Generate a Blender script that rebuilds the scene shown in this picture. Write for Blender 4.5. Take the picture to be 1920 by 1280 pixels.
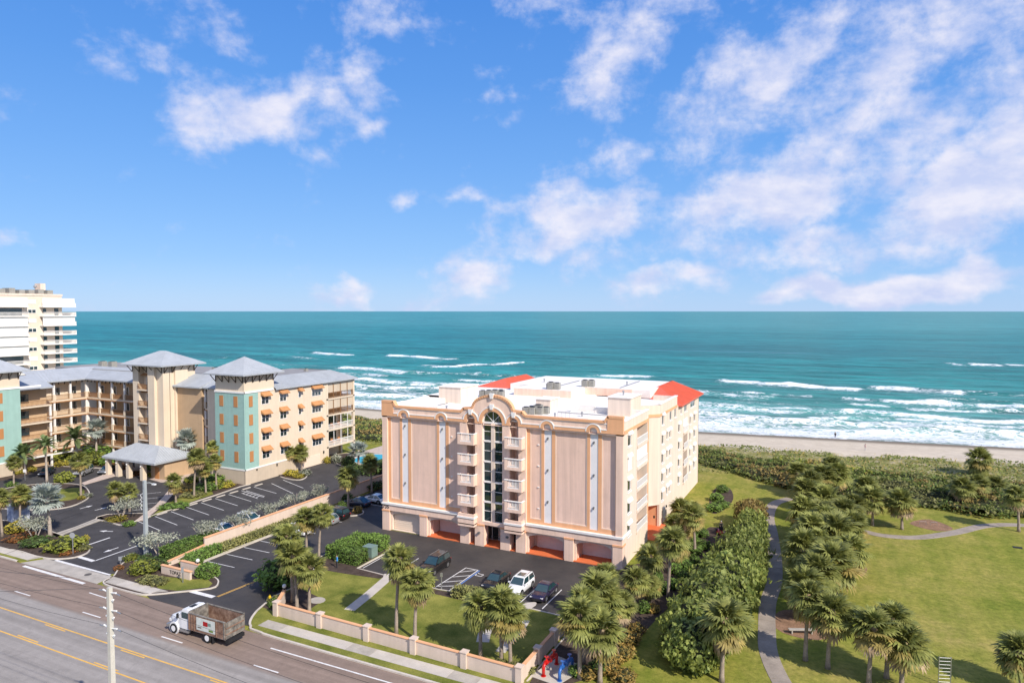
import bpy, bmesh, math, random
import numpy as np
from mathutils import Vector, Matrix
from mathutils.geometry import tessellate_polygon
R = math.radians
for o in list(bpy.data.objects): bpy.data.objects.remove(o)
SC = bpy.context.scene
COL = SC.collection
random.seed(7); RNG = np.random.default_rng(7)

# ---------------------------------------------------------------- camera (drone, 33 m up; X runs along the road, Y to the sea)
CAMH = 33.0; FPX = 1280.0; PITCH = math.atan(57/1280.0); YAW = R(26.0)
cam = bpy.data.cameras.new('camera'); camo = bpy.data.objects.new('camera', cam); COL.objects.link(camo)
cam.sensor_width = 36; cam.lens = 24.0; cam.clip_end = 90000; cam.clip_start = .5
camo.location = (0, 0, CAMH); camo.rotation_euler = (R(90)-PITCH, 0, YAW)
SC.camera = camo
# ---------------------------------------------------------------- sky, sun, exposure
SUN_EL, SUN_ROT = R(39), math.atan2(.905, -.425)
W = bpy.data.worlds.new('World'); SC.world = W; W.use_nodes = True
SKY_STRENGTH = 0.115; SUN_STRENGTH = 3.75
SC.view_settings.view_transform = 'Standard'; SC.view_settings.look = 'None'
SC.view_settings.exposure = 0.56; SC.view_settings.gamma = 1.0; SC.view_settings.use_curve_mapping = False
sl = bpy.data.lights.new('sun', 'SUN'); sl.energy = SUN_STRENGTH; sl.angle = R(.53); sl.color = (1, .93, .82)
so = bpy.data.objects.new('sun', sl); COL.objects.link(so)
sd = Vector((.905*math.cos(SUN_EL), -.425*math.cos(SUN_EL), math.sin(SUN_EL)))
so.rotation_euler = sd.to_track_quat('Z', 'Y').to_euler(); so.location = (60, -40, 90)
SC.cycles.use_denoising = True
SC.cycles.max_bounces = 6; SC.cycles.diffuse_bounces = 3; SC.cycles.glossy_bounces = 3
SC.cycles.transparent_max_bounces = 8
SC.cycles.sample_clamp_indirect = 6

_s, _c = math.sin(YAW), math.cos(YAW); _sp, _cp = math.sin(PITCH), math.cos(PITCH)
def ray(x, y):
    a = (x-960)/FPX; b = (640-y)/FPX
    f = _cp+b*_sp; z = -_sp+b*_cp
    return (a*_c-f*_s, a*_s+f*_c, z)
def G(x, y, z=0.0):
    d = ray(x, y); t = (z-CAMH)/d[2]; return (d[0]*t, d[1]*t)
def PIX(u, v, z):
    r = u*_c+v*_s; f = -u*_s+v*_c; h = z-CAMH
    dp = f*_cp-h*_sp; up = f*_sp+h*_cp
    return (960+FPX*r/dp, 640-FPX*up/dp)
def ZAT(u, v, y):
    lo, hi = -6., 80.
    for _ in range(50):
        m = (lo+hi)/2
        if PIX(u, v, m)[1] > y: lo = m
        else: hi = m
    return lo
def onU(x, y, U):
    d = ray(x, y); t = U/d[0]; return (d[1]*t, CAMH+d[2]*t)

def sky_world():
    nt = W.node_tree; nt.nodes.clear(); N = nt.nodes.new; L = nt.links.new
    out = N('ShaderNodeOutputWorld'); bg = N('ShaderNodeBackground'); bg.inputs[1].default_value = SKY_STRENGTH
    L(bg.outputs[0], out.inputs[0])
    sky = N('ShaderNodeTexSky'); sky.sky_type = 'NISHITA'; sky.sun_disc = False
    sky.sun_elevation = SUN_EL; sky.sun_rotation = SUN_ROT; sky.air_density = 1.0; sky.dust_density = .25; sky.ozone_density = 3.0
    hs = N('ShaderNodeHueSaturation'); hs.inputs['Saturation'].default_value = 1.22; hs.inputs['Value'].default_value = 1.0
    L(sky.outputs[0], hs.inputs['Color'])
    tc = N('ShaderNodeTexCoord'); sep = N('ShaderNodeSeparateXYZ'); L(tc.outputs['Generated'], sep.inputs[0])
    def math_(op, a, b=None, c=None):
        m = N('ShaderNodeMath'); m.operation = op
        for i, q in enumerate((a, b, c)):
            if q is None: continue
            if isinstance(q, (int, float)): m.inputs[i].default_value = q
            else: L(q, m.inputs[i])
        return m.outputs[0]
    # azimuth measured from the view heading, elevation, both in degrees
    rx = math_('ADD', math_('MULTIPLY', sep.outputs[0], _c), math_('MULTIPLY', sep.outputs[1], _s))
    ry = math_('ADD', math_('MULTIPLY', sep.outputs[0], -_s), math_('MULTIPLY', sep.outputs[1], _c))
    az = math_('MULTIPLY', math_('ARCTAN2', rx, ry), 180/math.pi)
    el = math_('MULTIPLY', math_('ARCSINE', sep.outputs[2]), 180/math.pi)
    cmb = N('ShaderNodeCombineXYZ'); L(az, cmb.inputs[0]); L(el, cmb.inputs[1])
    def noise(scale, detail, rough, off=0, stretch=1.0, dist=0.0):
        mp = N('ShaderNodeMapping'); L(cmb.outputs[0], mp.inputs[0]); mp.inputs['Location'].default_value = (off, off*.7, 0)
        mp.inputs['Scale'].default_value = (scale, scale*stretch, scale)
        n = N('ShaderNodeTexNoise'); n.noise_dimensions = '2D'; n.inputs['Scale'].default_value = 1; n.inputs['Detail'].default_value = detail
        n.inputs['Roughness'].default_value = rough; n.inputs['Distortion'].default_value = dist
        L(mp.outputs[0], n.inputs['Vector']); return n.outputs['Fac']
    # clear-day blue laid over the physical sky so that the low sky stays blue, as over the sea
    er = N('ShaderNodeValToRGB'); L(math_('DIVIDE', math_('ABSOLUTE', el), 90.0), er.inputs[0]); ee = er.color_ramp.elements
    ee[0].position = 0.0; ee[0].color = (2.25/6.5, 3.6/6.5, 5.7/6.5, 1); ee[1].position = 1.0; ee[1].color = (.3/6.5, 1.05/6.5, 3.6/6.5, 1)
    for p_, c_ in ((.045, (1.5, 2.95, 5.55)), (.13, (1.0, 2.4, 5.3)), (.20, (.68, 1.98, 5.0)), (.28, (.46, 1.62, 4.7)), (.4, (.35, 1.35, 4.3))): q_ = ee.new(p_); q_.color = (c_[0]/6.5, c_[1]/6.5, c_[2]/6.5, 1)
    es = N('ShaderNodeVectorMath'); es.operation = 'SCALE'; L(er.outputs[0], es.inputs[0]); es.inputs['Scale'].default_value = 6.5
    bl = N('ShaderNodeMix'); bl.data_type = 'RGBA'; bl.inputs[0].default_value = .86; L(hs.outputs[0], bl.inputs[6]); L(es.outputs[0], bl.inputs[7])
    # warped coordinates
    w1 = noise(.16, 3, .55, 11, 1.4); w2 = noise(.16, 3, .55, 47, 1.4)
    wc = N('ShaderNodeCombineXYZ')
    L(math_('ADD', az, math_('MULTIPLY', math_('SUBTRACT', w1, .5), 6.5)), wc.inputs[0])
    L(math_('ADD', el, math_('MULTIPLY', math_('SUBTRACT', w2, .5), 4.0)), wc.inputs[1])
    # cloud banks: px centre, half sizes in px, tilt, weight (photograph's sky, as directions)
    blobs = [(475,215,150,50,-14,.95),(400,200,95,45,15,.62),(590,165,80,60,30,.5),(1150,125,110,75,0,.66),(1085,420,135,60,-12,1.05),
             (1440,380,250,62,-14,.9),(1600,290,300,90,-22,.72),(1400,190,200,100,-35,.66),(1720,90,300,110,-12,.64),(1240,20,160,50,0,.5),
             (1850,370,190,85,-14,1.15),(1905,270,90,70,0,.9),(1640,535,230,30,-2,1.2),(1290,525,110,32,-5,.78),(870,525,95,42,-8,.92),
             (665,562,55,22,0,1.0),(770,368,45,20,0,.6),(865,378,40,20,0,.42),(640,300,45,40,0,.42),(720,20,130,40,-10,.42),(930,190,60,40,0,.4),
             (200,95,110,40,25,.36),(380,40,120,45,10,.4),(1130,300,75,35,0,.52),(40,450,50,16,0,.34),(705,240,25,20,0,.5),(960,400,60,24,0,.42),(1180,470,120,35,-8,.55),(1560,470,180,40,-10,.6),(1500,90,150,90,-30,.6),(1800,200,160,80,-20,.66),(690,160,70,45,0,.5),(430,60,70,40,20,.5),(1030,15,110,35,0,.55),(310,120,110,25,22,.42),(1130,85,60,40,0,.6)]
    acc = None
    for (x, y, hw, hh, tilt, wgt) in blobs:
        a0 = math.degrees(math.atan((x-960)/FPX)); e0 = math.degrees(math.atan((583-y)/math.hypot(FPX, x-960)))
        k = math.degrees(1/FPX)*math.cos(R(a0))
        mp = N('ShaderNodeMapping'); mp.vector_type = 'TEXTURE'
        mp.inputs['Location'].default_value = (a0, e0, 0); mp.inputs['Rotation'].default_value = (0, 0, R(-tilt))
        mp.inputs['Scale'].default_value = (hw*k*1.45, hh*k*1.6, 1); L(wc.outputs[0], mp.inputs[0])
        ln = N('ShaderNodeVectorMath'); ln.operation = 'LENGTH'; L(mp.outputs[0], ln.inputs[0])
        mr = N('ShaderNodeMapRange'); mr.interpolation_type = 'SMOOTHSTEP'
        mr.inputs['From Min'].default_value = 1.25; mr.inputs['From Max'].default_value = .0
        mr.inputs['To Min'].default_value = 0; mr.inputs['To Max'].default_value = wgt
        L(ln.outputs['Value'], mr.inputs['Value'])
        acc = mr.outputs[0] if acc is None else math_('MAXIMUM', acc, mr.outputs[0])
    # the same kind of broken cloud goes on all round, outside the view
    far = noise(.035, 4, .6, 90, 2.0)
    farm = math_('MULTIPLY', math_('MULTIPLY', far, 1.1), math_('GREATER_THAN', math_('ABSOLUTE', az), 44.0))
    acc = math_('MAXIMUM', acc, farm)
    n1 = noise(.2, 9, .6, 3, 1.25, .12); n2 = noise(.75, 6, .6, 19, 1.3)
    d = math_('ADD', acc, math_('MULTIPLY', math_('SUBTRACT', n1, .5), 1.5))
    d = math_('ADD', d, math_('MULTIPLY', math_('SUBTRACT', n2, .5), .38))
    dm = N('ShaderNodeMapRange'); dm.interpolation_type = 'SMOOTHSTEP'
    dm.inputs['From Min'].default_value = .17; dm.inputs['From Max'].default_value = .93; dm.inputs['To Max'].default_value = .9
    L(d, dm.inputs['Value'])
    dens = math_('MULTIPLY', dm.outputs[0], math_('GREATER_THAN', el, -.2))
    # cloud colour: sunlit white to lilac grey in the thicker, lower parts
    ramp = N('ShaderNodeMix'); ramp.data_type = 'RGBA'
    sh = N('ShaderNodeMapRange'); sh.inputs['From Min'].default_value = .35; sh.inputs['From Max'].default_value = .68
    L(noise(.3, 5, .55, 3.2, 1.9), sh.inputs['Value']); L(sh.outputs[0], ramp.inputs[0])
    ramp.inputs[6].default_value = (3.7, 4.05, 5.5, 1); ramp.inputs[7].default_value = (5.3, 5.2, 5.8, 1)
    mx = N('ShaderNodeMix'); mx.data_type = 'RGBA'; L(dens, mx.inputs[0]); L(bl.outputs[2], mx.inputs[6]); L(ramp.outputs[2], mx.inputs[7])
    L(mx.outputs[2], bg.inputs[0])
sky_world()

# ---------------------------------------------------------------- materials
MATS = {}
def nodes_of(m):
    m.use_nodes = True; nt = m.node_tree; return nt, nt.nodes.new, nt.links.new, nt.nodes['Principled BSDF']
def M(name, base, rough=.8, var=.12, scale=.8, bump=0.0, bscale=12.0, spec=.3, metal=0.0, base2=None, fine=.0, objvar=0.0, trans=0.0, alpha=None, zlines=0.0, streak=0.0, stain=0.0, sscale=.35):
    if name in MATS: return MATS[name]
    m = bpy.data.materials.new(name); nt, N, L, b = nodes_of(m)
    b.inputs['Roughness'].default_value = rough; b.inputs['Specular IOR Level'].default_value = spec; b.inputs['Metallic'].default_value = metal
    geo = N('ShaderNodeNewGeometry')
    n = N('ShaderNodeTexNoise'); n.inputs['Scale'].default_value = scale; n.inputs['Detail'].default_value = 6; n.inputs['Roughness'].default_value = .62
    L(geo.outputs['Position'], n.inputs['Vector'])
    mr = N('ShaderNodeMapRange'); mr.inputs['From Min'].default_value = .3; mr.inputs['From Max'].default_value = .7; L(n.outputs['Fac'], mr.inputs['Value'])
    c1 = base2 if base2 else tuple(min(1, q*(1+var)) for q in base); c0 = tuple(q*(1-var) for q in base)
    mx = N('ShaderNodeMix'); mx.data_type = 'RGBA'; mx.inputs[6].default_value = (*c0, 1); mx.inputs[7].default_value = (*c1, 1); L(mr.outputs[0], mx.inputs[0])
    col = mx.outputs[2]
    def mulby(col, fac_out, lo, hi):
        r = N('ShaderNodeMapRange'); r.inputs['From Min'].default_value = .3; r.inputs['From Max'].default_value = .7
        r.inputs['To Min'].default_value = lo; r.inputs['To Max'].default_value = hi; L(fac_out, r.inputs['Value'])
        v = N('ShaderNodeVectorMath'); v.operation = 'SCALE'; L(col, v.inputs[0]); L(r.outputs[0], v.inputs['Scale']); return v.outputs[0]
    if fine:
        n2 = N('ShaderNodeTexNoise'); n2.inputs['Scale'].default_value = bscale; n2.inputs['Detail'].default_value = 4; n2.inputs['Roughness'].default_value = .7
        L(geo.outputs['Position'], n2.inputs['Vector']); col = mulby(col, n2.outputs['Fac'], 1-fine, 1+fine)
    if streak:
        mp = N('ShaderNodeMapping'); mp.inputs['Scale'].default_value = (1.6, 1.6, .07); L(geo.outputs['Position'], mp.inputs[0])
        n3 = N('ShaderNodeTexNoise'); n3.inputs['Scale'].default_value = 1.3; n3.inputs['Detail'].default_value = 6; L(mp.outputs[0], n3.inputs['Vector'])
        col = mulby(col, n3.outputs['Fac'], 1-streak, 1+streak*.4)
    if stain:
        ns_ = N('ShaderNodeTexNoise'); ns_.inputs['Scale'].default_value = sscale; ns_.inputs['Detail'].default_value = 9; ns_.inputs['Roughness'].default_value = .72; ns_.inputs['Distortion'].default_value = .6
        L(geo.outputs['Position'], ns_.inputs['Vector']); r_ = N('ShaderNodeMapRange'); r_.inputs['From Min'].default_value = .52; r_.inputs['From Max'].default_value = .72; r_.inputs['To Min'].default_value = 1; r_.inputs['To Max'].default_value = 1-stain; L(ns_.outputs['Fac'], r_.inputs['Value'])
        v_ = N('ShaderNodeVectorMath'); v_.operation = 'SCALE'; L(col, v_.inputs[0]); L(r_.outputs[0], v_.inputs['Scale']); col = v_.outputs[0]
    if objvar:
        oi = N('ShaderNodeObjectInfo'); r = N('ShaderNodeMapRange'); r.inputs['To Min'].default_value = 1-objvar; r.inputs['To Max'].default_value = 1+objvar
        L(oi.outputs['Random'], r.inputs['Value']); v = N('ShaderNodeVectorMath'); v.operation = 'SCALE'; L(col, v.inputs[0]); L(r.outputs[0], v.inputs['Scale']); col = v.outputs[0]
    L(col, b.inputs['Base Color'])
    if bump or zlines:
        bp = N('ShaderNodeBump'); bp.inputs['Strength'].default_value = bump if bump else .4; bp.inputs['Distance'].default_value = .03
        if zlines:
            wv = N('ShaderNodeTexWave'); wv.bands_direction = 'Z'; wv.inputs['Scale'].default_value = zlines; wv.inputs['Distortion'].default_value = .3; L(geo.outputs['Position'], wv.inputs['Vector']); L(wv.outputs['Fac'], bp.inputs['Height'])
        else:
            nb = N('ShaderNodeTexNoise'); nb.inputs['Scale'].default_value = bscale; nb.inputs['Detail'].default_value = 5; L(geo.outputs['Position'], nb.inputs['Vector']); L(nb.outputs['Fac'], bp.inputs['Height'])
        L(bp.outputs[0], b.inputs['Normal'])
    if trans:
        tr = N('ShaderNodeBsdfTranslucent'); L(col, tr.inputs['Color']); ms = N('ShaderNodeMixShader'); ms.inputs[0].default_value = trans
        o = nt.nodes['Material Output']; L(b.outputs[0], ms.inputs[1]); L(tr.outputs[0], ms.inputs[2]); L(ms.outputs[0], o.inputs[0])
    MATS[name] = m; return m
def GLASS(name, col=(.02, .035, .04), rough=.04, spec=1.0):
    if name in MATS: return MATS[name]
    m = bpy.data.materials.new(name); nt, N, L, b = nodes_of(m)
    b.inputs['Base Color'].default_value = (*col, 1); b.inputs['Roughness'].default_value = rough; b.inputs['Specular IOR Level'].default_value = spec
    b.inputs['IOR'].default_value = 1.55
    geo = N('ShaderNodeNewGeometry'); n = N('ShaderNodeTexNoise'); n.inputs['Scale'].default_value = .6; L(geo.outputs['Position'], n.inputs['Vector'])
    bp = N('ShaderNodeBump'); bp.inputs['Strength'].default_value = .04; bp.inputs['Distance'].default_value = .05; L(n.outputs['Fac'], bp.inputs['Height']); L(bp.outputs[0], b.inputs['Normal'])
    MATS[name] = m; return m
def PAINT(name, col, rough=.25, coat=.6, metal=.0):
    if name in MATS: return MATS[name]
    m = M(name, col, rough=rough, var=.04, spec=.5, metal=metal); m.node_tree.nodes['Principled BSDF'].inputs['Coat Weight'].default_value = coat
    m.node_tree.nodes['Principled BSDF'].inputs['Coat Roughness'].default_value = .05
    return m

# ---------------------------------------------------------------- mesh builder
ORG = {}
class MB:
    def __init__(s): s.v = []; s.f = []; s.mi = []; s.cur = 0
    def mat(s, i): s.cur = i; return s
    def add(s, vs, fs):
        o = len(s.v); s.v += [tuple(q) for q in vs]
        for f in fs: s.f.append(tuple(o+i for i in f)); s.mi.append(s.cur)
        return s
    def box(s, x0, x1, y0, y1, z0, z1):
        if x0 > x1: x0, x1 = x1, x0
        if y0 > y1: y0, y1 = y1, y0
        if z0 > z1: z0, z1 = z1, z0
        return s.add([(x0,y0,z0),(x1,y0,z0),(x1,y1,z0),(x0,y1,z0),(x0,y0,z1),(x1,y0,z1),(x1,y1,z1),(x0,y1,z1)],
                     [(3,2,1,0),(4,5,6,7),(0,1,5,4),(1,2,6,5),(2,3,7,6),(3,0,4,7)])
    def quad(s, *p): return s.add(p, [tuple(range(len(p)))])
    def prism(s, poly, z0, z1, cap=True):
        n = len(poly); a = sum(poly[i][0]*poly[(i+1) % n][1]-poly[(i+1) % n][0]*poly[i][1] for i in range(n))
        if a < 0: poly = poly[::-1]
        vs = [(p[0], p[1], z0) for p in poly]+[(p[0], p[1], z1) for p in poly]
        fs = [(i, (i+1) % n, n+(i+1) % n, n+i) for i in range(n)]
        s.add(vs, fs)
        if cap:
            tri = tessellate_polygon([[Vector((p[0], p[1], 0)) for p in poly]])
            s.add([(p[0], p[1], z1) for p in poly], [t if _ccw(poly, t) else t[::-1] for t in tri])
        return s
    def plate(s, outer, holes, d0, d1, axis='y'):
        """outline with holes in (a,z), pushed from depth d0 to d1 along y (axis y) or x (axis x)"""
        loops = [list(outer)]+[list(h) for h in holes]
        tri = tessellate_polygon([[Vector((p[0], p[1], 0)) for p in lp] for lp in loops])
        flat = [p for lp in loops for p in lp]
        mk = (lambda p, d: (p[0], d, p[1])) if axis == 'y' else (lambda p, d: (d, p[0], p[1]))
        n = len(flat); vs = [mk(p, d0) for p in flat]+[mk(p, d1) for p in flat]
        fs = [tuple(t) for t in tri]+[tuple(i+n for i in t[::-1]) for t in tri]
        o = 0
        for lp in loops:
            k = len(lp)
            for i in range(k): fs.append((o+i, o+(i+1) % k, n+o+(i+1) % k, n+o+i))
            o += k
        return s.add(vs, fs)
    def cyl(s, p, q, r0, r1=None, n=8, cap=True):
        r1 = r0 if r1 is None else r1
        p = Vector(p); q = Vector(q); d = (q-p).normalized()
        a = d.orthogonal().normalized(); b = d.cross(a)
        vs = []
        for c, r in ((p, r0), (q, r1)):
            for i in range(n):
                t = 2*math.pi*i/n; vs.append(c+a*(r*math.cos(t))+b*(r*math.sin(t)))
        fs = [(i, (i+1) % n, n+(i+1) % n, n+i) for i in range(n)]
        if cap: fs += [tuple(range(n))[::-1], tuple(range(n, 2*n))]
        return s.add(vs, fs)
    def tube(s, pts, rads, n=6):
        pts = [Vector(p) for p in pts]
        if not hasattr(rads, '__len__'): rads = [rads]*len(pts)
        vs = []
        for k, p in enumerate(pts):
            d = (pts[min(k+1, len(pts)-1)]-pts[max(k-1, 0)]).normalized()
            a = d.cross(Vector((.13, .97, .2))).normalized(); b = d.cross(a)
            for i in range(n):
                t = 2*math.pi*i/n; vs.append(p+a*(rads[k]*math.cos(t))+b*(rads[k]*math.sin(t)))
        fs = []
        for k in range(len(pts)-1):
            for i in range(n): fs.append((k*n+i, k*n+(i+1) % n, (k+1)*n+(i+1) % n, (k+1)*n+i))
        fs += [tuple(range(n))[::-1], tuple(range((len(pts)-1)*n, len(pts)*n))]
        return s.add(vs, fs)
    def ball(s, c, r, n=10, m=6, sz=1.0):
        vs = [(c[0], c[1], c[2]+r*sz)]
        for j in range(1, m):
            ph = math.pi*j/m
            for i in range(n):
                t = 2*math.pi*i/n; vs.append((c[0]+r*math.sin(ph)*math.cos(t), c[1]+r*math.sin(ph)*math.sin(t), c[2]+r*sz*math.cos(ph)))
        vs.append((c[0], c[1], c[2]-r*sz)); fs = [(0, 1+i, 1+(i+1) % n) for i in range(n)]
        for j in range(m-2):
            for i in range(n): fs.append((1+j*n+i, 1+(j+1)*n+i, 1+(j+1)*n+(i+1) % n, 1+j*n+(i+1) % n))
        l = len(vs)-1; fs += [(l, 1+(m-2)*n+(i+1) % n, 1+(m-2)*n+i) for i in range(n)]
        return s.add(vs, fs)
    def build(s, name, mats, parent=None, smooth=False, local=False):
        me = bpy.data.meshes.new(name)
        off = (0, 0, 0) if (local or parent is None) else ORG.get(parent.name, (0, 0, 0))
        me.from_pydata([(x-off[0], y-off[1], z-off[2]) for x, y, z in s.v], [], s.f)
        if not isinstance(mats, (list, tuple)): mats = [mats]
        for m in mats: me.materials.append(m)
        if len(mats) > 1: me.polygons.foreach_set('material_index', s.mi)
        if smooth: me.polygons.foreach_set('use_smooth', [True]*len(me.polygons))
        o = bpy.data.objects.new(name, me); COL.objects.link(o)
        if parent is not None: o.parent = parent; ORG[o.name] = off
        return o
def _ccw(poly, t):
    a, b, c = (poly[i] for i in t)
    return (b[0]-a[0])*(c[1]-a[1])-(b[1]-a[1])*(c[0]-a[0]) > 0
def np_mesh(name, V, F, mat, parent=None, midx=None):
    """V (n,3), F (m,3 or 4) arrays"""
    me = bpy.data.meshes.new(name); k = F.shape[1]
    me.vertices.add(len(V)); me.vertices.foreach_set('co', np.ascontiguousarray(V, dtype=np.float32).ravel())
    me.loops.add(F.size); me.loops.foreach_set('vertex_index', F.astype(np.int32).ravel())
    me.polygons.add(len(F)); me.polygons.foreach_set('loop_start', np.arange(0, F.size, k, dtype=np.int32))
    me.polygons.foreach_set('loop_total', np.full(len(F), k, dtype=np.int32))
    for m in (mat if isinstance(mat, (list, tuple)) else [mat]): me.materials.append(m)
    if midx is not None: me.polygons.foreach_set('material_index', midx.astype(np.int32))
    me.update(calc_edges=True)
    if parent == 'mesh': return me
    o = bpy.data.objects.new(name, me); COL.objects.link(o)
    if parent is not None: o.parent = parent
    return o
def tag(o, label=None, cat=None, group=None, kind=None):
    if label: o['label'] = label
    if cat: o['category'] = cat
    if group: o['group'] = group
    if kind: o['kind'] = kind
    return o
def thing(name, label, cat, loc=(0, 0, 0), rz=0.0, group=None):
    o = bpy.data.objects.new(name, None); COL.objects.link(o); o.location = loc; o.rotation_euler = (0, 0, rz)
    o.empty_display_size = .3; ORG[o.name] = loc
    return tag(o, label, cat, group)
def struct(o): o['kind'] = 'structure'; return o
def instance(mesh, name, parent=None, loc=(0, 0, 0), rot=(0, 0, 0), sc=(1, 1, 1)):
    o = bpy.data.objects.new(name, mesh); COL.objects.link(o); o.parent = parent; o.location = loc; o.rotation_euler = rot; o.scale = sc
    return o
def copy_tree(o, parent=None):
    c = o.copy(); COL.objects.link(c); c.parent = parent
    for ch in o.children: copy_tree(ch, c)
    return c
def arc(cx, cz, r, a0, a1, n=12, rz=None):
    rz = r if rz is None else rz
    return [(cx+r*math.cos(R(a0+(a1-a0)*i/n)), cz+rz*math.sin(R(a0+(a1-a0)*i/n))) for i in range(n+1)]
def rect(a0, a1, z0, z1): return [(a0, z0), (a1, z0), (a1, z1), (a0, z1)]
# ================================================================ SETTING: terrain, sea, roads, paving
SEA = -2.5
_shore = [(-900, 206), (-420, 203), (-155, 199.2), (-95, 201), (-38, 203.8), (-2, 209.1), (41, 215.6), (150, 236), (320, 270), (900, 390)]
_sx = np.array([p[0] for p in _shore], float); _sy = np.array([p[1] for p in _shore], float)
def shore(u): return np.interp(u, _sx, _sy)
def vnoise(x, y, seed=0):
    """smooth value noise on arrays"""
    r = np.random.default_rng(seed).random((64, 64))
    xi = np.floor(x).astype(int); yi = np.floor(y).astype(int); fx = x-xi; fy = y-yi
    fx = fx*fx*(3-2*fx); fy = fy*fy*(3-2*fy)
    a = r[xi % 64, yi % 64]; b = r[(xi+1) % 64, yi % 64]; c = r[xi % 64, (yi+1) % 64]; d = r[(xi+1) % 64, (yi+1) % 64]
    return (a*(1-fx)+b*fx)*(1-fy)+(c*(1-fx)+d*fx)*fy
def fbm(x, y, seed=0, o=4):
    t = 0; a = .5
    for k in range(o): t = t+a*vnoise(x*2**k, y*2**k, seed+k); a *= .5
    return t
def terrain_h(u, v):
    d = shore(u)-v
    h = np.where(d < 0, SEA+d*.06, SEA+np.clip(d, 0, 26)/26*1.7)
    k = np.clip((d-26)/14, 0, 1); dune = (fbm(u/9, v/9, 5)-.35)*2.2
    h = h+k*(.8+.0*u)+np.where((d > 22) & (d < 75), np.clip((d-22)/10, 0, 1)*np.clip((75-d)/25, 0, 1)*dune, 0)
    inland = np.where((u < -25.0) & (v < 150), -.15, -.005)
    k2 = np.clip((d-52)/16, 0, 1)
    return h*(1-k2)+inland*k2
def grid_mesh(name, us, vs, hf, mat):
    U, V = np.meshgrid(us, vs, indexing='ij'); Z = hf(U, V)
    n, m = U.shape; idx = np.arange(n*m).reshape(n, m)
    F = np.stack([idx[:-1, :-1].ravel(), idx[1:, :-1].ravel(), idx[1:, 1:].ravel(), idx[:-1, 1:].ravel()], 1)
    return np_mesh(name, np.stack([U.ravel(), V.ravel(), Z.ravel()], 1), F, mat)

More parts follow.
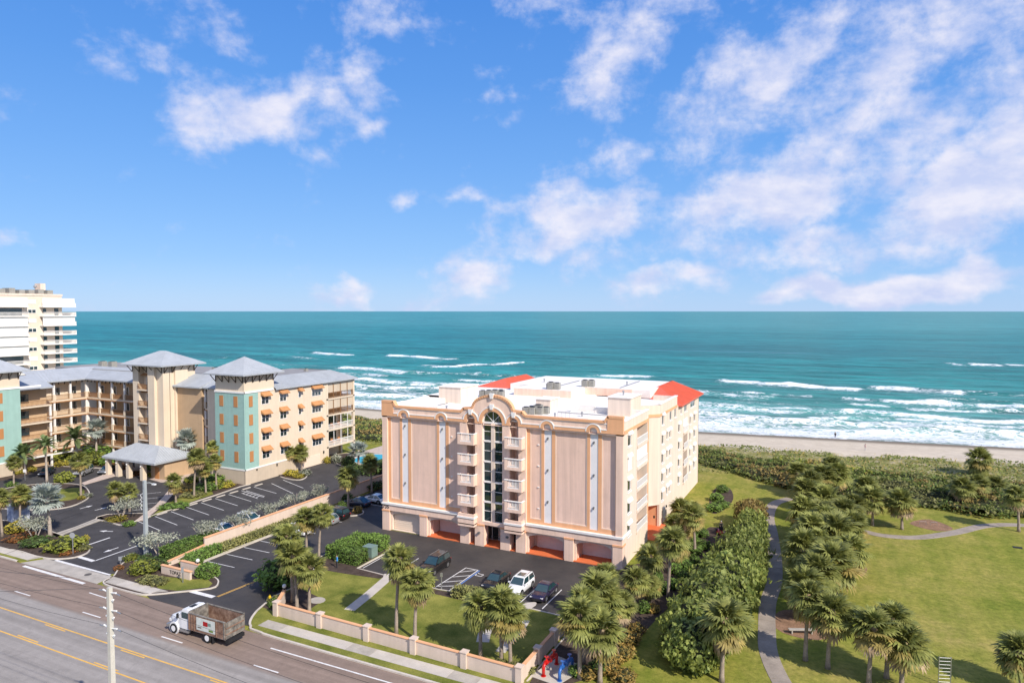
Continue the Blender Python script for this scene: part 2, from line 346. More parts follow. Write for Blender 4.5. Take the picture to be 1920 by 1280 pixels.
def ground_mat():
    m = bpy.data.materials.new('lawn_and_sand'); nt, N, L, b = nodes_of(m)
    b.inputs['Roughness'].default_value = .95; b.inputs['Specular IOR Level'].default_value = .1
    g = N('ShaderNodeNewGeometry'); at = N('ShaderNodeAttribute'); at.attribute_name = 'shore_d'
    def noise(sc, det=5, ro=.65):
        n = N('ShaderNodeTexNoise'); n.inputs['Scale'].default_value = sc; n.inputs['Detail'].default_value = det; n.inputs['Roughness'].default_value = ro
        L(g.outputs['Position'], n.inputs['Vector']); return n.outputs['Fac']
    def ramp(f, stops):
        r = N('ShaderNodeValToRGB'); L(f, r.inputs[0]); e = r.color_ramp.elements
        e[0].position, e[0].color = stops[0][0], (*stops[0][1], 1); e[1].position, e[1].color = stops[-1][0], (*stops[-1][1], 1)
        for p, c in stops[1:-1]: q = e.new(p); q.color = (*c, 1)
        return r.outputs[0]
    def mix(f, a, c, bl='MIX'):
        x = N('ShaderNodeMix'); x.data_type = 'RGBA'; x.blend_type = bl
        if isinstance(f, float): x.inputs[0].default_value = f
        else: L(f, x.inputs[0])
        for i, q in ((6, a), (7, c)):
            if isinstance(q, tuple): x.inputs[i].default_value = (*q, 1)
            else: L(q, x.inputs[i])
        return x.outputs[2]
    grass = ramp(noise(.07, 9, .75), [(.28, (.115, .16, .022)), (.42, (.20, .215, .040)), (.55, (.258, .245, .062)), (.70, (.34, .275, .105))])
    fine = ramp(noise(1.6, 7, .85), [(.3, (.5, .55, .46)), (.7, (1.45, 1.38, 1.3))])
    grass = mix(1.0, grass, fine, 'MULTIPLY'); grass = mix(1.0, grass, ramp(noise(.33, 6, .75), [(.33, (.8, .86, .72)), (.67, (1.2, 1.12, 1.2))]), 'MULTIPLY')
    # worn wheel-and-mower streaks across the park lawn
    mp = N('ShaderNodeMapping'); mp.inputs['Rotation'].default_value = (0, 0, R(-24)); mp.inputs['Scale'].default_value = (.55, .05, 1); L(g.outputs['Position'], mp.inputs[0])
    ns = N('ShaderNodeTexNoise'); ns.inputs['Scale'].default_value = 1.0; ns.inputs['Detail'].default_value = 4; L(mp.outputs[0], ns.inputs['Vector'])
    grass = mix(.55, grass, mix(1.0, grass, ramp(ns.outputs['Fac'], [(.35, (.74, .84, .7)), (.65, (1.2, 1.12, 1.2))]), 'MULTIPLY'))
    sand = ramp(noise(.5, 6), [(.3, (.50, .42, .32)), (.7, (.64, .55, .43))])
    wet = (.20, .165, .125)
    def mr(v, a, c_):
        q = N('ShaderNodeMapRange'); q.interpolation_type = 'SMOOTHSTEP'; q.inputs['From Min'].default_value = a; q.inputs['From Max'].default_value = c_; L(v, q.inputs['Value']); return q.outputs[0]
    sand = mix(mr(at.outputs['Fac'], 2.5, 9.5), wet, sand)
    sand = mix(.5, sand, mix(1.0, sand, ramp(noise(3.5, 5, .8), [(.3, (.7, .7, .7)), (.7, (1.2, 1.2, 1.2))]), 'MULTIPLY'))
    mm = N('ShaderNodeMath'); mm.operation = 'ADD'; L(at.outputs['Fac'], mm.inputs[0])
    m2 = N('ShaderNodeMath'); m2.operation = 'MULTIPLY'; L(noise(.12, 6), m2.inputs[0]); m2.inputs[1].default_value = 26; L(m2.outputs[0], mm.inputs[1])
    scrub = ramp(noise(.45, 7, .72), [(.3, (.13, .15, .04)), (.5, (.24, .22, .08)), (.62, (.40, .34, .22)), (.7, (.55, .47, .37))])
    c = mix(mr(mm.outputs[0], 47, 52), sand, scrub)
    c = mix(mr(at.outputs['Fac'], 56, 66), c, grass)
    L(c, b.inputs['Base Color'])
    bp = N('ShaderNodeBump'); bp.inputs['Strength'].default_value = .5; bp.inputs['Distance'].default_value = .06; L(noise(5, 4, .7), bp.inputs['Height']); L(bp.outputs[0], b.inputs['Normal'])
    return m
GM = ground_mat()
us = np.concatenate([np.arange(-900, -330, 12.), np.arange(-330, 150, 2.), np.arange(150, 900, 12.)])
vs = np.concatenate([np.arange(-260, 40, 10.), np.arange(40, 330, 2.), np.arange(330, 420, 10.)])
ter = grid_mesh('ground', us, vs, terrain_h, GM); struct(ter)
co = np.empty(len(ter.data.vertices)*3, np.float32); ter.data.vertices.foreach_get('co', co); co = co.reshape(-1, 3)
at = ter.data.attributes.new('shore_d', 'FLOAT', 'POINT'); at.data.foreach_set('value', (shore(co[:, 0])-co[:, 1]).astype(np.float32))
ter.data.polygons.foreach_set('use_smooth', [True]*len(ter.data.polygons))

# ---------------------------------------------------------------- sea
def water_mat():
    m = bpy.data.materials.new('sea_water'); nt, N, L, b = nodes_of(m)
    g = N('ShaderNodeNewGeometry'); af = N('ShaderNodeAttribute'); af.attribute_name = 'foam'; ao = N('ShaderNodeAttribute'); ao.attribute_name = 'off'
    def noise(sc, det=5, ro=.6, stretch=(1, 1, 1), dist=0.):
        mp = N('ShaderNodeMapping'); mp.inputs['Scale'].default_value = stretch; mp.inputs['Rotation'].default_value = (0, 0, R(-7)); L(g.outputs['Position'], mp.inputs[0])
        n = N('ShaderNodeTexNoise'); n.inputs['Scale'].default_value = sc; n.inputs['Detail'].default_value = det; n.inputs['Roughness'].default_value = ro; n.inputs['Distortion'].default_value = dist
        L(mp.outputs[0], n.inputs['Vector']); return n.outputs['Fac']
    r = N('ShaderNodeValToRGB'); mr = N('ShaderNodeMapRange'); mr.inputs['From Max'].default_value = 1500; L(ao.outputs['Fac'], mr.inputs['Value'])
    pw = N('ShaderNodeMath'); pw.operation = 'POWER'; pw.inputs[1].default_value = .4; L(mr.outputs[0], pw.inputs[0]); L(pw.outputs[0], r.inputs[0])
    e = r.color_ramp.elements; e[0].position = 0; e[0].color = (.24, .285, .24, 1); e[1].position = 1; e[1].color = (.045, .225, .225, 1)
    for p, c in ((.14, (.15, .275, .25)), (.28, (.06, .23, .208)), (.42, (.024, .19, .182)), (.62, (.013, .16, .163)), (.8, (.018, .178, .178))): q = e.new(p); q.color = (*c, 1)
    v = N('ShaderNodeMapRange'); v.inputs['From Min'].default_value = .3; v.inputs['From Max'].default_value = .7; v.inputs['To Min'].default_value = .42; v.inputs['To Max'].default_value = 1.7
    L(noise(.12, 7, .75, (.3, 1.5, 1)), v.inputs['Value'])
    v2 = N('ShaderNodeMapRange'); v2.inputs['From Min'].default_value = .32; v2.inputs['From Max'].default_value = .68; v2.inputs['To Min'].default_value = .62; v2.inputs['To Max'].default_value = 1.38
    L(noise(.013, 8, .7, (.22, 1.7, 1)), v2.inputs['Value']); vm = N('ShaderNodeMath'); vm.operation = 'MULTIPLY'; L(v.outputs[0], vm.inputs[0]); L(v2.outputs[0], vm.inputs[1])
    sc = N('ShaderNodeVectorMath'); sc.operation = 'SCALE'; L(r.outputs[0], sc.inputs[0]); L(vm.outputs[0], sc.inputs['Scale'])
    # lacy foam: breakers carry it in the attribute, noise tears it up
    lace = noise(.55, 7, .72, (.7, 1.5, 1), 1.2)
    a = N('ShaderNodeMath'); a.operation = 'SUBTRACT'; L(lace, a.inputs[0]); a.inputs[1].default_value = .5
    a2 = N('ShaderNodeMath'); a2.operation = 'MULTIPLY_ADD'; L(a.outputs[0], a2.inputs[0]); a2.inputs[1].default_value = 2.9; L(af.outputs['Fac'], a2.inputs[2])
    fm = N('ShaderNodeMapRange'); fm.interpolation_type = 'SMOOTHSTEP'; fm.inputs['From Min'].default_value = .42; fm.inputs['From Max'].default_value = .88; L(a2.outputs[0], fm.inputs['Value'])
    cap = noise(.16, 8, .75, (.5, 1.8, 1)); cm = N('ShaderNodeMapRange'); cm.inputs['From Min'].default_value = .735; cm.inputs['From Max'].default_value = .775; cm.inputs['To Max'].default_value = .5; L(cap, cm.inputs['Value'])
    mxf = N('ShaderNodeMath'); mxf.operation = 'MAXIMUM'; L(fm.outputs[0], mxf.inputs[0]); L(cm.outputs[0], mxf.inputs[1])
    mx = N('ShaderNodeMix'); mx.data_type = 'RGBA'; L(mxf.outputs[0], mx.inputs[0]); L(sc.outputs[0], mx.inputs[6]); mx.inputs[7].default_value = (.80, .82, .84, 1)
    L(mx.outputs[2], b.inputs['Base Color'])
    rr = N('ShaderNodeMapRange'); rr.inputs['To Min'].default_value = .35; rr.inputs['To Max'].default_value = .8; L(mxf.outputs[0], rr.inputs['Value']); L(rr.outputs[0], b.inputs['Roughness'])
    b.inputs['Specular IOR Level'].default_value = .07
    bp = N('ShaderNodeBump'); bp.inputs['Strength'].default_value = 1.0; bp.inputs['Distance'].default_value = 1.1; L(noise(.22, 8, .68, (.45, 1.5, 1)), bp.inputs['Height'])
    L(bp.outputs[0], b.inputs['Normal'])
    return m
WM = water_mat()
# crests seen from the drone: ends in photo pixels at sea level, width in m, strength
BREAK = [(1357,715,1482,723,5,1.25),(1484,722,1602,729,5,1.3),(1642,728,1792,735,5,1.3),(1812,734,1925,742,4,.8),(1312,733,1420,738,5,.75),(1400,737,1512,744,4,.8),
         (1590,748,1760,759,4,.95),(1745,758,1925,768,5,1.0),(1310,781,1425,786,4,.8),(1350,789,1560,797,4,.55),(1640,808,1925,826,4,.75),(1560,790,1760,795,3,.35),
         (1778,682,1802,684,6,.9),(1822,683,1872,685,6,1.0),(1890,684,1925,686,6,.9),(735,666,852,673,7,1.2),(828,688,972,681,7,1.0),(800,684,824,686,6,.8),
         (592,661,657,666,6,1.1),(1112,704,1216,708,5,1.1),(200,656,256,660,8,1.1),(150,669,345,674,9,1.2),(362,667,420,671,8,1.0),(650,689,760,699,8,.9),
         (690,712,850,722,7,.85),(660,738,720,744,6,.8),(640,700,720,706,7,.8),(870,700,905,704,5,.6),(545,668,600,673,6,.6),(660,756,720,761,5,.7),(1310,757,1400,760,4,.4),(1480,768,1700,783,4,.32)]
_rb = np.random.default_rng(12); XB = []
for t0, n_, st_ in ((14, 10, .8), (26, 10, .9), (40, 10, .95), (56, 9, .95), (76, 8, .95), (100, 6, .85), (135, 4, .6)):
    for q_ in range(n_):
        uc_ = _rb.uniform(-330, 130); ln_ = _rb.uniform(30, 110); tt_ = t0+_rb.uniform(-6, 6); sl_ = _rb.uniform(-.03, .03)
        XB.append((uc_-ln_/2, uc_+ln_/2, tt_, sl_, _rb.uniform(2.6, 4.6), st_*_rb.uniform(.65, 1.1)))
def foam_and_height(U, V):
    t = V-shore(U); foam = np.zeros_like(U); hz = np.zeros_like(U)
    wob = (fbm(U/14, V/30, 21)-.47)*7
    segs = []
    for (x0, y0, x1, y1, wd, st) in BREAK:
        a = G(x0, y0, SEA); b_ = G(x1, y1, SEA); segs.append((a[0], b_[0], a[1], b_[1], None, wd, st))
    for (u0, u1, t0, sl, wd, st) in XB: segs.append((u0, u1, None, sl, t0, wd, st))
    for (u0, u1, v0_, v1_, t0, wd, st) in segs:
        du = u1-u0; s = (U-u0)/du
        vc = v0_+s*(v1_-v0_) if t0 is None else shore(U)+t0+(s-.5)*du*v1_+3*np.sin(U*.06+t0)
        end = np.clip(1-np.maximum(-s, s-1)*abs(du)/6.0, 0, 1)
        q = (V-vc-wob*.8-2.2*np.sin(U*.11+vc*.05))
        wd = wd*1.45; prof = np.where(q < 0, np.exp(-(q/(wd*.75))**2), np.exp(-(q/(wd*.32))**2))
        foam = np.maximum(foam, st*prof*end*(.55+.8*fbm(U/3.0, V/3.0, 31))*np.clip((fbm(U/11+vc.mean()*.37, V/40, 43)-.2)*5, .4, 1))
        foam = np.maximum(foam, .55*st*end*np.where(q < 0, np.exp(q/(wd*2.2)), 0)*np.where(q > -wd*5, 1, 0)*(.5+fbm(U/5, V/5, 77)))
        hz = hz+.85*min(1, st)*np.exp(-((q-wd*.18)/(wd*.42))**2)*np.clip(end*1.4, 0, 1)
    wash = np.clip(1.25-np.abs(t-8-14*(fbm(U/12, V/40, 8)-.4))/15, 0, 1)
    foam = np.maximum(foam, .86*wash)
    zone = np.clip(1.25-t/105, 0, 1)*(.2+.62*np.clip((fbm(U/24, V/8, 51)-.36)*3.4, 0, 1))
    foam = np.maximum(foam, zone*.92)
    swell = .16*np.sin(t*.55+6*fbm(U/30, V/60, 3))+.22*np.sin(t*.21+U*.01+5*fbm(U/60, V/90, 13))
    k = np.clip(t/12, 0, 1)
    return foam, SEA+(swell+hz)*k, t
uu = np.concatenate([np.arange(-420, -260, 4.), np.arange(-260, 150, 1.15), np.arange(150, 330, 4.)]); tt = np.concatenate([np.arange(-8, 130, .85), np.arange(130, 420, 3.0)])
U, T = np.meshgrid(uu, tt, indexing='ij'); V = shore(U)+T
foam, Z, off = foam_and_height(U, V); k = np.clip((420-T)/120, 0, 1); Z = SEA+(Z-SEA)*k
n, m_ = U.shape; idx = np.arange(n*m_).reshape(n, m_)
F = np.stack([idx[:-1, :-1].ravel(), idx[1:, :-1].ravel(), idx[1:, 1:].ravel(), idx[:-1, 1:].ravel()], 1)
sea = np_mesh('sea', np.stack([U.ravel(), V.ravel(), Z.ravel()], 1), F, WM); struct(sea)
for nm, ar in (('foam', foam), ('off', np.maximum(off, 0))):
    a = sea.data.attributes.new(nm, 'FLOAT', 'POINT'); a.data.foreach_set('value', ar.ravel().astype(np.float32))
sea.data.polygons.foreach_set('use_smooth', [True]*len(sea.data.polygons))
# open sea out to the horizon (same surface, coarser), and beside the fine part
xs = np.array([-60000, -20000, -8000, -3000, -1200, -420, -200, 0, 150, 330, 1200, 3000, 8000, 20000, 60000.]); ts = np.array([416.5, 600, 900, 1400, 2200, 3600, 6000, 10000, 18000, 34000, 62000.])
U, T = np.meshgrid(xs, ts, indexing='ij'); V = shore(U)+T; idx = np.arange(U.size).reshape(U.shape)
F = np.stack([idx[:-1, :-1].ravel(), idx[1:, :-1].ravel(), idx[1:, 1:].ravel(), idx[:-1, 1:].ravel()], 1)
V1 = np.stack([U.ravel(), V.ravel(), np.full(U.size, SEA-.012)], 1); O1 = T.ravel()
ex = []
for a0, a1 in ((-60000., -418.), (322., 60000.)):
    ex += [(a0, shore(a0)-8, SEA-.012), (a1, shore(a1)-8, SEA-.012), (a1, shore(a1)+420, SEA-.012), (a0, shore(a0)+420, SEA-.012)]
b0 = len(V1); V1 = np.concatenate([V1, np.array(ex)]); F = np.concatenate([F, np.array([[b0, b0+1, b0+2, b0+3], [b0+4, b0+5, b0+6, b0+7]])])
O1 = np.concatenate([O1, [0, 0, 420, 420]*2])
osea = np_mesh('open_sea', V1, F, WM); struct(osea)
a = osea.data.attributes.new('off', 'FLOAT', 'POINT'); a.data.foreach_set('value', O1.astype(np.float32))
a = osea.data.attributes.new('foam', 'FLOAT', 'POINT'); a.data.foreach_set('value', np.zeros(len(V1), np.float32))

# ---------------------------------------------------------------- roads, lots, kerbs, pavements
def road_mat():
    m = M('road_asphalt', (.30, .272, .248), rough=.9, var=.1, scale=.5, bump=.25, bscale=14, fine=.10, spec=.15, stain=.22, sscale=.5)
    nt = m.node_tree; N = nt.nodes.new; L = nt.links.new; b = nt.nodes['Principled BSDF']
    src = b.inputs['Base Color'].links[0].from_socket
    g = N('ShaderNodeNewGeometry'); s = N('ShaderNodeSeparateXYZ'); L(g.outputs['Position'], s.inputs[0])
    # resurfaced outer lanes are browner; long seams and tyre-polished tracks run with the road
    mr = N('ShaderNodeMapRange'); mr.inputs['From Min'].default_value = 44.9; mr.inputs['From Max'].default_value = 45.5; L(s.outputs[1], mr.inputs['Value'])
    mx = N('ShaderNodeMix'); mx.data_type = 'RGBA'; mx.blend_type = 'MULTIPLY'; mx.inputs[7].default_value = (.84, .69, .61, 1); L(mr.outputs[0], mx.inputs[0]); L(src, mx.inputs[6])
    mp = N('ShaderNodeMapping'); mp.inputs['Scale'].default_value = (.02, 1.3, 1); L(g.outputs['Position'], mp.inputs[0])
    n = N('ShaderNodeTexNoise'); n.inputs['Scale'].default_value = 1; n.inputs['Detail'].default_value = 5; L(mp.outputs[0], n.inputs['Vector'])
    r = N('ShaderNodeMapRange'); r.inputs['From Min'].default_value = .3; r.inputs['From Max'].default_value = .7; r.inputs['To Min'].default_value = .82; r.inputs['To Max'].default_value = 1.12; L(n.outputs['Fac'], r.inputs['Value'])
    sc = N('ShaderNodeVectorMath'); sc.operation = 'SCALE'; L(mx.outputs[2], sc.inputs[0]); L(r.outputs[0], sc.inputs['Scale']); L(sc.outputs[0], b.inputs['Base Color'])
    return m
ROAD = road_mat()
ASPH = M('lot_asphalt', (.044, .042, .044), rough=.7, var=.2, scale=.13, bump=.3, bscale=18, fine=.14, spec=.3, base2=(.078, .068, .062), stain=.25, sscale=.8)
ASPH2 = M('old_lot_asphalt', (.062, .058, .059), rough=.85, var=.22, scale=.3, bump=.3, bscale=16, fine=.12, spec=.2, stain=.3, sscale=.7)
CONC = M('concrete', (.50, .45, .39), rough=.9, var=.12, scale=.6, bump=.2, bscale=10, fine=.08)
CONC2 = M('aged_concrete', (.40, .36, .31), rough=.9, var=.18, scale=.7, bump=.2, bscale=10, fine=.1)
PATHM = M('path_concrete', (.31, .26, .215), rough=.95, var=.2, scale=.6, fine=.12, bscale=8)
KERB = M('kerb_concrete', (.55, .49, .42), rough=.9, var=.15, scale=.8, fine=.08)
PAVER = M('pink_pavers', (.50, .40, .34), rough=.9, var=.18, scale=2.2, fine=.12, bscale=9)
WHITE_LINE = M('white_line', (.70, .68, .66), rough=.8, var=.1, scale=1.5, fine=.16, bscale=7, stain=.3, sscale=2.2)
YELLOW_LINE = M('yellow_line', (.70, .40, .09), rough=.8, var=.12, scale=1.5, fine=.12)
BLUE_LINE = M('blue_line', (.12, .25, .60), rough=.8, var=.1)
LAWN = M('lawn', (.135, .185, .028), rough=.95, var=.42, scale=.3, bump=.5, bscale=6, fine=.26, spec=.1, base2=(.27, .255, .06))
MULCH = M('dark_mulch', (.075, .055, .045), rough=.95, var=.35, scale=1.2, bump=.6, bscale=7, fine=.3, spec=.1)
MULCH2 = M('red_mulch', (.25, .15, .095), rough=.95, var=.3, scale=1.0, bump=.6, bscale=6, fine=.3, spec=.1)
AZ = -.10
def sheet(name, poly, z, mat, thick=.04):
    return struct(MB().prism(poly, z-thick, z).build(name, mat))
def smooth_poly(pts, n=4, closed=False):
    out = []; N_ = len(pts)
    for i in range(N_ if closed else N_-1):
        p0 = pts[(i-1) % N_ if closed else max(i-1, 0)]; p1 = pts[i]; p2 = pts[(i+1) % N_]; p3 = pts[(i+2) % N_ if closed else min(i+2, N_-1)]
        for k in range(n):
            t = k/n; t2 = t*t; t3 = t2*t
            out.append(tuple(.5*((2*p1[a])+(-p0[a]+p2[a])*t+(2*p0[a]-5*p1[a]+4*p2[a]-p3[a])*t2+(-p0[a]+3*p1[a]-3*p2[a]+p3[a])*t3) for a in (0, 1)))
    if not closed: out.append(tuple(pts[-1]))
    return out
def strip_poly(path, w):
    Lf, Rt = [], []
    for i, p in enumerate(path):
        a = path[max(i-1, 0)]; b = path[min(i+1, len(path)-1)]
        dx, dy = b[0]-a[0], b[1]-a[1]; l = math.hypot(dx, dy) or 1; nx, ny = -dy/l*w/2, dx/l*w/2
        Lf.append((p[0]+nx, p[1]+ny)); Rt.append((p[0]-nx, p[1]-ny))
    return Lf, Rt
def kerb(path, w=.16, z0=-.14, z1=.055, closed=False, name='kerb', mat=None):
    if closed: path = list(path)+[path[0], path[1]]
    A, B = strip_poly(path, w); mb = MB(); n = len(A)
    vs = [(*p, z0) for p in A]+[(*p, z1) for p in A]+[(*p, z1) for p in B]+[(*p, z0) for p in B]
    fs = []
    for i in range(n-1):
        for k in range(3): fs.append((k*n+i, k*n+i+1, (k+1)*n+i+1, (k+1)*n+i))
    fs += [(0, n, 2*n, 3*n), (n-1, 2*n-1, 3*n-1, 4*n-1)]
    return struct(mb.add(vs, fs).build(name, mat or KERB))
def mark(name, p, q, w, mat, parent, z=None):
    z = AZ+.006 if z is None else z
    dx, dy = q[0]-p[0], q[1]-p[1]; l = math.hypot(dx, dy); nx, ny = -dy/l*w/2, dx/l*w/2
    o = MB().quad((p[0]+nx, p[1]+ny, z), (q[0]+nx, q[1]+ny, z), (q[0]-nx, q[1]-ny, z), (p[0]-nx, p[1]-ny, z)).build(name, mat, parent, local=True); return o
def gp(*pts): return [G(x, y) for x, y in pts]

road = sheet('road', [(-700, 8), (400, 8), (400, 50.4), (-56, 50.4), (-58.5, 51.2), (-700, 51.2)], AZ, ROAD)
ourlot = sheet('parking_lot', [(-76.0, 54.6), (-73, 51.8), (-71.5, 51.25), (-54, 51.25), (-54, 54), (-25.0, 67), (-25.0, 83.6), (-62.4, 83.6), (-62.4, 133), (-77.4, 133), (-77.4, 60)], AZ+.004, ASPH)
leftlot = sheet('resort_driveway', [(-230, 53.6), (-83.2, 53.6), (-81.6, 55), (-79, 63), (-79, 116), (-101.9, 116), (-101.9, 104), (-230, 104)], AZ+.002, ASPH2)
apron = sheet('driveway_apron', [(-97, 51.25), (-81.2, 51.25), (-81.8, 53.6), (-95.5, 53.6)], AZ+.006, CONC2)
mark('edge_line', (-95.5, 50.75), (-82.6, 50.6), .42, WHITE_LINE, road); 
for a0 in (-113.2, -100.5, -87.8, -74.9, -62.0, -49.2, -36.4): mark('lane_dash', (a0, 45.62), (a0+3.1, 45.62), .16, WHITE_LINE, road)
mark('edge_line', (-50.2, 48.72), (60, 48.6), .17, WHITE_LINE, road)
mark('lane_dash', (-79.4, 49.2), (-76.2, 49.1), .16, WHITE_LINE, road)
for v0, s in ((42.3, -1), (39.1, 1)):
    mark('centre_line', (-400, v0), (200, v0), .16, YELLOW_LINE, road)
    for k in range(-14, 8): mark('centre_dash', (-75.5+k*12.4, v0+s*.28), (-72.0+k*12.4, v0+s*.28), .15, YELLOW_LINE, road)
for a0 in (-100.5, -87.8, -74.9, -62.0, -49.2): mark('lane_dash', (a0, 35.6), (a0+3.1, 35.6), .16, WHITE_LINE, road)
# seal joints cut across the carriageway
SEAM = M('sealed_joint', (.10, .09, .085), rough=.9)
for p, q in (((-103, 46.6), (-86, 50.9)), ((-92.6, 42.8), (-79.8, 50.4))): mark('sealed_joint', p, q, .14, SEAM, road, z=AZ+.009)
# verge, kerb and footway along the road
VERGE = [(-55.4, 51.1), (-56.6, 52.2), (-57.7, 53.9), (-58.05, 55.1), (-54.6, 54.6), (60, 53.7), (60, 50.25), (-53.5, 50.6)]
sheet('verge', VERGE, .006, LAWN, .15)
kerb(smooth_poly([(-58.4, 56.2), (-58.0, 55.0), (-57.6, 53.9), (-56.6, 52.2), (-55.4, 51.1), (-53.5, 50.6), (-40, 50.35), (60, 50.1)], 3), .24, z1=.05)
sw = struct(MB().prism([(-54.9, 51.55), (-54.9, 53.0), (60, 52.45), (60, 51.0)], -.05, .008).build('footway', CONC2))
def slabs(parent, x0, x1, y_at, w, step, name='paving_slab'):
    k = 0; x = x0
    while x < x1-.2:
        e = min(x+step, x1); ya, yb = y_at(x), y_at(e)
        mb = MB(); z = .03+random.uniform(-.004, .004)
        mb.prism([(x+.02, ya+.01), (e-.02, yb+.01), (e-.02, yb+w-.01), (x+.02, ya+w-.01)], .0, z).build(name, CONC if k % 4 else CONC2, parent, local=True); x = e; k += 1
slabs(sw, -54.9, 20, lambda u: 51.55-(u+54.9)*.0048, 1.45, 2.9)
VL = [(-230, 51.3), (-97.5, 51.3), (-96, 53.5), (-230, 53.9)]
sheet('verge', VL, .0, LAWN, .15)
sw2 = struct(MB().prism([(-230, 52.0), (-230, 53.45), (-96.2, 53.45), (-97, 52.0)], -.05, .008).build('footway', CONC2))
slabs(sw2, -132, -96.8, lambda u: 52.0, 1.4, 2.9)
kerb([(-230, 51.3), (-98, 51.3)], .3, z1=.03)
# median island with the name wall, between the two driveways
ISL = smooth_poly([(-81.4, 53.5), (-80.9, 51.9), (-79, 51.35), (-74, 51.35), (-72.2, 51.9), (-70.2, 53.6), (-67.4, 56.2), (-67.9, 57.7), (-69.8, 58.8), (-75.6, 60.2), (-75.6, 84), (-79.2, 84), (-79.2, 64), (-80.6, 60), (-83.5, 58.4), (-84.6, 57.0), (-82.4, 54.6)], 3, True)
sheet('planted_island', ISL, .0, MULCH, .15); kerb(ISL, .16, closed=True)
sheet('verge', [(-72.9, 53.4), (-70.3, 54.0), (-67.9, 56.3), (-68.4, 57.3), (-70.2, 58.0), (-71.4, 57.2), (-76.5, 55.9), (-76, 54.6)], .02, LAWN, .02)
sw3 = struct(MB().prism([(-81.2, 53.4), (-80.6, 51.8), (-73, 51.8), (-71.2, 53.4)], .0, .012).build('footway', CONC2)); slabs(sw3, -80.6, -72.4, lambda u: 51.9, 1.4, 2.05)
# front lawn of the pink building
LAWNP = [(-55.5, 53.0), (-58.0, 55.0), (-58.9, 57.5), (-58.7, 61), (-59.6, 65), (-62.8, 69.0), (-63.0, 76.0), (-61.8, 77.6), (-58.0, 77.9), (-56.2, 76.6), (-55.8, 74.6), (-55.75, 68.9), (-50.5, 68.5), (-43, 67.8), (-38.5, 68.2), (-26.2, 67.6), (-24.9, 67.6), (-24.9, 54.1), (-40, 53.9), (-54.6, 54.2)]
sheet('front_lawn', LAWNP, .0, LAWN, .15)
kerb(LAWNP[2:18], .16)
sheet('mulch_bed', [(-62.7, 69.2), (-62.8, 75.8), (-61.7, 77.3), (-58.0, 77.6), (-56.5, 76.4), (-56.1, 74.4), (-56.0, 69.2), (-50.6, 68.7), (-51.2, 67.4), (-56, 66.8), (-60.5, 66.5)], .008, MULCH, .01)
sheet('mulch_bed', [(-47.8, 68.3), (-43, 67.6), (-38.5, 68.0), (-33.5, 67.8), (-34.6, 66.6), (-39, 66.4), (-44, 66.6)], .008, MULCH, .01)
sheet('mulch_bed', [(-58.2, 55.1), (-58.6, 57.4), (-58.3, 61), (-53, 59.6), (-52.6, 55.3), (-54.5, 54.6)], .008, MULCH, .01)
wk = [G(655, 1143), G(690, 1115), G(727, 1083), (-50.9, 69.2)]
A_, B_ = strip_poly(wk, 1.3); struct(MB().prism(A_+B_[::-1], -.02, .02).build('garden_path', CONC))
wk = smooth_poly([G(905, 1203), G(912, 1180), G(935, 1160), G(990, 1135), (-31.5, 69.3)], 4)
A_, B_ = strip_poly(wk, 1.3); struct(MB().prism(A_+B_[::-1], -.02, .02).build('garden_path', CONC))
wk = smooth_poly([G(938, 1222), G(955, 1200), G(975, 1178), G(985, 1162)], 4)
A_, B_ = strip_poly(wk, 1.0); struct(MB().prism(A_+B_[::-1], -.02, .024).build('garden_path', CONC))
c = G(595, 1125); MB().prism([(c[0]+.95*math.cos(t*.5236), c[1]+.85*math.sin(t*.5236)) for t in range(12)], -.02, .04).build('manhole_pad', CONC2).update_tag(); struct(bpy.data.objects['manhole_pad'])
# stall lines of the pink building's lot
for u0 in (-55.3, -50.6): mark('stall_line', (u0, 69.5), (u0-.2, 75.6), .12, WHITE_LINE, ourlot)
for u0 in (-36.0, -32.6, -29.7): mark('stall_line', (u0, 68.6), (u0, 74.4), .12, WHITE_LINE, ourlot)
for p, q, mt in (((-43.6, 68.4), (-43.4, 75.4), WHITE_LINE), ((-41.6, 68.0), (-41.6, 75.4), WHITE_LINE), ((-41.35, 68.0), (-41.35, 75.4), BLUE_LINE), ((-43.4, 75.4), (-41.6, 75.4), WHITE_LINE),
                 ((-43.5, 70.2), (-41.7, 71.6), WHITE_LINE), ((-43.5, 72.0), (-41.7, 73.4), WHITE_LINE), ((-43.4, 73.8), (-41.9, 75.2), WHITE_LINE), ((-43.5, 68.8), (-41.7, 69.8), WHITE_LINE)):
    mark('bay_marking', p, q, .13, mt, ourlot)
c = G(899, 1076)
for p, q in (((-.45, -.3), (.35, -.3)), ((.35, -.3), (.45, .3)), ((-.2, .35), (.4, .35)), ((-.45, -.3), (-.5, .2)), ((-.5, .55), (-.2, .35))): mark('wheelchair_symbol', (c[0]+p[0], c[1]+p[1]), (c[0]+q[0], c[1]+q[1]), .11, WHITE_LINE, ourlot)
for k in range(8):
    v0 = 62.4+k*3.0; mark('stall_line', (-75.2, v0), (-70.4, v0), .11, WHITE_LINE, ourlot)
for v0 in (93.4, 96.4): mark('stall_line', (-72.6, v0), (-68.0, v0), .11, WHITE_LINE, ourlot)
mark('stop_line', (-69.0, 54.75), (-65.2, 54.75), .6, WHITE_LINE, ourlot)
for du in (0, .22): mark('centre_line', (-65.0+du, 55.0), (-63.9+du, 67.5), .1, YELLOW_LINE, ourlot)
kerb([(-75.5, 60.4), (-75.4, 87.5)], .18)
sheet('hedge_bed', [(-77.6, 60.6), (-75.45, 60.6), (-75.45, 87.5), (-77.6, 87.5)], .014, LAWN, .15)
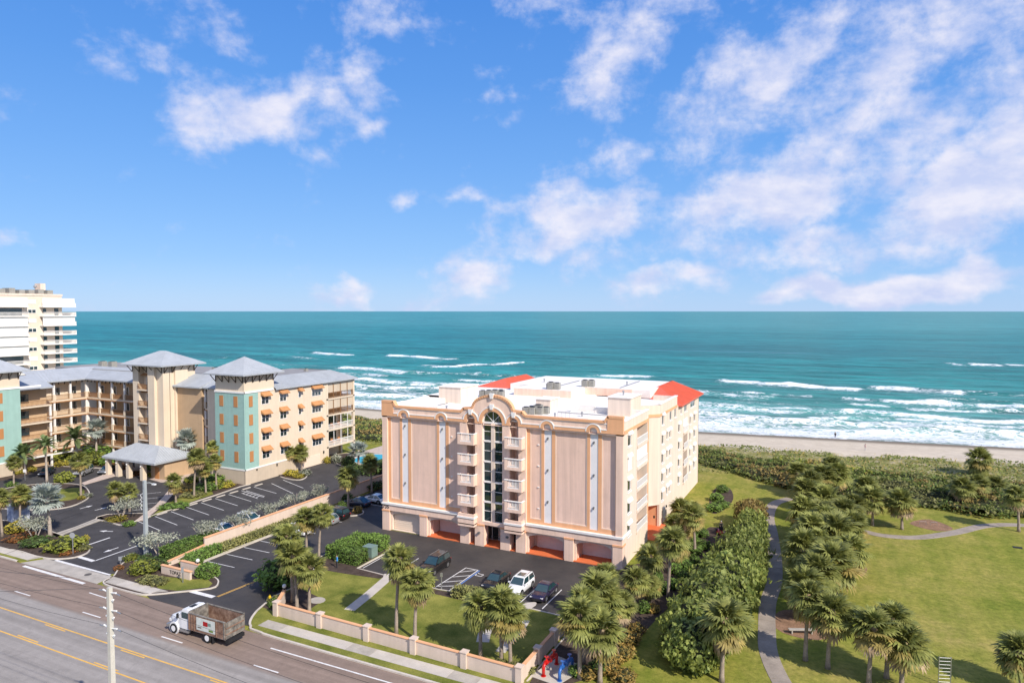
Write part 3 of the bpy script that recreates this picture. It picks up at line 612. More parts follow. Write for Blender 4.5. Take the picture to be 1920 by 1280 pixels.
pk = smooth_poly([(-77.3, 86.4), (-73.0, 86.2), (-71.0, 86.6), (-70.2, 88.0), (-71.0, 89.4), (-73.2, 89.9), (-77.3, 89.9)], 3); kerb(pk, .18)
sheet('planted_island', pk, .0, MULCH, .15)
# resort lot: kerb, beds, stalls, arrows
KB = [G(243, 985), G(250, 978), G(300, 961), G(350, 945), G(400, 929), G(452, 911), (-101.6, 94.2)]
BED = KB+[(-110, 93.2), G(415, 893), G(375, 888), G(345, 905), G(322, 930), G(300, 948), G(272, 962), G(232, 962), G(200, 964), G(182, 969), G(180, 973), G(196, 976), G(222, 983)]
sheet('planted_bed', BED, .0, MULCH, .15); kerb(BED[:7], .18); kerb(BED[-8:]+[BED[0]], .18)
sheet('lawn_strip', [G(279, 970), G(330, 950), G(400, 926), G(395, 915), G(350, 925), G(320, 940)], .012, LAWN, .02)
A_, B_ = strip_poly([G(262, 975), G(300, 946), G(335, 905), G(352, 888)], 1.3); struct(MB().prism(A_+B_[::-1], -.1, .02).build('footpath', PAVER))
for k in range(9):
    v0 = 69.7+k*2.93
    mark('stall_line', (-99.6, v0), (-92.4, v0-1.5), .12, WHITE_LINE, leftlot)
    MB().box(-99.95, -99.7, v0+.5, v0+2.3, AZ, .03).build('wheel_stop', KERB, leftlot, local=True)
mark('stall_line', (-98.6, 96.6), (-89.6, 92.9), .12, WHITE_LINE, leftlot); mark('stall_line', (-98.6, 99.6), (-90.6, 96.6), .12, WHITE_LINE, leftlot)
for q in range(5): mark('hatch_line', (-98.2+q*1.1, 90.2-q*.3), (-97.8+q*1.1, 88.9-q*.3), .13, WHITE_LINE, leftlot)
mark('hatch_line', (-98.8, 90.6), (-92.8, 89.2), .13, WHITE_LINE, leftlot); mark('hatch_line', (-98.2, 89.0), (-92.8, 87.6), .13, WHITE_LINE, leftlot)
def arrow(px, py, ang, parent, L_=2.2):
    c = G(px, py); ca, sa = math.cos(R(ang)), math.sin(R(ang)); z = AZ+.008
    pts = [(-L_/2, -.09), (.1, -.09), (.1, -.38), (L_/2, 0), (.1, .38), (.1, .09), (-L_/2, .09)]
    MB().prism([(c[0]+p[0]*ca-p[1]*sa, c[1]+p[0]*sa+p[1]*ca) for p in pts], z-.003, z).build('lane_arrow', WHITE_LINE, parent, local=True)
for a in ((162, 949, 90), (190, 952, 90), (199, 994, 200), (155, 1008, 20), (208, 1029, 270), (240, 1038, 90)): arrow(*a, leftlot)
mark('stop_line', G(145, 1041), G(176, 1050), .55, WHITE_LINE, leftlot); mark('lane_line', G(176, 1050), G(258, 1021), .2, WHITE_LINE, leftlot); mark('lane_line', G(158, 1022), G(206, 1006), .3, WHITE_LINE, leftlot)
mark('lane_line', G(104, 1048), G(206, 1076), .4, WHITE_LINE, leftlot)
for k in range(5): mark('stall_line', G(248, 965-k*9.5), G(310-k*2, 958-k*9.2), .11, WHITE_LINE, leftlot)
I1 = smooth_poly([G(-60, 1003), G(-60, 1024), G(24, 1030), G(68, 1042), G(104, 1047), G(140, 1044), G(163, 1036), G(168, 1028), G(160, 1021), G(135, 1012), G(108, 1000), G(60, 985), G(0, 975)], 3, True)
sheet('planted_island', I1, .0, MULCH, .15); kerb(I1, .16, closed=True)
MED = [G(98, 1001), G(140, 987), G(178, 972), G(187, 966), G(196, 972), G(160, 985), G(106, 1006)]
sheet('median_strip', MED, .0, CONC2, .15)
I3 = smooth_poly([G(-40, 940), G(0, 952), G(60, 955), G(100, 954), G(135, 948), G(160, 937), G(168, 928), G(164, 917), G(152, 909), G(120, 906), G(60, 908), G(0, 918)], 3, True)
sheet('planted_island', I3, .0, MULCH, .15); kerb(I3, .16, closed=True)
sheet('lawn_strip', smooth_poly([G(100, 920), G(150, 914), G(158, 925), G(140, 935), G(105, 938)], 3, True), .012, LAWN, .02)
PV = [G(185, 880), G(220, 872), G(345, 885), G(335, 902), G(300, 903), G(265, 893), G(225, 889), G(158, 908), G(152, 905), G(192, 890)]
sheet('paved_forecourt', PV, .0, PAVER, .15)
sheet('planted_bed', [G(60, 876), G(190, 876), G(205, 868), G(190, 845), G(50, 850)], .0, MULCH, .15)
sheet('planted_bed', smooth_poly([G(-60, 912), G(0, 900), G(40, 894), G(62, 880), G(58, 868), G(0, 872), G(-60, 880)], 3, True), .0, MULCH, .15)
kerb(smooth_poly([G(60, 876), G(75, 872), G(120, 874), G(190, 877), G(215, 880)], 3), .25)
gi = smooth_poly([G(523, 890), G(540, 897), G(562, 899), G(575, 893), G(572, 884), G(560, 878), G(540, 876)], 3, True); sheet('planted_island', gi, .0, MULCH, .15); kerb(gi, .18, closed=True)
gi = smooth_poly([G(606, 867), G(622, 866), G(640, 872), G(660, 880), G(720, 880), G(720, 850), G(620, 852)], 3, True); sheet('planted_island', gi, .0, MULCH, .15); kerb(gi, .18, closed=True)
# park paths, mulch pits
for pts, w in (([(1500, 1330), (1462, 1272), (1441, 1222), (1438, 1180), (1440, 1130), (1452, 1090), (1453, 1050), (1447, 1000), (1441, 968), (1452, 944), (1482, 934)], 1.75),
               ([(1590, 985), (1622, 996), (1660, 1004), (1722, 1007), (1790, 998), (1850, 985), (1930, 985), (2050, 1000)], 1.7)):
    P_ = smooth_poly(gp(*pts), 6); A_, B_ = strip_poly(P_, w); par = struct(MB().prism(A_+B_[::-1], -.08, .008).build('park_path', PATHM))
    acc = 0; i0 = 0
    for i in range(1, len(P_)):
        acc += math.hypot(P_[i][0]-P_[i-1][0], P_[i][1]-P_[i-1][1])
        if acc > 1.9 or i == len(P_)-1:
            a_, b_ = strip_poly(P_[i0:i+1], w-.03); 
            sh = lambda p, q, t: (p[0]+(q[0]-p[0])*t, p[1]+(q[1]-p[1])*t)
            if len(a_) >= 2:
                a_[0] = sh(a_[0], a_[1], .03); b_[0] = sh(b_[0], b_[1], .03)
                MB().prism(a_+b_[::-1], .0, .028+random.uniform(-.004, .004)).build('path_slab', PATHM, par, local=True)
            acc = 0; i0 = i
for pts in ([(1455, 1150), (1480, 1142), (1515, 1150), (1545, 1170), (1546, 1197), (1500, 1195), (1456, 1178)], [(1705, 981), (1742, 973), (1787, 990), (1757, 995)], [(1600, 1060), (1612, 1055), (1626, 1066), (1615, 1080)]):
    sheet('mulch_pit', smooth_poly(gp(*pts), 3, True), .012, MULCH2, .02)
BEDR = [(-24.8, 84.5), (-24.8, 69), (-24.6, 54), (-20.5, 56.5), (-18.5, 63), (-17.5, 72), (-15.5, 84), (-14.2, 95), (-15.2, 104), (-18, 106), (-19.8, 97), (-21.2, 88)]
sheet('mulch_bed', smooth_poly(BEDR, 3, True), .008, MULCH, .02)
sheet('mulch_bed', smooth_poly(gp((1335, 962), (1358, 955), (1375, 935), (1368, 915), (1345, 912), (1330, 935)), 3, True), .008, MULCH, .02)
# pool terrace between the resort and the pink building
sheet('pool_terrace', [(-101.6, 116.6), (-79.6, 112), (-79.6, 133), (-101.6, 136)], -.02, PAVER, .1)
POOLW = GLASS('pool_water', (.02, .36, .42), .05, .6)
sheet('pool_coping', smooth_poly([(-97.6, 117.4), (-84, 117.4), (-83, 127.4), (-97.6, 127.4)], 3, True), .03, CONC, .04)
sheet('pool', smooth_poly([(-96.6, 118.3), (-84.8, 118.3), (-83.9, 126.5), (-96.8, 126.5)], 3, True), .045, POOLW, .02)
# ================================================================ PINK CONDOMINIUM
PINK = M('pink_stucco', (.84, .605, .48), rough=.9, var=.05, scale=.35, bump=.15, bscale=14, fine=.03, streak=.13, stain=.07, sscale=.6)
PANEL = M('pink_panel_stucco', (.84, .585, .465), rough=.9, var=.05, scale=.4, zlines=2.6, fine=.03, streak=.15, stain=.08, sscale=.5)
CREAM = M('cream_lit_stucco', (.76, .625, .515), rough=.9, var=.03, scale=.3, fine=.03, streak=.12)  # on the flank, stronger sun on the pink stucco put into colour
ORANGE = M('apricot_trim', (.77, .41, .22), rough=.85, var=.06, scale=.6, fine=.04, streak=.08)
WHT = M('white_paint', (.80, .77, .74), rough=.7, var=.03)
WSTRIP = M('white_strip_render', (.80, .77, .76), rough=.85, var=.03, scale=1.2, fine=.03)
ROOFW = M('white_roof_membrane', (.80, .755, .70), rough=.8, var=.07, scale=.25, fine=.05, bscale=3, stain=.16, sscale=.45)
REDM = M('red_roof_metal', (.66, .135, .07), rough=.45, var=.06, scale=.5, spec=.4)
TERRA = M('orange_tile_floor', (.66, .165, .06), rough=.6, var=.08, scale=1.0)
PGAR = M('pink_garage_door', (.80, .66, .61), rough=.7, var=.03, zlines=1.05)
GAR = M('beige_garage_door', (.78, .63, .50), rough=.7, var=.03, zlines=1.05)
GLS = GLASS('window_glass'); GLS2 = GLASS('atrium_glass', (.012, .03, .03), .02, 1.0)
DARKD = M('grey_door', (.16, .155, .15), rough=.5, var=.05)
ACM = M('grey_unit', (.30, .29, .26), rough=.6, var=.2, scale=3, zlines=6)
METAL = M('galvanised', (.42, .42, .42), rough=.4, metal=.7, var=.1)
BLACK = M('black_metal', (.02, .02, .02), rough=.5)
UL, UR, UC, VF = -62.55, -25.05, -43.8, 83.5
condo = thing('condominium_building', 'pink six-storey condominium with tall arched glass atrium and red metal roof corners', 'building', (UC, VF, 0))
def part(name, mb, mat, parent=None, smooth=False): return mb.build(name, mat, parent or condo, smooth)
def mir(u): return 2*UC-u
FZ = [2.72, 5.6, 8.5, 11.4, 14.3]     # balcony undersides
# --- body
mb = MB(); mb.box(UL+.05, UR-1.9, VF+3.2, 96, -.15, 3.3); mb.box(UL+.05, UR-1.9, VF+1.75, 95.95, 3.3, 17.85)
mb.box(-60, -29.4, 95.9, 104, 3.3, 17.8); mb.box(-60, -31, 97, 104, -.15, 3.3)
mb.box(-67.4, -26.7, 103.4, 133.3, -.15, 17.4); part('wall', mb, PINK)
mb = MB(); mb.box(UL+.05, UL+.4, VF+.4, VF+3.4, -.15, 17.4); part('wall', mb, PINK)
# --- front skin: pilasters / spandrel / attic as one plate with openings
strips = [(-59.15, -58.05), (-52.65, -51.55)]; strips += [(mir(b), mir(a)) for a, b in strips]
sil = [(UL, 17.1), (UR, 17.1), (UR, 19.55), (mir(-60.5), 19.55), (mir(-60.0), 18.85), (mir(-48.9), 18.85), (mir(-48.4), 19.35), (mir(-47.1), 19.45)]
sil += arc(UC, 19.4, 3.2, 8, 172, 20, 1.95) + [(-47.1, 19.45), (-48.4, 19.35), (-48.9, 18.85), (-60.0, 18.85), (-60.5, 19.55), (UL, 19.55)]
def arch_hole(a, b, z0, zs, n=14):
    r = (b-a)/2; return [(a, z0), (b, z0)]+arc((a+b)/2, zs, r, 0, 180, n)
NL = (-47.85, -46.5); NR = (mir(-46.5), mir(-47.85)); BW = (-45.38, 2*UC+45.38)
att_holes = [arch_hole(a, b, 17.15, 17.42) for a, b in strips]+[arch_hole(*NL, 17.15, 17.68), arch_hole(*NR, 17.15, 17.68), arch_hole(*BW, 17.15, 17.55)]
att = part('parapet', MB().plate(sil, att_holes, VF, VF+.55), PINK)
# coping that follows the silhouette
top = [p for p in sil[2:]]
mb = MB()
for i in range(len(top)-1):
    p, q = Vector((top[i][0], 0, top[i][1])), Vector((top[i+1][0], 0, top[i+1][1])); d = (q-p).normalized(); n = Vector((-d.z, 0, d.x)); n = n if n.z > 0 or abs(n.z) < .01 else -n
    e = d*.02; a, b = p-e, q+e; A2, B2 = a-n*.26, b-n*.26; A1, B1 = a+n*.06, b+n*.06
    mb.add([(A2.x, VF-.13, A2.z), (B2.x, VF-.13, B2.z), (B1.x, VF-.13, B1.z), (A1.x, VF-.13, A1.z), (A2.x, VF+.6, A2.z), (B2.x, VF+.6, B2.z), (B1.x, VF+.6, B1.z), (A1.x, VF+.6, A1.z)],
           [(0, 1, 2, 3), (7, 6, 5, 4), (3, 2, 6, 7), (0, 3, 7, 4), (1, 5, 6, 2), (0, 4, 5, 1)])
part('coping', mb, ORANGE, att)
for s in (0, 1):
    a, b = (UL-.04, -60.5) if not s else (mir(-60.5), UR+.04)
    part('corner_block', MB().box(a, b, VF-.09, VF+.3, 17.3, 19.5), ORANGE, att)
# orange band that hops over every arch
def band(mb, c, ri, ro, zs, d0, d1):
    o = arc(c, zs, ro, 0, 180, 16); i_ = arc(c, zs, ri, 180, 0, 16); mb.plate(o+i_, [], d0, d1)
mb = MB(); segs = []
archs = [((a+b)/2, (b-a)/2, 17.42, .95) for a, b in strips]+[((NL[0]+NL[1])/2, .675, 17.68, 1.1), ((NR[0]+NR[1])/2, .675, 17.68, 1.1), (UC, BW[1]-UC, 17.55, 2.08)]
archs.sort(); xprev = -60.5
for c, ri, zs, ro in archs:
    if c-ro > xprev: mb.box(xprev, c-ro+.03, VF-.10, VF+.2, 17.3, 17.72)
    band(mb, c, ri, ro, zs, VF-.12, VF+.1); mb.box(c-ro, c-ri, VF-.12, VF+.1, 17.3, zs); mb.box(c+ri, c+ro, VF-.12, VF+.1, 17.3, zs); xprev = c+ro-.03
mb.box(xprev, mir(-60.5), VF-.10, VF+.2, 17.3, 17.72); part('arched_band', mb, ORANGE, att)
mb = MB()
for c, ri, zs, ro in archs: band(mb, c, ro, ro+.13, zs, VF-.15, VF+.05)
xprev = -60.4
for c, ri, zs, ro in archs:
    if c-ro-.12 > xprev: mb.box(xprev, c-ro-.05, VF-.13, VF+.05, 17.72, 17.84)
    xprev = c+ro+.05
mb.box(xprev, mir(-60.4), VF-.13, VF+.05, 17.72, 17.84); mb.box(-60.5, -48.9, VF-.05, VF+.05, 18.5, 18.6); mb.box(mir(-48.9), mir(-60.5), VF-.05, VF+.05, 18.5, 18.6)
part('white_moulding', mb, WHT, att)
for c, z in ((UC, 19.78), ((NL[0]+NL[1])/2, 18.9), ((NR[0]+NR[1])/2, 18.9), (UC, 21.3)):
    part('keystone', MB().plate([(c-.2, z-.42), (c+.2, z-.42), (c+.32, z+.3), (c-.32, z+.3)], [], VF-.3, VF+.1), WHT, att)
# --- wall fields between pilasters
fields = [(UL+.9, -49.0), (mir(-49.0), UR-.9)]
for a, b in ((UL, UL+.9), (UR-.9, UR)): part('pilaster', MB().box(a, b, VF, VF+.6, 3.9, 17.3), PINK)
for fi, (a, b) in enumerate(fields):
    st = sorted(s for s in strips if a < s[0] < b)
    # orange frame: set back, with panel and strip openings
    xs = [a+.48, st[0][0]-.42, st[0][1]+.5, st[1][0]-.4, st[1][1]+.5, b-.15]
    holes = [rect(xs[0], xs[1], 4.75, 17.2), rect(xs[2], xs[3], 4.75, 17.2), rect(xs[4], xs[5], 4.75, 17.2)]+[rect(s[0], s[1], 4.45, 17.25) for s in st]
    fr = part('panel_frame', MB().plate(rect(a, b, 4.1, 17.3), holes, VF+.3, VF+.52), ORANGE)
    for x0, x1 in ((xs[0], xs[1]), (xs[2], xs[3]), (xs[4], xs[5])):
        pn = part('wall_panel', MB().box(x0-.02, x1+.02, VF+.4, VF+.62, 4.72, 17.25), PANEL)
        mb = MB(); mb.box(x0, x0+.11, VF+.33, VF+.45, 4.75, 17.2); mb.box(x1-.11, x1, VF+.33, VF+.45, 4.75, 17.2); mb.box(x0+.11, x1-.11, VF+.33, VF+.45, 4.75, 4.88); part('lit_reveal', mb, CREAM, pn)  # cream strips stand for sunlit panel reveals, light put into their colour
    for s in st:
        ws = part('white_strip', MB().box(s[0]-.02, s[1]+.02, VF+.36, VF+.7, 4.4, 18.1), WSTRIP)
        for z in (7.3, 11.6, 15.9):
            mb = MB(); c = (s[0]+s[1])/2; mb.box(c-.08, c+.08, VF+.24, VF+.37, z-.02, z+.2); mb.cyl((c, VF+.2, z-.18), (c, VF+.2, z+.06), .06, .09, 6); part('wall_lamp', mb, DARKD, ws)
    for x, zz in ((xs[4]+.5 if not fi else xs[0]+1.2, (6.2, 9.1, 12.0, 14.9)),):
        for z in zz: part('vent', MB().box(x-.12, x+.12, VF+.3, VF+.52, z, z+.14), WHT)
# --- centre bay: piers between the niches and the atrium
for a, b in ((-49.0, NL[0]), (NL[1], BW[0]), (BW[1], NR[0]), (NR[1], mir(-49.0))):
    part('pier', MB().box(a, b, VF-.02, VF+.6, 3.2, 17.32), CREAM if False else PINK)
for nl, bx in ((NL, (-48.8, -46.2)), (NR, (mir(-46.2), mir(-48.8)))):
    mb = MB(); mb.box(nl[0]-.3, nl[0], VF+.55, VF+1.8, 3.2, 18.4); mb.box(nl[1], nl[1]+.3, VF+.55, VF+1.8, 3.2, 18.4); mb.box(nl[0]-.3, nl[1]+.3, VF+.5, VF+1.8, 18.4, 18.6); part('niche_wall', mb, PINK)
    for i, z in enumerate(FZ):
        c = (nl[0]+nl[1])/2
        d = part('door', MB().box(c-.12, nl[1]-.05, VF+1.68, VF+1.78, z+.4, z+2.45), DARKD); part('door_frame', MB().box(c-.22, c-.12, VF+1.6, VF+1.78, z+.4, z+2.5).box(c-.22, nl[1], VF+1.6, VF+1.78, z+2.45, z+2.55), WHT, d)
        bal = part('balcony', MB().box(bx[0], bx[1], VF-1.0, VF+.02, z, z+.42).box(nl[0], nl[1], VF, VF+1.75, z+.2, z+.42), PINK)
        if i == 0:
            part('ledge', MB().box(bx[0]-.08, bx[1]+.08, VF-1.1, VF+.02, 3.88, 4.12), WHT, bal); part('parapet_wall', MB().box(bx[0], bx[1], VF-1.0, VF-.8, 3.0, 4.5).box(bx[1]-.2, bx[1], VF-.8, VF, 3., 4.5).box(bx[0], bx[0]+.2, VF-.8, VF, 3., 4.5), PINK, bal); continue
        mb = MB(); h0, h1 = z+.42, z+1.5
        part('parapet_wall', MB().box(bx[0], bx[0]+.42, VF-1.0, VF-.82, h0, h1).box(bx[0], bx[0]+.18, VF-.83, VF, h0, h1), PINK, bal); part('parapet_wall', MB().box(bx[1]-.42, bx[1], VF-1.0, VF-.82, h0, h1).box(bx[1]-.18, bx[1], VF-.83, VF, h0, h1), PINK, bal)
        mb = MB(); x0, x1 = bx[0]+.42, bx[1]-.42; mb.box(bx[0]-.04, bx[1]+.04, VF-1.05, VF-.78, h1, h1+.1); mb.box(bx[1]-.2, bx[1]+.04, VF-.78, VF, h1, h1+.1); mb.box(x0, x1, VF-.97, VF-.85, h0, h0+.1)
        nb = 8
        for k in range(nb): x = x0+(k+.5)*(x1-x0)/nb; mb.box(x-.05, x+.05, VF-.95, VF-.87, h0+.1, h1)
        part('railing', mb, WHT, bal)
# --- atrium window: arched, two halves of panes between white transoms
aw = part('atrium_window', MB().plate([(BW[0], 3.35), (BW[1], 3.35)]+arc(UC, 17.55, BW[1]-UC, 0, 180, 18), [[(BW[0]+.13, 3.5), (BW[1]-.13, 3.5)]+arc(UC, 17.55, BW[1]-UC-.13, 0, 180, 18)], VF+.28, VF+.5), WHT)
part('mullion', MB().box(UC-.28, UC+.28, VF+.2, VF+.55, 3.4, 17.4), CREAM, aw)
lv = [3.5, 6.25, 9.1, 11.97, 14.85, 17.45]
for k in range(5):
    z0, z1 = lv[k], lv[k+1]
    if k < 5: part('transom', MB().box(BW[0]+.1, BW[1]-.1, VF+.24, VF+.52, z1-.14, z1+.1), WHT, aw)
    for x0, x1 in ((BW[0]+.13, UC-.28), (UC+.28, BW[1]-.13)):
        zm = (z0+z1)/2+.05
        for q0, q1 in ((z0+.08, zm-.03), (zm+.03, z1-.14)): part('pane', MB().box(x0, x1, VF+.38, VF+.42, q0, q1), GLS2, aw)
        part('glazing_bar', MB().box(x0, x1, VF+.33, VF+.46, zm-.035, zm+.035), WHT, aw)
rr = BW[1]-UC-.13
for k in range(4):
    a0, a1 = 45*k, 45*k+45; part('fan_pane', MB().plate([(UC, 17.56)]+arc(UC, 17.56, rr, a0, a1, 6), [], VF+.38, VF+.42), GLS2, aw)
for a in (45, 90, 135):
    d = Vector((math.cos(R(a)), 0, math.sin(R(a)))); part('fan_bar', MB().cyl((UC, VF+.38, 17.55), (UC+d.x*rr, VF+.38, 17.55+d.z*rr), .055, n=4), WHT, aw)
# --- ground storey: piers, arched beam plates, garages
PIERS = [(-62.6, -61.3), (-55.88, -54.62), (-48.95, -47.5), (-46.55, -45.1)]; PIERS += [(mir(b), mir(a)) for a, b in PIERS][::-1]
for a, b in PIERS:
    pr = part('column', MB().box(a, b, VF-.06, VF+1.25, -.15, 3.0), CREAM if False else PINK)
    part('column_cap', MB().box(a-.05, b+.05, VF-.11, VF+1.3, 2.78, 3.02), ORANGE, pr)
for a, b in ((PIERS[0][1], PIERS[1][0]), (PIERS[1][1], PIERS[2][0]), (PIERS[5][1], PIERS[6][0]), (PIERS[6][1], PIERS[7][0])):
    w = (b-a)/2; c = (a+b)/2
    hole = [(a+.25, 0), (b-.25, 0), (b-.25, 2.05)]+[(c+(w-.25)*math.cos(t), 2.05+.62*math.sin(t)) for t in [math.pi*i/14 for i in range(1, 14)]]+[(a+.25, 2.05)]
    part('garage_arch', MB().plate(rect(a, b, -.1, 3.1), [[(p[0], max(p[1], -.05)) for p in hole]], VF+.35, VF+.7), CREAM)
beam = MB(); beam.box(UL, -49, VF-.02, VF+.6, 2.95, 4.0); beam.box(mir(-49), UR, VF-.02, VF+.6, 2.95, 4.0); beam.box(-49, mir(-49), VF-.01, VF+.6, 3.0, 3.45); part('spandrel_beam', beam, PINK)
mb = MB(); mb.box(UL-.12, -49, VF-.16, VF+.3, 3.84, 4.12); mb.box(mir(-49), UR+.12, VF-.16, VF+.3, 3.84, 4.12); mb.box(UR-.1, UR+.12, VF+.3, 87, 3.84, 4.12); part('white_cornice', mb, WHT)
part('soffit', MB().box(UL+.3, UR-.3, VF+.6, VF+3.3, 3.0, 3.2), PINK)
part('garage_door', MB().box(-61.2, -56.0, VF+.8, VF+.9, -.05, 2.75), GAR)
for a, b in ((-54.2, -49.4), (mir(-49.4), mir(-54.2)), (mir(-55.9), mir(-61.2))): part('garage_door', MB().box(a, b, VF+2.95, VF+3.25, -.05, 2.6), PGAR)
part('terracotta_floor', MB().box(-54.7, UR-.2, VF+.05, VF+3.3, -.12, .01), TERRA)
lob = part('lobby_screen', MB().box(-46.9, -40.6, VF+2.9, VF+3.25, 0, 3.0), PINK)
for k in range(5): part('pane', MB().box(-46.3+k*1.1, -45.3+k*1.1, VF+2.8, VF+2.95, .1, 1.9).box(-46.3+k*1.1, -45.3+k*1.1, VF+2.8, VF+2.95, 2.0, 2.7), GLS, lob)
mb = MB()
for k in range(6): mb.box(-46.4+k*1.1, -46.3+k*1.1, VF+2.76, VF+2.95, .0, 2.8)
mb.box(-46.4, -40.8, VF+2.76, VF+2.95, 1.9, 2.0); part('door_frame', mb, WHT, lob)
for u0 in (-45.8, -41.4): part('wall_lamp', MB().box(u0-.15, u0+.15, VF-.35, VF-.05, 1.7, 1.95), DARKD)
for u0 in (-54.62, mir(-48.95)-.3, mir(-55.88)+.0): part('cross_wall', MB().box(u0-.0, u0+.25, VF+1.2, VF+3.2, -.1, 3.05), PINK)
def text(body, size, loc, rot, mat, name, parent, extrude=.02):
    cu = bpy.data.curves.new(name, 'FONT'); cu.body = body; cu.size = size; cu.extrude = extrude; cu.align_x = 'LEFT'
    q = bpy.data.objects.new('tmp', cu); COL.objects.link(q); dg = bpy.context.evaluated_depsgraph_get(); dg.update(); me = bpy.data.meshes.new_from_object(q.evaluated_get(dg)); bpy.data.objects.remove(q)
    me.materials.clear(); me.materials.append(mat); o = bpy.data.objects.new(name, me); COL.objects.link(o); o.parent = parent
    off = ORG.get(parent.name, (0, 0, 0)); o.location = (loc[0]-off[0], loc[1]-off[1], loc[2]-off[2]); o.rotation_euler = rot; return o
text('735', .78, (UL+.02, VF-.05, 3.22), (R(90), 0, 0), BLACK, 'house_number', condo)
# --- right flank
def window(pl_holes, v0, v1, z0, z1, U=UR, hood=True, parent=None, mull=1, glass=None):
    pl_holes.append(rect(v0, v1, z0, z1)); parent = parent or condo
    w = MB(); w.plate(rect(v0, v1, z0, z1), [rect(v0+.09, v1-.09, z0+.09, z1-.09)], U-.2, U-.08, 'x'); w = part('window', w, WHT, parent)
    if mull: part('sash_bar', MB().box(U-.19, U-.1, (v0+v1)/2-.04, (v0+v1)/2+.04, z0+.09, z1-.09), WHT, w)
    part('pane', MB().box(U-.18, U-.14, v0+.09, v1-.09, z0+.09, z1-.09), glass or GLS, w)
    part('sill', MB().box(U-.05, U+.1, v0-.1, v1+.1, z0-.12, z0), WHT, w)
    if hood: part('hood', MB().add([(U, v0-.15, z1+.08), (U, v1+.15, z1+.08), (U, v1+.15, z1+.5), (U, v0-.15, z1+.5), (U+.28, v0-.15, z1+.08), (U+.28, v1+.15, z1+.08), (U+.1, v1+.15, z1+.5), (U+.1, v0-.15, z1+.5)], [(4, 5, 6, 7), (0, 4, 7, 3), (1, 2, 6, 5), (3, 7, 6, 2), (0, 1, 5, 4)]), WHT, w)
    return w
rows = [16.85, 13.85, 10.9, 7.95, 5.0]
h = []
SHUT = M('white_shutter', (.82, .80, .78), rough=.6, var=.02, zlines=3.0)
for i, zt in enumerate(rows):
    w = window(h, 85.7, 87.4, zt-1.55, zt, mull=0)
    if i == 1: part('shutter', MB().box(UR-.1, UR+.06, 85.75, 87.35, zt-1.5, zt), SHUT, w)
BAL = [(90.1, 95.4)]
for i, zt in enumerate(rows):
    zf = zt-2.35; h.append(rect(90.1, 95.4, zf+.25, zt+.35))
    b = part('balcony', MB().box(UR-1.9, UR+.15, 90.0, 95.5, zf, zf+.25), CREAM)
    if i == 1: part('shutter', MB().box(UR-.12, UR-.02, 90.15, 95.35, zf+.25, zt+.33), SHUT, b)
    else:
        part('sliding_door', MB().box(UR-1.88, UR-1.8, 91.2, 94.6, zf+.25, zf+2.4), GLS, b)
        part('back_wall', MB().box(UR-1.95, UR-1.87, 90, 95.5, zf+.2, zt+.6), PINK, b)
    mb = MB(); mb.box(UR+.02, UR+.1, 90.05, 95.45, zf+1.22, zf+1.32); mb.box(UR+.03, UR+.09, 90.05, 95.45, zf+.32, zf+.4)
    for k in range(30): v = 90.1+k*5.3/29; mb.box(UR+.035, UR+.085, v-.03, v+.03, zf+.3, zf+1.25)
    part('railing', mb, WHT, b)
s1 = part('flank_wall', MB().plate(rect(VF+.6, 96.0, -.15, 17.25), h, UR-.35, UR, 'x'), CREAM)
mb = MB(); mb.box(UR-2, UR-.35, 89.85, 90.1, 2.3, 17.25); mb.box(UR-2, UR-.35, 95.4, 96, 2.3, 17.25); part('recess_wall', mb, CREAM)
mb = MB(); mb.box(UR-.4, UR+.08, VF+.6, 96.05, 17.25, 17.7); mb.box(UR-.38, UR+.05, 95.6, 96.1, 3.4, 17.25); mb.box(UR-3.2, UR, 95.95, 96.12, 3.4, 17.7); part('orange_band', mb, ORANGE)
part('parapet', MB().box(UR-.35, UR+.0, VF+.55, 96, 17.7, 18.85), CREAM); part('coping', MB().box(UR-.42, UR+.08, VF+.55, 96.06, 18.85, 19.0), WHT)
part('notch_wall', MB().box(UR-3.3, UR-.3, 95.7, 95.95, -.1, 17.3), ORANGE)
# rear wing of the flank, starting with a 45-degree corner over an open entry
CH = 3.3
chm = [(UR-CH, 99.6), (UR, 102.9), (UR-.35, 103.2), (UR-CH-.3, 99.95)]
part('angled_wall', MB().prism(chm, 3.4, 16.95).prism([(UR-CH-6, 99.6), (UR-CH, 99.6), (UR-CH-.1, 99.95), (UR-CH-6, 99.95)], 3.4, 16.95), CREAM)
part('angled_parapet', MB().prism(chm, 17.2, 18.7), CREAM); part('angled_band', MB().prism([(UR-CH-.02, 99.5), (UR+.08, 102.85), (UR-.35, 103.2), (UR-CH-.3, 99.95)], 16.9, 17.35), ORANGE)
part('entry_wall', MB().box(UR-6, UR-.35, 103.0, 103.35, -.1, 3.5).box(UR-6.3, UR-6, 96, 103.3, -.1, 3.5), ORANGE); part('entry_soffit', MB().prism([(UR-6.3, 96), (UR-3, 99.4), (UR-.1, 102.8), (UR-.1, 103.3), (UR-6.3, 103.3)], 3.35, 3.5), CREAM)  # orange bounce light in the recess put into the entry wall's colour
part('terracotta_floor', MB().box(UR-6, UR+.9, 96.2, 103, -.12, .015).box(UR, UR+1.0, 103, 108, -.12, .012), TERRA)
h2 = []
for zt in rows: window(h2, 104.0, 105.5, zt-1.5, zt, mull=0)
for v0, v1 in ((109.2, 110.8), (112.6, 114.1)): window(h2, v0, v1, rows[0]-1.5, rows[0], mull=0, hood=False)
for zt in rows[1:]:
    window(h2, 107.2, 108.3, zt-1.25, zt, mull=0); window(h2, 109.0, 110.2, zt-1.25, zt, mull=0)
    window(h2, 115.6, 117.2, zt-1.5, zt-.1, mull=0)
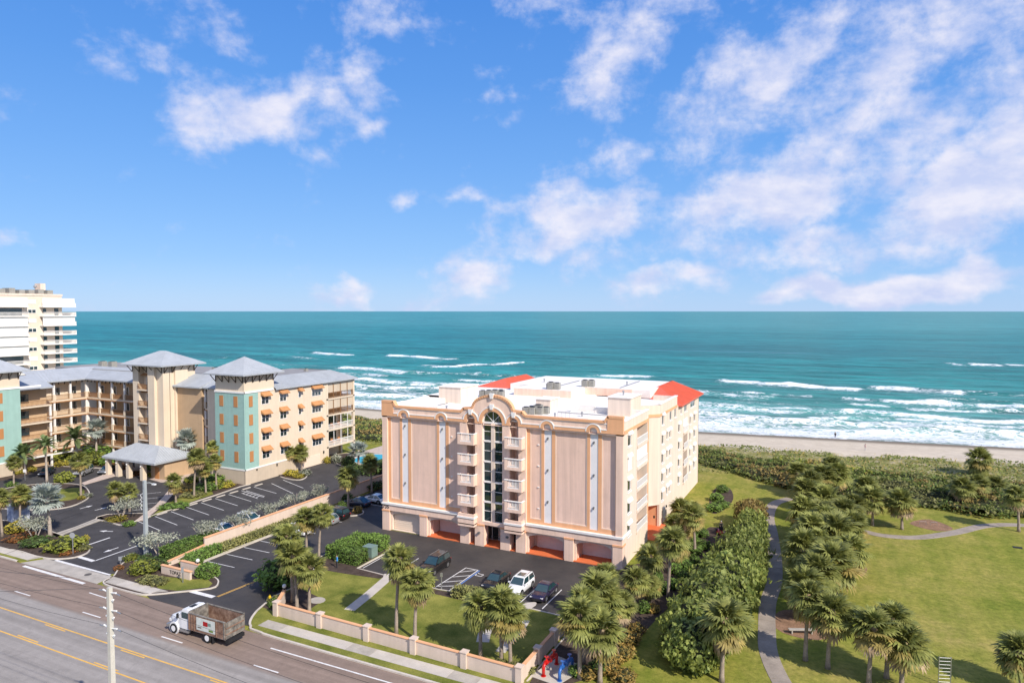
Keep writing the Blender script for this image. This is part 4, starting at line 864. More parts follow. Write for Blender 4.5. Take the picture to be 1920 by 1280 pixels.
for v0, v1 in ((117.2, 118.6), (120.2, 122.8), (125.6, 130.0)): window(h2, v0, v1, rows[0]-1.6, rows[0]-.35, hood=False)
for zt in rows[1:]:
    window(h2, 125.0, 126.4, zt-1.5, zt-.1, mull=0); window(h2, 128.6, 130.6, zt-1.5, zt-.1)
for i, zt in enumerate(rows[1:]):
    zf = zt-2.3; h2.append(rect(119.7, 123.2, zf+.25, zt+.3)); b = part('balcony', MB().box(UR-1.5, UR+.25, 119.6, 123.3, zf, zf+.25), CREAM)
    if i == 0: part('shutter', MB().box(UR-.1, UR, 119.75, 123.15, zf+.25, zt+.3), SHUT, b)
    part('sliding_door', MB().box(UR-1.5, UR-1.42, 120.4, 122.8, zf+.25, zf+2.35), GLS, b)
    mb = MB(); mb.box(UR+.12, UR+.2, 119.65, 123.25, zf+1.2, zf+1.3)
    for k in range(18): v = 119.75+k*3.4/17; mb.box(UR+.13, UR+.19, v-.03, v+.03, zf+.25, zf+1.22)
    part('railing', mb, WHT, b)
part('flank_wall', MB().plate(rect(102.9, 133.4, -.15, 17.1), h2, UR-.35, UR, 'x'), CREAM); part('recess_wall', MB().box(UR-1.65, UR-.35, 119.4, 119.7, 2, 17).box(UR-1.65, UR-.35, 123.2, 123.5, 2, 17).box(UR-1.7, UR-1.5, 119.4, 123.5, 2, 17), CREAM)
part('rear_wall', MB().box(-67.5, UR, 133.2, 133.5, -.15, 17.3), CREAM)
part('orange_band', MB().box(UR-.4, UR+.08, 102.9, 114.6, 16.95, 17.35), ORANGE); part('parapet', MB().box(UR-.35, UR, 102.9, 114.6, 17.35, 18.75).box(UR-4, UR-.35, 114.3, 114.6, 17.2, 18.75), CREAM); part('coping', MB().box(UR-.42, UR+.08, 102.8, 114.68, 18.75, 18.9), WHT)
for v0, z0 in ((107.0, 1.9), (99.2, 2.3)): part('wall_lamp', MB().box(UR, UR+.2, v0, v0+.2, z0, z0+.35), BLACK)
part('side_door', MB().box(UR-.1, UR+.04, 105.2, 106.6, -.1, 2.2), SHUT)
# --- roofs
mb = MB(); mb.box(UL+.4, UR-.35, VF+.5, 96, 17.8, 17.95); mb.box(-60, -29.3, 95.9, 104.2, 17.79, 17.94); mb.box(-67.5, UR-.3, 103.6, 115.2, 17.1, 17.92); mb.box(-67.5, -40, 103.6, 133.4, 17.3, 17.9); part('flat_roof', mb, ROOFW)
mb = MB(); part('parapet', mb.box(UL, UL+.35, VF+.5, 96, 17.4, 18.85), ROOFW)
for q in ((UL+.35, -59, 95.65, 96, 17.8, 18.7), (-36.8, -33.0, 95.6, 95.9, 17.9, 19.0), (-32.98, UR-.36, 95.55, 95.85, 17.9, 18.8)): part('parapet', MB().box(*q), ROOFW)
part('raised_roof', MB().box(-57.4, -30.3, 117, 134.2, 17.8, 19.15).box(-53.5, -42.2, 110.5, 117.1, 17.8, 19.1), ROOFW)
part('roof_upstand', MB().box(-42.3, -33.5, 116.7, 116.98, 17.9, 19.2).box(-53.4, -42.4, 110.2, 110.48, 17.9, 19.15), PINK)
def mansard(e0, e1, r, v0, v1, vh, ze, zr, nm='hip_roof'):
    # eave rectangle e0..e1 x v0..v1, ridge at u=r from vh to v1
    mb = MB(); mb.add([(e0, v0, ze), (e1, v0, ze), (e1, v1, ze), (e0, v1, ze), (r, vh, zr), (r, v1, zr)], [(0, 1, 4), (1, 2, 5, 4), (3, 0, 4, 5), (2, 3, 5)])
    mb.box(min(e0, e1), max(e0, e1), v0, v1, ze-.22, ze-.005); o = part(nm, mb, REDM)
    sm = MB(); n = int((v1-v0)/.55)
    for k in range(n):
        v = v0+.3+k*.55
        for e in (e0, e1):
            t = min(1, max(0, (v-v0)/(vh-v0))); top = Vector((e+(r-e)*t, v, ze+(zr-ze)*t)) if v < vh else Vector((r, v, zr))
            sm.cyl((e, v, ze+.03), (top.x, v, top.z+.03), .035, n=4, cap=False)
    n = int(abs(e1-e0)/.55)
    for k in range(n):
        x = min(e0, e1)+.3+k*.55; t = (x-e0)/(r-e0) if (x-e0)*(r-e0) > 0 and abs(x-e0) < abs(r-e0) else (x-e1)/(r-e1)
        sm.cyl((x, v0, ze+.03), (x, v0+(vh-v0)*t, ze+(zr-ze)*t+.03), .035, n=4, cap=False)
    part('seam', sm, REDM, o)
mansard(-36.4, UR+.65, -30.4, 115.4, 135.0, 123.6, 17.1, 19.25)
mansard(-56.6, -68.2, -62.3, 115.8, 135.0, 124.4, 17.1, 19.25)
for nm, bx, zt, mt in (('stair_head', (-30.7, -27.3, 94.6, 100.2), 20.5, CREAM), ('stair_head', (-60.2, -56.0, 95.8, 101.5), 20.5, CREAM), ('roof_hut', (-42.4, -40.0, 95.3, 98.6), 19.5, CREAM)):
    b = part(nm, MB().box(*bx, 17.9, zt), mt); part('hut_roof', MB().box(bx[0]-.15, bx[1]+.15, bx[2]-.15, bx[3]+.15, zt, zt+.12), ROOFW, b)
def ac(u, v, z, s=1.0, rz=0):
    a = part('air_conditioner', MB().box(u-.45*s, u+.45*s, v-.45*s, v+.45*s, z, z+1.0*s), ACM); part('fan_grille', MB().cyl((u, v, z+1.0*s), (u, v, z+1.08*s), .36*s, n=12), BLACK, a)
for u, v, z, s in ((-41.8, 90.4, 17.95, 1.0), (-40.8, 90.5, 17.95, 1.05), (-39.8, 90.9, 17.95, 1.0), (-40.4, 91.7, 17.95, 1.25), (-41.4, 91.6, 17.95, 1.0), (-39.2, 91.8, 17.95, 1.0), (-46.9, 112, 19.15, 1.2), (-45.8, 112.2, 19.15, 1.1), (-47.5, 112.6, 19.15, .9),
                   (-42.7, 118.2, 19.15, 1.2), (-41.6, 118.6, 19.15, 1.2), (-57.2, 105.5, 17.9, 1.1), (-56.0, 105.6, 17.9, 1.2), (-54.9, 105.8, 17.9, 1.3), (-53.8, 106.0, 17.9, 1.1), (-54.4, 107.0, 17.9, 1.2)): ac(u, v, z, s)
for u, v, z in ((-54.3, 88.6, 17.95), (-33.5, 91.5, 17.95), (-36.6, 88.9, 17.95), (-52.5, 122, 19.15), (-36.5, 124, 19.15), (-29.2, 97.4, 20.6)):
    part('roof_vent', MB().cyl((u, v, z), (u, v, z+.55), .12, n=8).cyl((u, v, z+.55), (u, v, z+.7), .24, .1, n=8), METAL)
mb = MB()
for k in range(4): mb.cyl((-36.2+k*.6, 89.0, 17.95), (-36.2+k*.6, 89.0, 18.9), .03, n=5)
mb.cyl((-36.2, 89, 18.9), (-34.4, 89, 18.9), .03, n=5); part('roof_rack', mb, METAL)

for (p, q) in (((-60, 87.5), (-50, 87.5)), ((-38, 93.5), (-28, 93.5)), ((-58, 92), (-58, 95)), ((-47, 113), (-47, 127)), ((-36, 118), (-36, 131))):
    mb = MB(); z = 18.05 if p[1] < 105 else 19.3; mb.cyl((*p, z), (*q, z), .06, n=6)
    part('roof_pipe', mb, METAL)
for k in range(6): part('roof_seam', MB().box(UL+.5, UR-.5, 85.6+k*1.75, 85.68+k*1.75, 17.93, 17.965), ROOFW)
for k in range(8): part('roof_seam', MB().box(-57, -30.6, 118.4+k*1.95, 118.48+k*1.95, 19.13, 19.165), ROOFW)
for u, v in ((-50, 91), (-32, 88), (-57, 89.5)): part('roof_curb', MB().box(u-.8, u+.8, v-.5, v+.5, 17.9, 18.35), ROOFW)
# ================================================================ RESORT WITH TEAL TOWERS
BEIGE = M('beige_stucco', (.69, .57, .435), rough=.9, var=.04, scale=.4, fine=.02, streak=.05)
BEIGE2 = M('sand_plinth', (.56, .46, .35), rough=.9, var=.06, scale=.5, fine=.03, streak=.06)
TEAL = M('teal_siding', (.33, .50, .445), rough=.8, var=.05, scale=.5, streak=.06)
SHUTTER = M('orange_shutter', (.45, .205, .078), rough=.7, var=.06)
AWN = M('orange_awning', (.49, .24, .10), rough=.85, var=.08, zlines=5)
MROOF = M('grey_metal_roof', (.39, .41, .435), rough=.5, var=.09, scale=.35, spec=.35, streak=.06, stain=.12, sscale=.5)
FLATR = M('grey_flat_roof', (.27, .26, .255), rough=.9, var=.12, scale=.3)
BRN = M('bronze_railing', (.27, .135, .06), rough=.6, var=.1)
BRACK = M('dark_timber', (.055, .035, .025), rough=.8)
TAN = M('tan_stucco', (.50, .345, .21), rough=.9, var=.05, streak=.05)
resort = thing('resort_building', 'beige and teal four-storey resort with pyramid towers and grey metal roofs', 'building', (-105, 97, 0))
def rp(name, mb, mat, parent=None): return mb.build(name, mat, parent or resort)
def frame_of(axis, fixed):
    """local (a along, d inwards, z) box on a facade; axis u looks to -Y, axis v looks to +X"""
    def bx(mb, a0, a1, d0, d1, z0, z1):
        if axis == 'u': mb.box(a0, a1, fixed+d0, fixed+d1, z0, z1)
        else: mb.box(fixed-d0, fixed-d1, a0, a1, z0, z1)
        return mb
    return bx
def siding(a0, a1, z0, z1, bx_, pitch=.24):
    mb = MB(); z = z0
    while z < z1-.02:
        bx_(mb, a0, a1, -.03, .06, z, min(z+pitch-.035, z1)); bx_(mb, a0, a1, .0, .08, z+pitch-.035, min(z+pitch, z1)); z += pitch
    return mb
def resort_window(bx, a0, a1, z0, z1, awning=True, n=2, parent=None):
    mb = MB(); bx(mb, a0-.1, a1+.1, -.05, .02, z0-.1, z0); bx(mb, a0-.1, a1+.1, -.05, .02, z1, z1+.1); bx(mb, a0-.1, a0, -.05, .02, z0, z1); bx(mb, a1, a1+.1, -.05, .02, z0, z1)
    w = rp('window', mb, WHT, parent)
    for k in range(n):
        p0 = a0+(a1-a0)*k/n; p1 = a0+(a1-a0)*(k+1)/n; zm = (z0+z1)/2
        rp('pane', bx(bx(MB(), p0+.05, p1-.05, -.02, .03, z0+.03, zm-.04), p0+.05, p1-.05, -.02, .03, zm+.04, z1-.03), GLS, w)
    mb = MB()
    for k in range(1, n): p = a0+(a1-a0)*k/n; bx(mb, p-.05, p+.05, -.045, .03, z0, z1)
    bx(mb, a0, a1, -.04, .03, (z0+z1)/2-.04, (z0+z1)/2+.04); rp('sash_bar', mb, WHT, w)
    if awning:
        q = [(-.0, z1+.75), (-.95, z1+.05), (-.95, z1-.12), (0, z1+.1)]
        A = MB(); t = MB(); bx(t, 0, 0, -1, -1, 0, 0); 
        def pt(a, d, z):
            m_ = MB(); bx(m_, a, a, d, d, z, z); return m_.v[0]
        vs = [pt(a0-.25, d, z) for d, z in q]+[pt(a1+.25, d, z) for d, z in q]
        A.add(vs, [(0, 1, 5, 4), (1, 2, 6, 5), (0, 3, 2, 1), (4, 5, 6, 7), (2, 3, 7, 6)]); rp('awning', A, AWN, w)
    return w
def teal_tower(u0, u1, v0, v1, zt, cols_u, cols_v, vteal, apex):
    bu = frame_of('u', v0); bv = frame_of('v', u1)
    t = rp('tower', MB().box(u0+.1, u1-.06, v0+.06, v1, -.15, zt), BEIGE)
    rp('plinth', bu(MB(), u0, u1, -.08, .1, -.15, 2.62), BEIGE2, t); rp('plinth', bv(MB(), v0-.08, v1, -.08, .1, -.15, 2.62), BEIGE2, t)
    rp('siding', siding(u0, u1-.05, 2.85, 17.4, bu), TEAL, t); rp('siding', siding(v0+.05, vteal, 2.85, 17.4, bv), TEAL, t)
    rp('corner_board', MB().box(u1-.1, u1+.06, v0-.06, v0+.1, 2.8, 17.4), TEAL, t)
    for z0, z1 in ((2.6, 2.86), (17.35, 17.7)):
        rp('white_band', bu(MB(), u0-.05, u1+.14, -.14, .06, z0, z1), WHT, t); rp('white_band', bv(MB(), v0-.13, vteal+(4 if z0 > 9 else 12), -.14, .06, z0, z1), WHT, t)
    for z in (4.1, 7.6, 11.15, 14.7):
        for c in cols_u: rp('shutter', bu(MB(), c-.5, c+.5, -.1, .05, z, z+2.05), SHUTTER, t)
        for c in cols_v: rp('shutter', bv(MB(), c-.45, c+.45, -.1, .05, z, z+2.05), SHUTTER, t)
    cx, cy = (u0+u1)/2, (v0+v1)/2; pyramid(u0, u1, v0, v1, zt, apex, 1.45, t)
    return t
def pyramid(u0, u1, v0, v1, ze, za, oh, t, ridge=0.0):
    cx, cy = (u0+u1)/2, (v0+v1)/2; E = [(u0-oh, v0-oh), (u1+oh, v0-oh), (u1+oh, v1+oh), (u0-oh, v1+oh)]
    mb = MB(); mb.add([(*p, ze+.15) for p in E]+[(cx-ridge, cy, za), (cx+ridge, cy, za)], [(0, 1, 5, 4), (1, 2, 5), (2, 3, 4, 5), (3, 0, 4)]); mb.prism(E, ze-.1, ze+.14); r = rp('roof', mb, MROOF, t)
    sm = MB(); n = int((u1-u0+2*oh)/.5)
    for k in range(1, n):
        x = u0-oh+k*(u1-u0+2*oh)/n
        for yy in (v0-oh, v1+oh):
            f = min(1, (x-(u0-oh))/(cx-ridge-(u0-oh)) if x < cx-ridge else ((u1+oh-x)/(u1+oh-cx-ridge) if x > cx+ridge else 1)); sm.cyl((x, yy, ze+.17), (x, yy+(cy-yy)*f, ze+.17+(za-ze-.15)*f), .03, n=4, cap=False)
    n = int((v1-v0+2*oh)/.5)
    for k in range(1, n):
        y = v0-oh+k*(v1-v0+2*oh)/n; f = 1-abs(y-cy)/((v1-v0)/2+oh)
        for xx, cc in ((u0-oh, cx-ridge), (u1+oh, cx+ridge)): sm.cyl((xx, y, ze+.17), (xx+(cc-xx)*f, y, ze+.17+(za-ze-.15)*f), .03, n=4, cap=False)
    rp('seam', sm, MROOF, r)
    for k in range(5):
        for side in range(2):
            br = MB(); a = (u0 if side == 0 else v0)+.3+k*((u1-u0 if side == 0 else v1-v0)-.6)/4
            for p, q in (((0, -1.5), (1.25, -.1)), ((0, -1.5), (0, -.1)), ((0, -.25), (1.25, -.12))):
                if side == 0: br.cyl((a, v0-.06-p[0], ze+p[1]), (a, v0-.06-q[0], ze+q[1]), .075, n=4)
                else: br.cyl((u1+.06+p[0], a, ze+p[1]), (u1+.06+q[0], a, ze+q[1]), .075, n=4)
            rp('bracket', br, BRACK, t)
def rim_roof(path_eave, path_top, ze, zt, name='rim_roof'):
    """sloping metal roof from eave line to upper line (same number of points)"""
    mb = MB(); n = len(path_eave); vs = [(*p, ze) for p in path_eave]+[(*p, zt) for p in path_top]
    mb.add(vs, [(i, i+1, n+i+1, n+i) for i in range(n-1)]); mb.add([(*p, ze-.28) for p in path_eave]+[(*p, ze) for p in path_eave], [(i, i+1, n+i+1, n+i) for i in range(n-1)])
    r = rp(name, mb, MROOF); sm = MB()
    for i in range(n-1):
        a, b = Vector((*path_eave[i], ze+.03)), Vector((*path_eave[i+1], ze+.03)); c, d = Vector((*path_top[i], zt+.03)), Vector((*path_top[i+1], zt+.03)); k = max(2, int((b-a).length/.55))
        for j in range(k): t = j/k; p = a.lerp(b, t); q = c.lerp(d, t); sm.cyl(p, q, .03, n=4, cap=False)
    rp('seam', sm, MROOF, r)
T1 = teal_tower(-109.8, -102.0, 93.4, 101.0, 20.9, (-108.0, -104.2), (94.95,), 96.8, 24.1)
# right wing along the lot
bv = frame_of('v', -102.0)
rw = rp('wing_wall', MB().box(-116, -102.0, 96.8, 116.2, -.15, 17.5), BEIGE)
rp('plinth', bv(MB(), 101.0, 107.5, -.08, .1, -.15, 2.6), BEIGE2, rw)
for i, z0 in enumerate((14.85, 11.3, 7.75, 4.15)):
    resort_window(bv, 97.7, 99.5, z0, z0+1.65, parent=rw); resort_window(bv, 102.5, 104.2, z0, z0+1.65, parent=rw)
    resort_window(bv, 107.7, 108.4, z0+.2, z0+1.6, n=1, parent=rw); resort_window(bv, 111.7, 114.4, z0, z0+1.65, n=3, parent=rw)
rp('garage_door', bv(MB(), 108.5, 113.9, -.06, .05, -.1, 2.15), WHT if False else GAR, rw)
for v0 in (101.2, 114.9, 96.0): rp('wall_lamp', bv(MB(), v0, v0+.2, -.25, 0, 2.0 if v0 > 100 else 2.2, 2.5), BLACK, rw)
# lanai stack at the sea end
ln = rp('lanai', MB().box(-116, -106.2, 116.2, 125.6, -.15, 17.5), BEIGE)
for z0 in (3.1, 6.75, 10.1, 13.7): rp('lanai_floor', MB().box(-106.2, -101.95, 116.2, 125.8, z0-.3, z0), BEIGE, ln)
rp('lanai_top', MB().box(-106.2, -102.0, 116.2, 125.8, 16.9, 17.5), BEIGE, ln)
for v0 in (116.2, 125.2):
    rp('lanai_column', MB().box(-102.5, -101.95, v0, v0+.5, -.15, 17.0), BEIGE, ln)
rp('lanai_column', MB().box(-106.2, -105.7, 125.2, 125.75, -.15, 17.0), BEIGE, ln)
for z0, z1 in ((15.0, 16.9), (11.4, 13.4)): rp('storm_shutter', MB().box(-102.3, -102.15, 116.7, 125.2, z0, z1), BEIGE2, ln)
for z0 in (3.1, 6.75, 10.1, 13.7):
    mb = MB(); mb.box(-102.1, -102.0, 116.7, 125.2, z0+1.12, z0+1.22)
    for k in range(34): v = 116.8+k*8.3/33; mb.box(-102.08, -102.03, v-.03, v+.03, z0, z0+1.15)
    for k in range(1, 4): v = 116.2+k*2.35; mb.box(-102.1, -102.0, v-.06, v+.06, z0, z0+3.2)
    rp('railing', mb, BRN if z0 > 9 else WHT, ln)
    d = rp('sliding_door', MB().box(-106.15, -106.1, 117.5, 124.0, z0+.05, z0+2.4), GLS, ln)
    for k in range(3): rp('lanai_chair', MB().box(-104.6, -104.0, 118+k*2.4, 118.7+k*2.4, z0+.25, z0+.4).box(-104.7, -104.55, 118+k*2.4, 118.7+k*2.4, z0, z0+.9).box(-104.05, -103.98, 118+k*2.4, 118.7+k*2.4, z0, z0+.3), SHUTTER, ln)
rim_roof([(-101.4, 100.9), (-101.4, 126.4), (-116, 126.4)], [(-106.6, 100.9), (-106.6, 122.6), (-116, 122.6)], 17.6, 19.5)
rp('flat_roof', MB().box(-118, -106.5, 101, 122.7, 17.5, 19.4), FLATR)
# gallery fronts
def gallery(axis, fixed, a0, a1, bays, depth=2.2, levels=(2.7, 6.2, 9.7, 13.2), ztop=17.4, win=True, label='gallery'):
    bx = frame_of(axis, fixed); g = rp(label, bx(MB(), a0, a1, depth, depth+6, -.15, ztop+.3), BEIGE if axis == 'v' else TAN)
    rp('gallery_base', bx(MB(), a0, a1, .3, depth, -.15, .2), BEIGE2, g); L_ = a1-a0
    for z in levels:
        rp('gallery_floor', bx(MB(), a0, a1, -.05, depth, z-.32, z), BEIGE, g); rp('floor_trim', bx(MB(), a0, a1, -.08, .12, z-.5, z-.33), SHUTTER, g)
    rp('gallery_soffit', bx(MB(), a0, a1, -.05, depth, ztop-.45, ztop), BEIGE, g)
    for k in range(bays+1):
        a = a0+L_*k/bays; w = .3
        for z, z2 in zip((-.15,)+tuple(levels), tuple(levels)+(ztop,)):
            rp('pedestal', bx(MB(), a-w, a+w, -.1, .5, z, z+1.3), BEIGE, g)
            rp('column', bx(MB(), a-w*.65, a+w*.65, -.0, .38, z+1.3, z2-.4), WHT, g)
    for z in levels:
        for k in range(bays):
            b0 = a0+L_*k/bays+.3; b1 = a0+L_*(k+1)/bays-.3; mb = MB(); bx(mb, b0, b1, .1, .2, z+1.05, z+1.15); bx(mb, b0, b1, .1, .2, z+.1, z+.17)
            n = max(4, int((b1-b0)/.22))
            for q in range(n): a = b0+(q+.5)*(b1-b0)/n; bx(mb, a-.03, a+.03, .12, .18, z+.1, z+1.1)
            rp('railing', mb, BRN, g)
            c = (b0+b1)/2; wn = rp('window', bx(MB(), c-.75, c+.75, depth-.06, depth+.02, z+.75, z+2.6), WHT, g); rp('pane', bx(MB(), c-.66, c-.04, depth-.09, depth, z+.82, z+2.52), GLS, wn); rp('pane', bx(MB(), c+.04, c+.66, depth-.09, depth, z+.82, z+2.52), GLS, wn)
    br = MB()
    for k in range(int(L_/1.3)):
        a = a0+.6+k*1.3; bx(br, a-.07, a+.07, -.75, -.05, ztop-.2, ztop-.05); bx(br, a-.07, a+.07, -.16, -.05, ztop-.7, ztop-.1)
    rp('bracket_row', br, BRACK, g)['kind'] = 'stuff'
    return g
gallery('v', -157.0, 87.2, 98.0, 3, label='gallery_wing'); gallery('u', 98.0, -157.0, -134.9, 5, label='gallery_wing'); gallery('u', 97.2, -117.2, -109.9, 2, label='gallery_wing')
rp('tan_wall', MB().box(-125.2, -117.4, 96.6, 104, -.15, 17.4), TAN)
rim_roof([(-156.2, 86.8), (-156.2, 97.2), (-134.0, 97.2)], [(-162, 86.8), (-162, 103.4), (-134.0, 103.4)], 17.6, 19.8); rim_roof([(-125.1, 95.8), (-117.0, 95.8), (-117, 96.4), (-109.8, 96.4)], [(-125.1, 101.5), (-117.0, 101.5), (-116.9, 101.6), (-109.8, 101.6)], 17.6, 19.6)
rp('flat_roof', MB().box(-175, -116, 101.6, 118, 17.2, 19.3), FLATR)
rp('rear_wall', MB().box(-174.8, -116.1, 104.5, 117.8, -.15, 17.3), BEIGE)
for u, v, s in ((-150.5, 106, 1.5), (-148, 106.3, 1.5), (-143.8, 106.2, 1.6), (-141.5, 106.4, 1.5), (-139.6, 106.5, 1.6), (-137.5, 106.6, 1.4), (-161, 107, 1.4), (-134.8, 106.7, 1.3), (-122.6, 105, 1.5), (-120.5, 105.1, 1.5), (-164, 106.5, 1.4), (-112, 113, .8), (-109.4, 118, .7)):
    a = rp('air_conditioner', MB().box(u-.5*s, u+.5*s, v-.5*s, v+.5*s, 19.3, 19.35+.95*s), ACM); rp('fan_grille', MB().cyl((u, v, 19.35+.95*s), (u, v, 19.42+.95*s), .4*s, n=10), BLACK, a)
# central tower with its stack of small balconies
ct = rp('tower', MB().box(-134.8, -125.1, 95.2, 101.4, -.15, 21.8), BEIGE)
for a, b, d in ((-134.8, -133.0, 93.9), (-129.0, -127.0, 93.1), (-127.0, -125.1, 93.7)): rp('pier', MB().box(a, b, d, 95.3, -.15, 21.8), BEIGE, ct)
rp('pier', MB().box(-125.3, -124.6, 96.2, 99.2, -.15, 21.8), BEIGE, ct)
bu = frame_of('u', 95.2)
for z in (2.7, 6.2, 9.7, 13.2, 16.7):
    resort_window(bu, -132.1, -129.9, z+.6, z+2.5, awning=False, parent=ct)
    b = rp('balcony', MB().box(-133.0, -129.0, 93.6, 95.2, z-.3, z), BEIGE, ct); mb = MB(); mb.box(-133, -129, 93.62, 93.7, z+1.0, z+1.1)
    for k in range(17): x = -132.9+k*3.8/16; mb.box(x-.03, x+.03, 93.63, 93.69, z, z+1.05)
    rp('railing', mb, BRN, b); rp('awning', MB().add([(-133, 95.2, z+3.25), (-129, 95.2, z+3.25), (-129, 94.2, z+2.8), (-133, 94.2, z+2.8)], [(0, 1, 2, 3)]), AWN, ct)
pyramid(-134.8, -125.1, 93.7, 101.4, 21.8, 24.6, 1.6, ct, ridge=1.0)
T2 = teal_tower(-158.2, -150.2, 72.8, 80.2, 20.9, (-156.1, -152.8), (76.5,), 80.2, 24.1)
mid = rp('link_block', MB().box(-160, -153.6, 80.2, 87.2, -.15, 17.2), TAN)
for z in (2.7, 6.2, 9.7, 13.2):
    b = rp('balcony', MB().box(-153.6, -151.6, 80.3, 87.1, z-.3, z), BEIGE, mid); mb = MB(); mb.box(-151.72, -151.62, 80.3, 87.1, z+1.0, z+1.1)
    for k in range(28): v = 80.4+k*.245; mb.box(-151.7, -151.64, v-.03, v+.03, z, z+1.05)
    rp('railing', mb, BRN, b); rp('pane', MB().box(-153.6, -153.55, 82, 83.6, z+.6, z+2.4), GLS, b)
    for v0 in (80.4, 86.7): rp('column', MB().box(-152.0, -151.65, v0, v0+.35, z-3.2, z-.3), WHT, b)
rp('link_roof', MB().add([(-151.2, 80.2, 17.0), (-151.2, 87.4, 17.0), (-158, 87.4, 19.2), (-158, 80.2, 19.2)], [(0, 1, 2, 3)]).box(-151.4, -151.2, 80.2, 87.4, 16.7, 16.99), MROOF)
# porte-cochere
pc = rp('porte_cochere', MB().add([(-134.5, 86.6, 3.75), (-118.6, 86.6, 3.75), (-118.6, 97.0, 3.75), (-134.5, 97.0, 3.75), (-129.5, 90.6, 6.2), (-122.4, 90.6, 6.2)], [(0, 1, 5, 4), (1, 2, 5), (2, 3, 4, 5), (3, 0, 4)]).prism([(-134.5, 86.6), (-118.6, 86.6), (-118.6, 97.0), (-134.5, 97.0)], 3.4, 3.74), MROOF)
mb = MB()
for k in range(1, 31):
    x = -134.5+k*15.9/31; f = min(1, (x+134.5)/5.0, (-118.6-x)/3.8); mb.cyl((x, 86.6, 3.8), (x, 86.6+4.0*f, 3.8+2.45*f), .03, n=4, cap=False)
for k in range(1, 20):
    y = 86.6+k*10.4/20; f = min(1, (y-86.6)/4.0, (97.0-y)/6.4); mb.cyl((-118.6, y, 3.8), (-118.6-3.8*f, y, 3.8+2.45*f), .03, n=4, cap=False)
rp('seam', mb, MROOF, pc)
for u0, v0 in ((-133.6, 87.4), (-130.4, 87.4), (-127.2, 87.4), (-133.6, 94.6), (-123, 87.4)):
    c = rp('column', MB().box(u0-.42, u0+.42, v0-.42, v0+.42, -.15, 3.45), BEIGE, pc); rp('lamp', MB().ball((u0, v0-.55, 2.7), .15, 6, 4), WHT, c)
en = rp('entry_block', MB().box(-123.2, -119.2, 89.2, 96.2, -.15, 3.4), TAN, pc); rp('door', MB().box(-121.9, -120.8, 89.1, 89.25, 0, 2.3), SHUTTER, en)

# ================================================================ far beachfront high-rise
hr = thing('apartment_tower', 'cream high-rise apartment block with white shuttered balconies, far up the beach', 'building', (-235, 118, 0))
HU = -220.0; HB = M('peach_stucco', (.72, .61, .50), rough=.9, var=.03)
def hp(name, mb, mat, parent=None): return mb.build(name, mat, parent or hr)
hp('wall', MB().box(-248, HU, 92, 130.3, -.15, 37.6), HB); hp('parapet', MB().box(-248.2, HU+.15, 91.8, 130.5, 37.6, 38.2), CREAM)
FL = [34.4-2.85*k for k in range(12)]
vA, vB, vC, vD = onU(74, 600, HU)[0], 133.3, onU(47, 600, HU)[0], onU(-60, 600, HU)[0]
vW0, vW1 = onU(52, 600, HU)[0], onU(68, 600, HU)[0]
for i, z in enumerate(FL):
    for (a, b), closed in (((vA, vB), i in (0, 2)), ((vD, vC), i in (0, 2, 3, 4, 5))):
        bl = hp('balcony', MB().box(HU, HU+2.2, a, b, z-.28, z), WHT)
        if b > 130.6: hp('balcony_end', MB().box(HU-6, HU, 130.3, b, z-.28, z).box(HU-6, HU+2.2, b-.1, b-.02, z+.0, z+1.05), WHT, bl)
        if closed: hp('storm_shutter', MB().box(HU+1.6, HU+1.75, a+.05, b-.15, z, z+2.5), SHUT, bl); continue
        mb = MB(); mb.box(HU+2.08, HU+2.16, a, b, z+1.0, z+1.1)
        n = int((b-a)/.3)
        for k in range(n): v = a+(k+.5)*(b-a)/n; mb.box(HU+2.1, HU+2.14, v-.05, v+.05, z, z+1.05)
        hp('railing', mb, WHT, bl); m = (a+b)/2
        hp('sliding_door', MB().box(HU, HU+.06, m-.5, min(b, 130)-.8, z+.05, z+2.3), GLS, bl); hp('window', MB().box(HU, HU+.05, a+1.0, a+2.0, z+1.0, z+2.2), GLS, bl)
    w = hp('window', MB().box(HU, HU+.08, vW0, vW1, z+.75, z+2.0), WHT)
    if i % 2 == 1: hp('pane', MB().box(HU+.05, HU+.1, vW0+.15, (vW0+vW1)/2-.08, z+.9, z+1.85), GLS, w); hp('pane', MB().box(HU+.05, HU+.1, (vW0+vW1)/2+.08, vW1-.15, z+.9, z+1.85), GLS, w)
for k in range(9): hp('roof_unit', MB().box(HU-4-random.random()*6, HU-2.5, 106+k*2.7, 107.6+k*2.7, 38.2, 39.3+random.random()*.6), ACM)
hp('stair_head', MB().box(HU-9, HU-6, 127.5, 129.0, 38.2, 41.6), CREAM); hp('antenna', MB().cyl((HU-7, 126.5, 38.2), (HU-7, 126.5, 41.2), .08, n=5).ball((HU-7, 126.5, 40.6), .5, 8, 5), METAL)
# ================================================================ VEGETATION
def LEAF(name, c, c2=None, rough=.6, tr=.33): return M(name, c, rough=rough, var=.35, scale=1.6, base2=c2, objvar=.24, trans=tr, spec=.35, fine=.3, bscale=5)
PGREEN = LEAF('palm_green', (.17, .21, .045), (.40, .40, .115)); POLD = LEAF('palm_old_frond', (0.351, 0.293, 0.078), (0.537, 0.413, 0.138)); PDEAD = LEAF('palm_dead_frond', (.28, .19, .10), (.45, .33, .20), tr=.1)
PSILV = LEAF('silver_palm', (.33, .38, .33), (.52, .57, .51)); PDATE = LEAF('date_palm_green', (0.104, 0.169, 0.058), (0.237, 0.3, 0.112))
TRUNK = M('palm_trunk', (.33, .265, .21), rough=.95, var=.25, scale=1.5, zlines=7, fine=.15); TRUNK2 = M('pale_trunk', (.44, .37, .31), rough=.95, var=.2, scale=1.5, zlines=7, fine=.15)
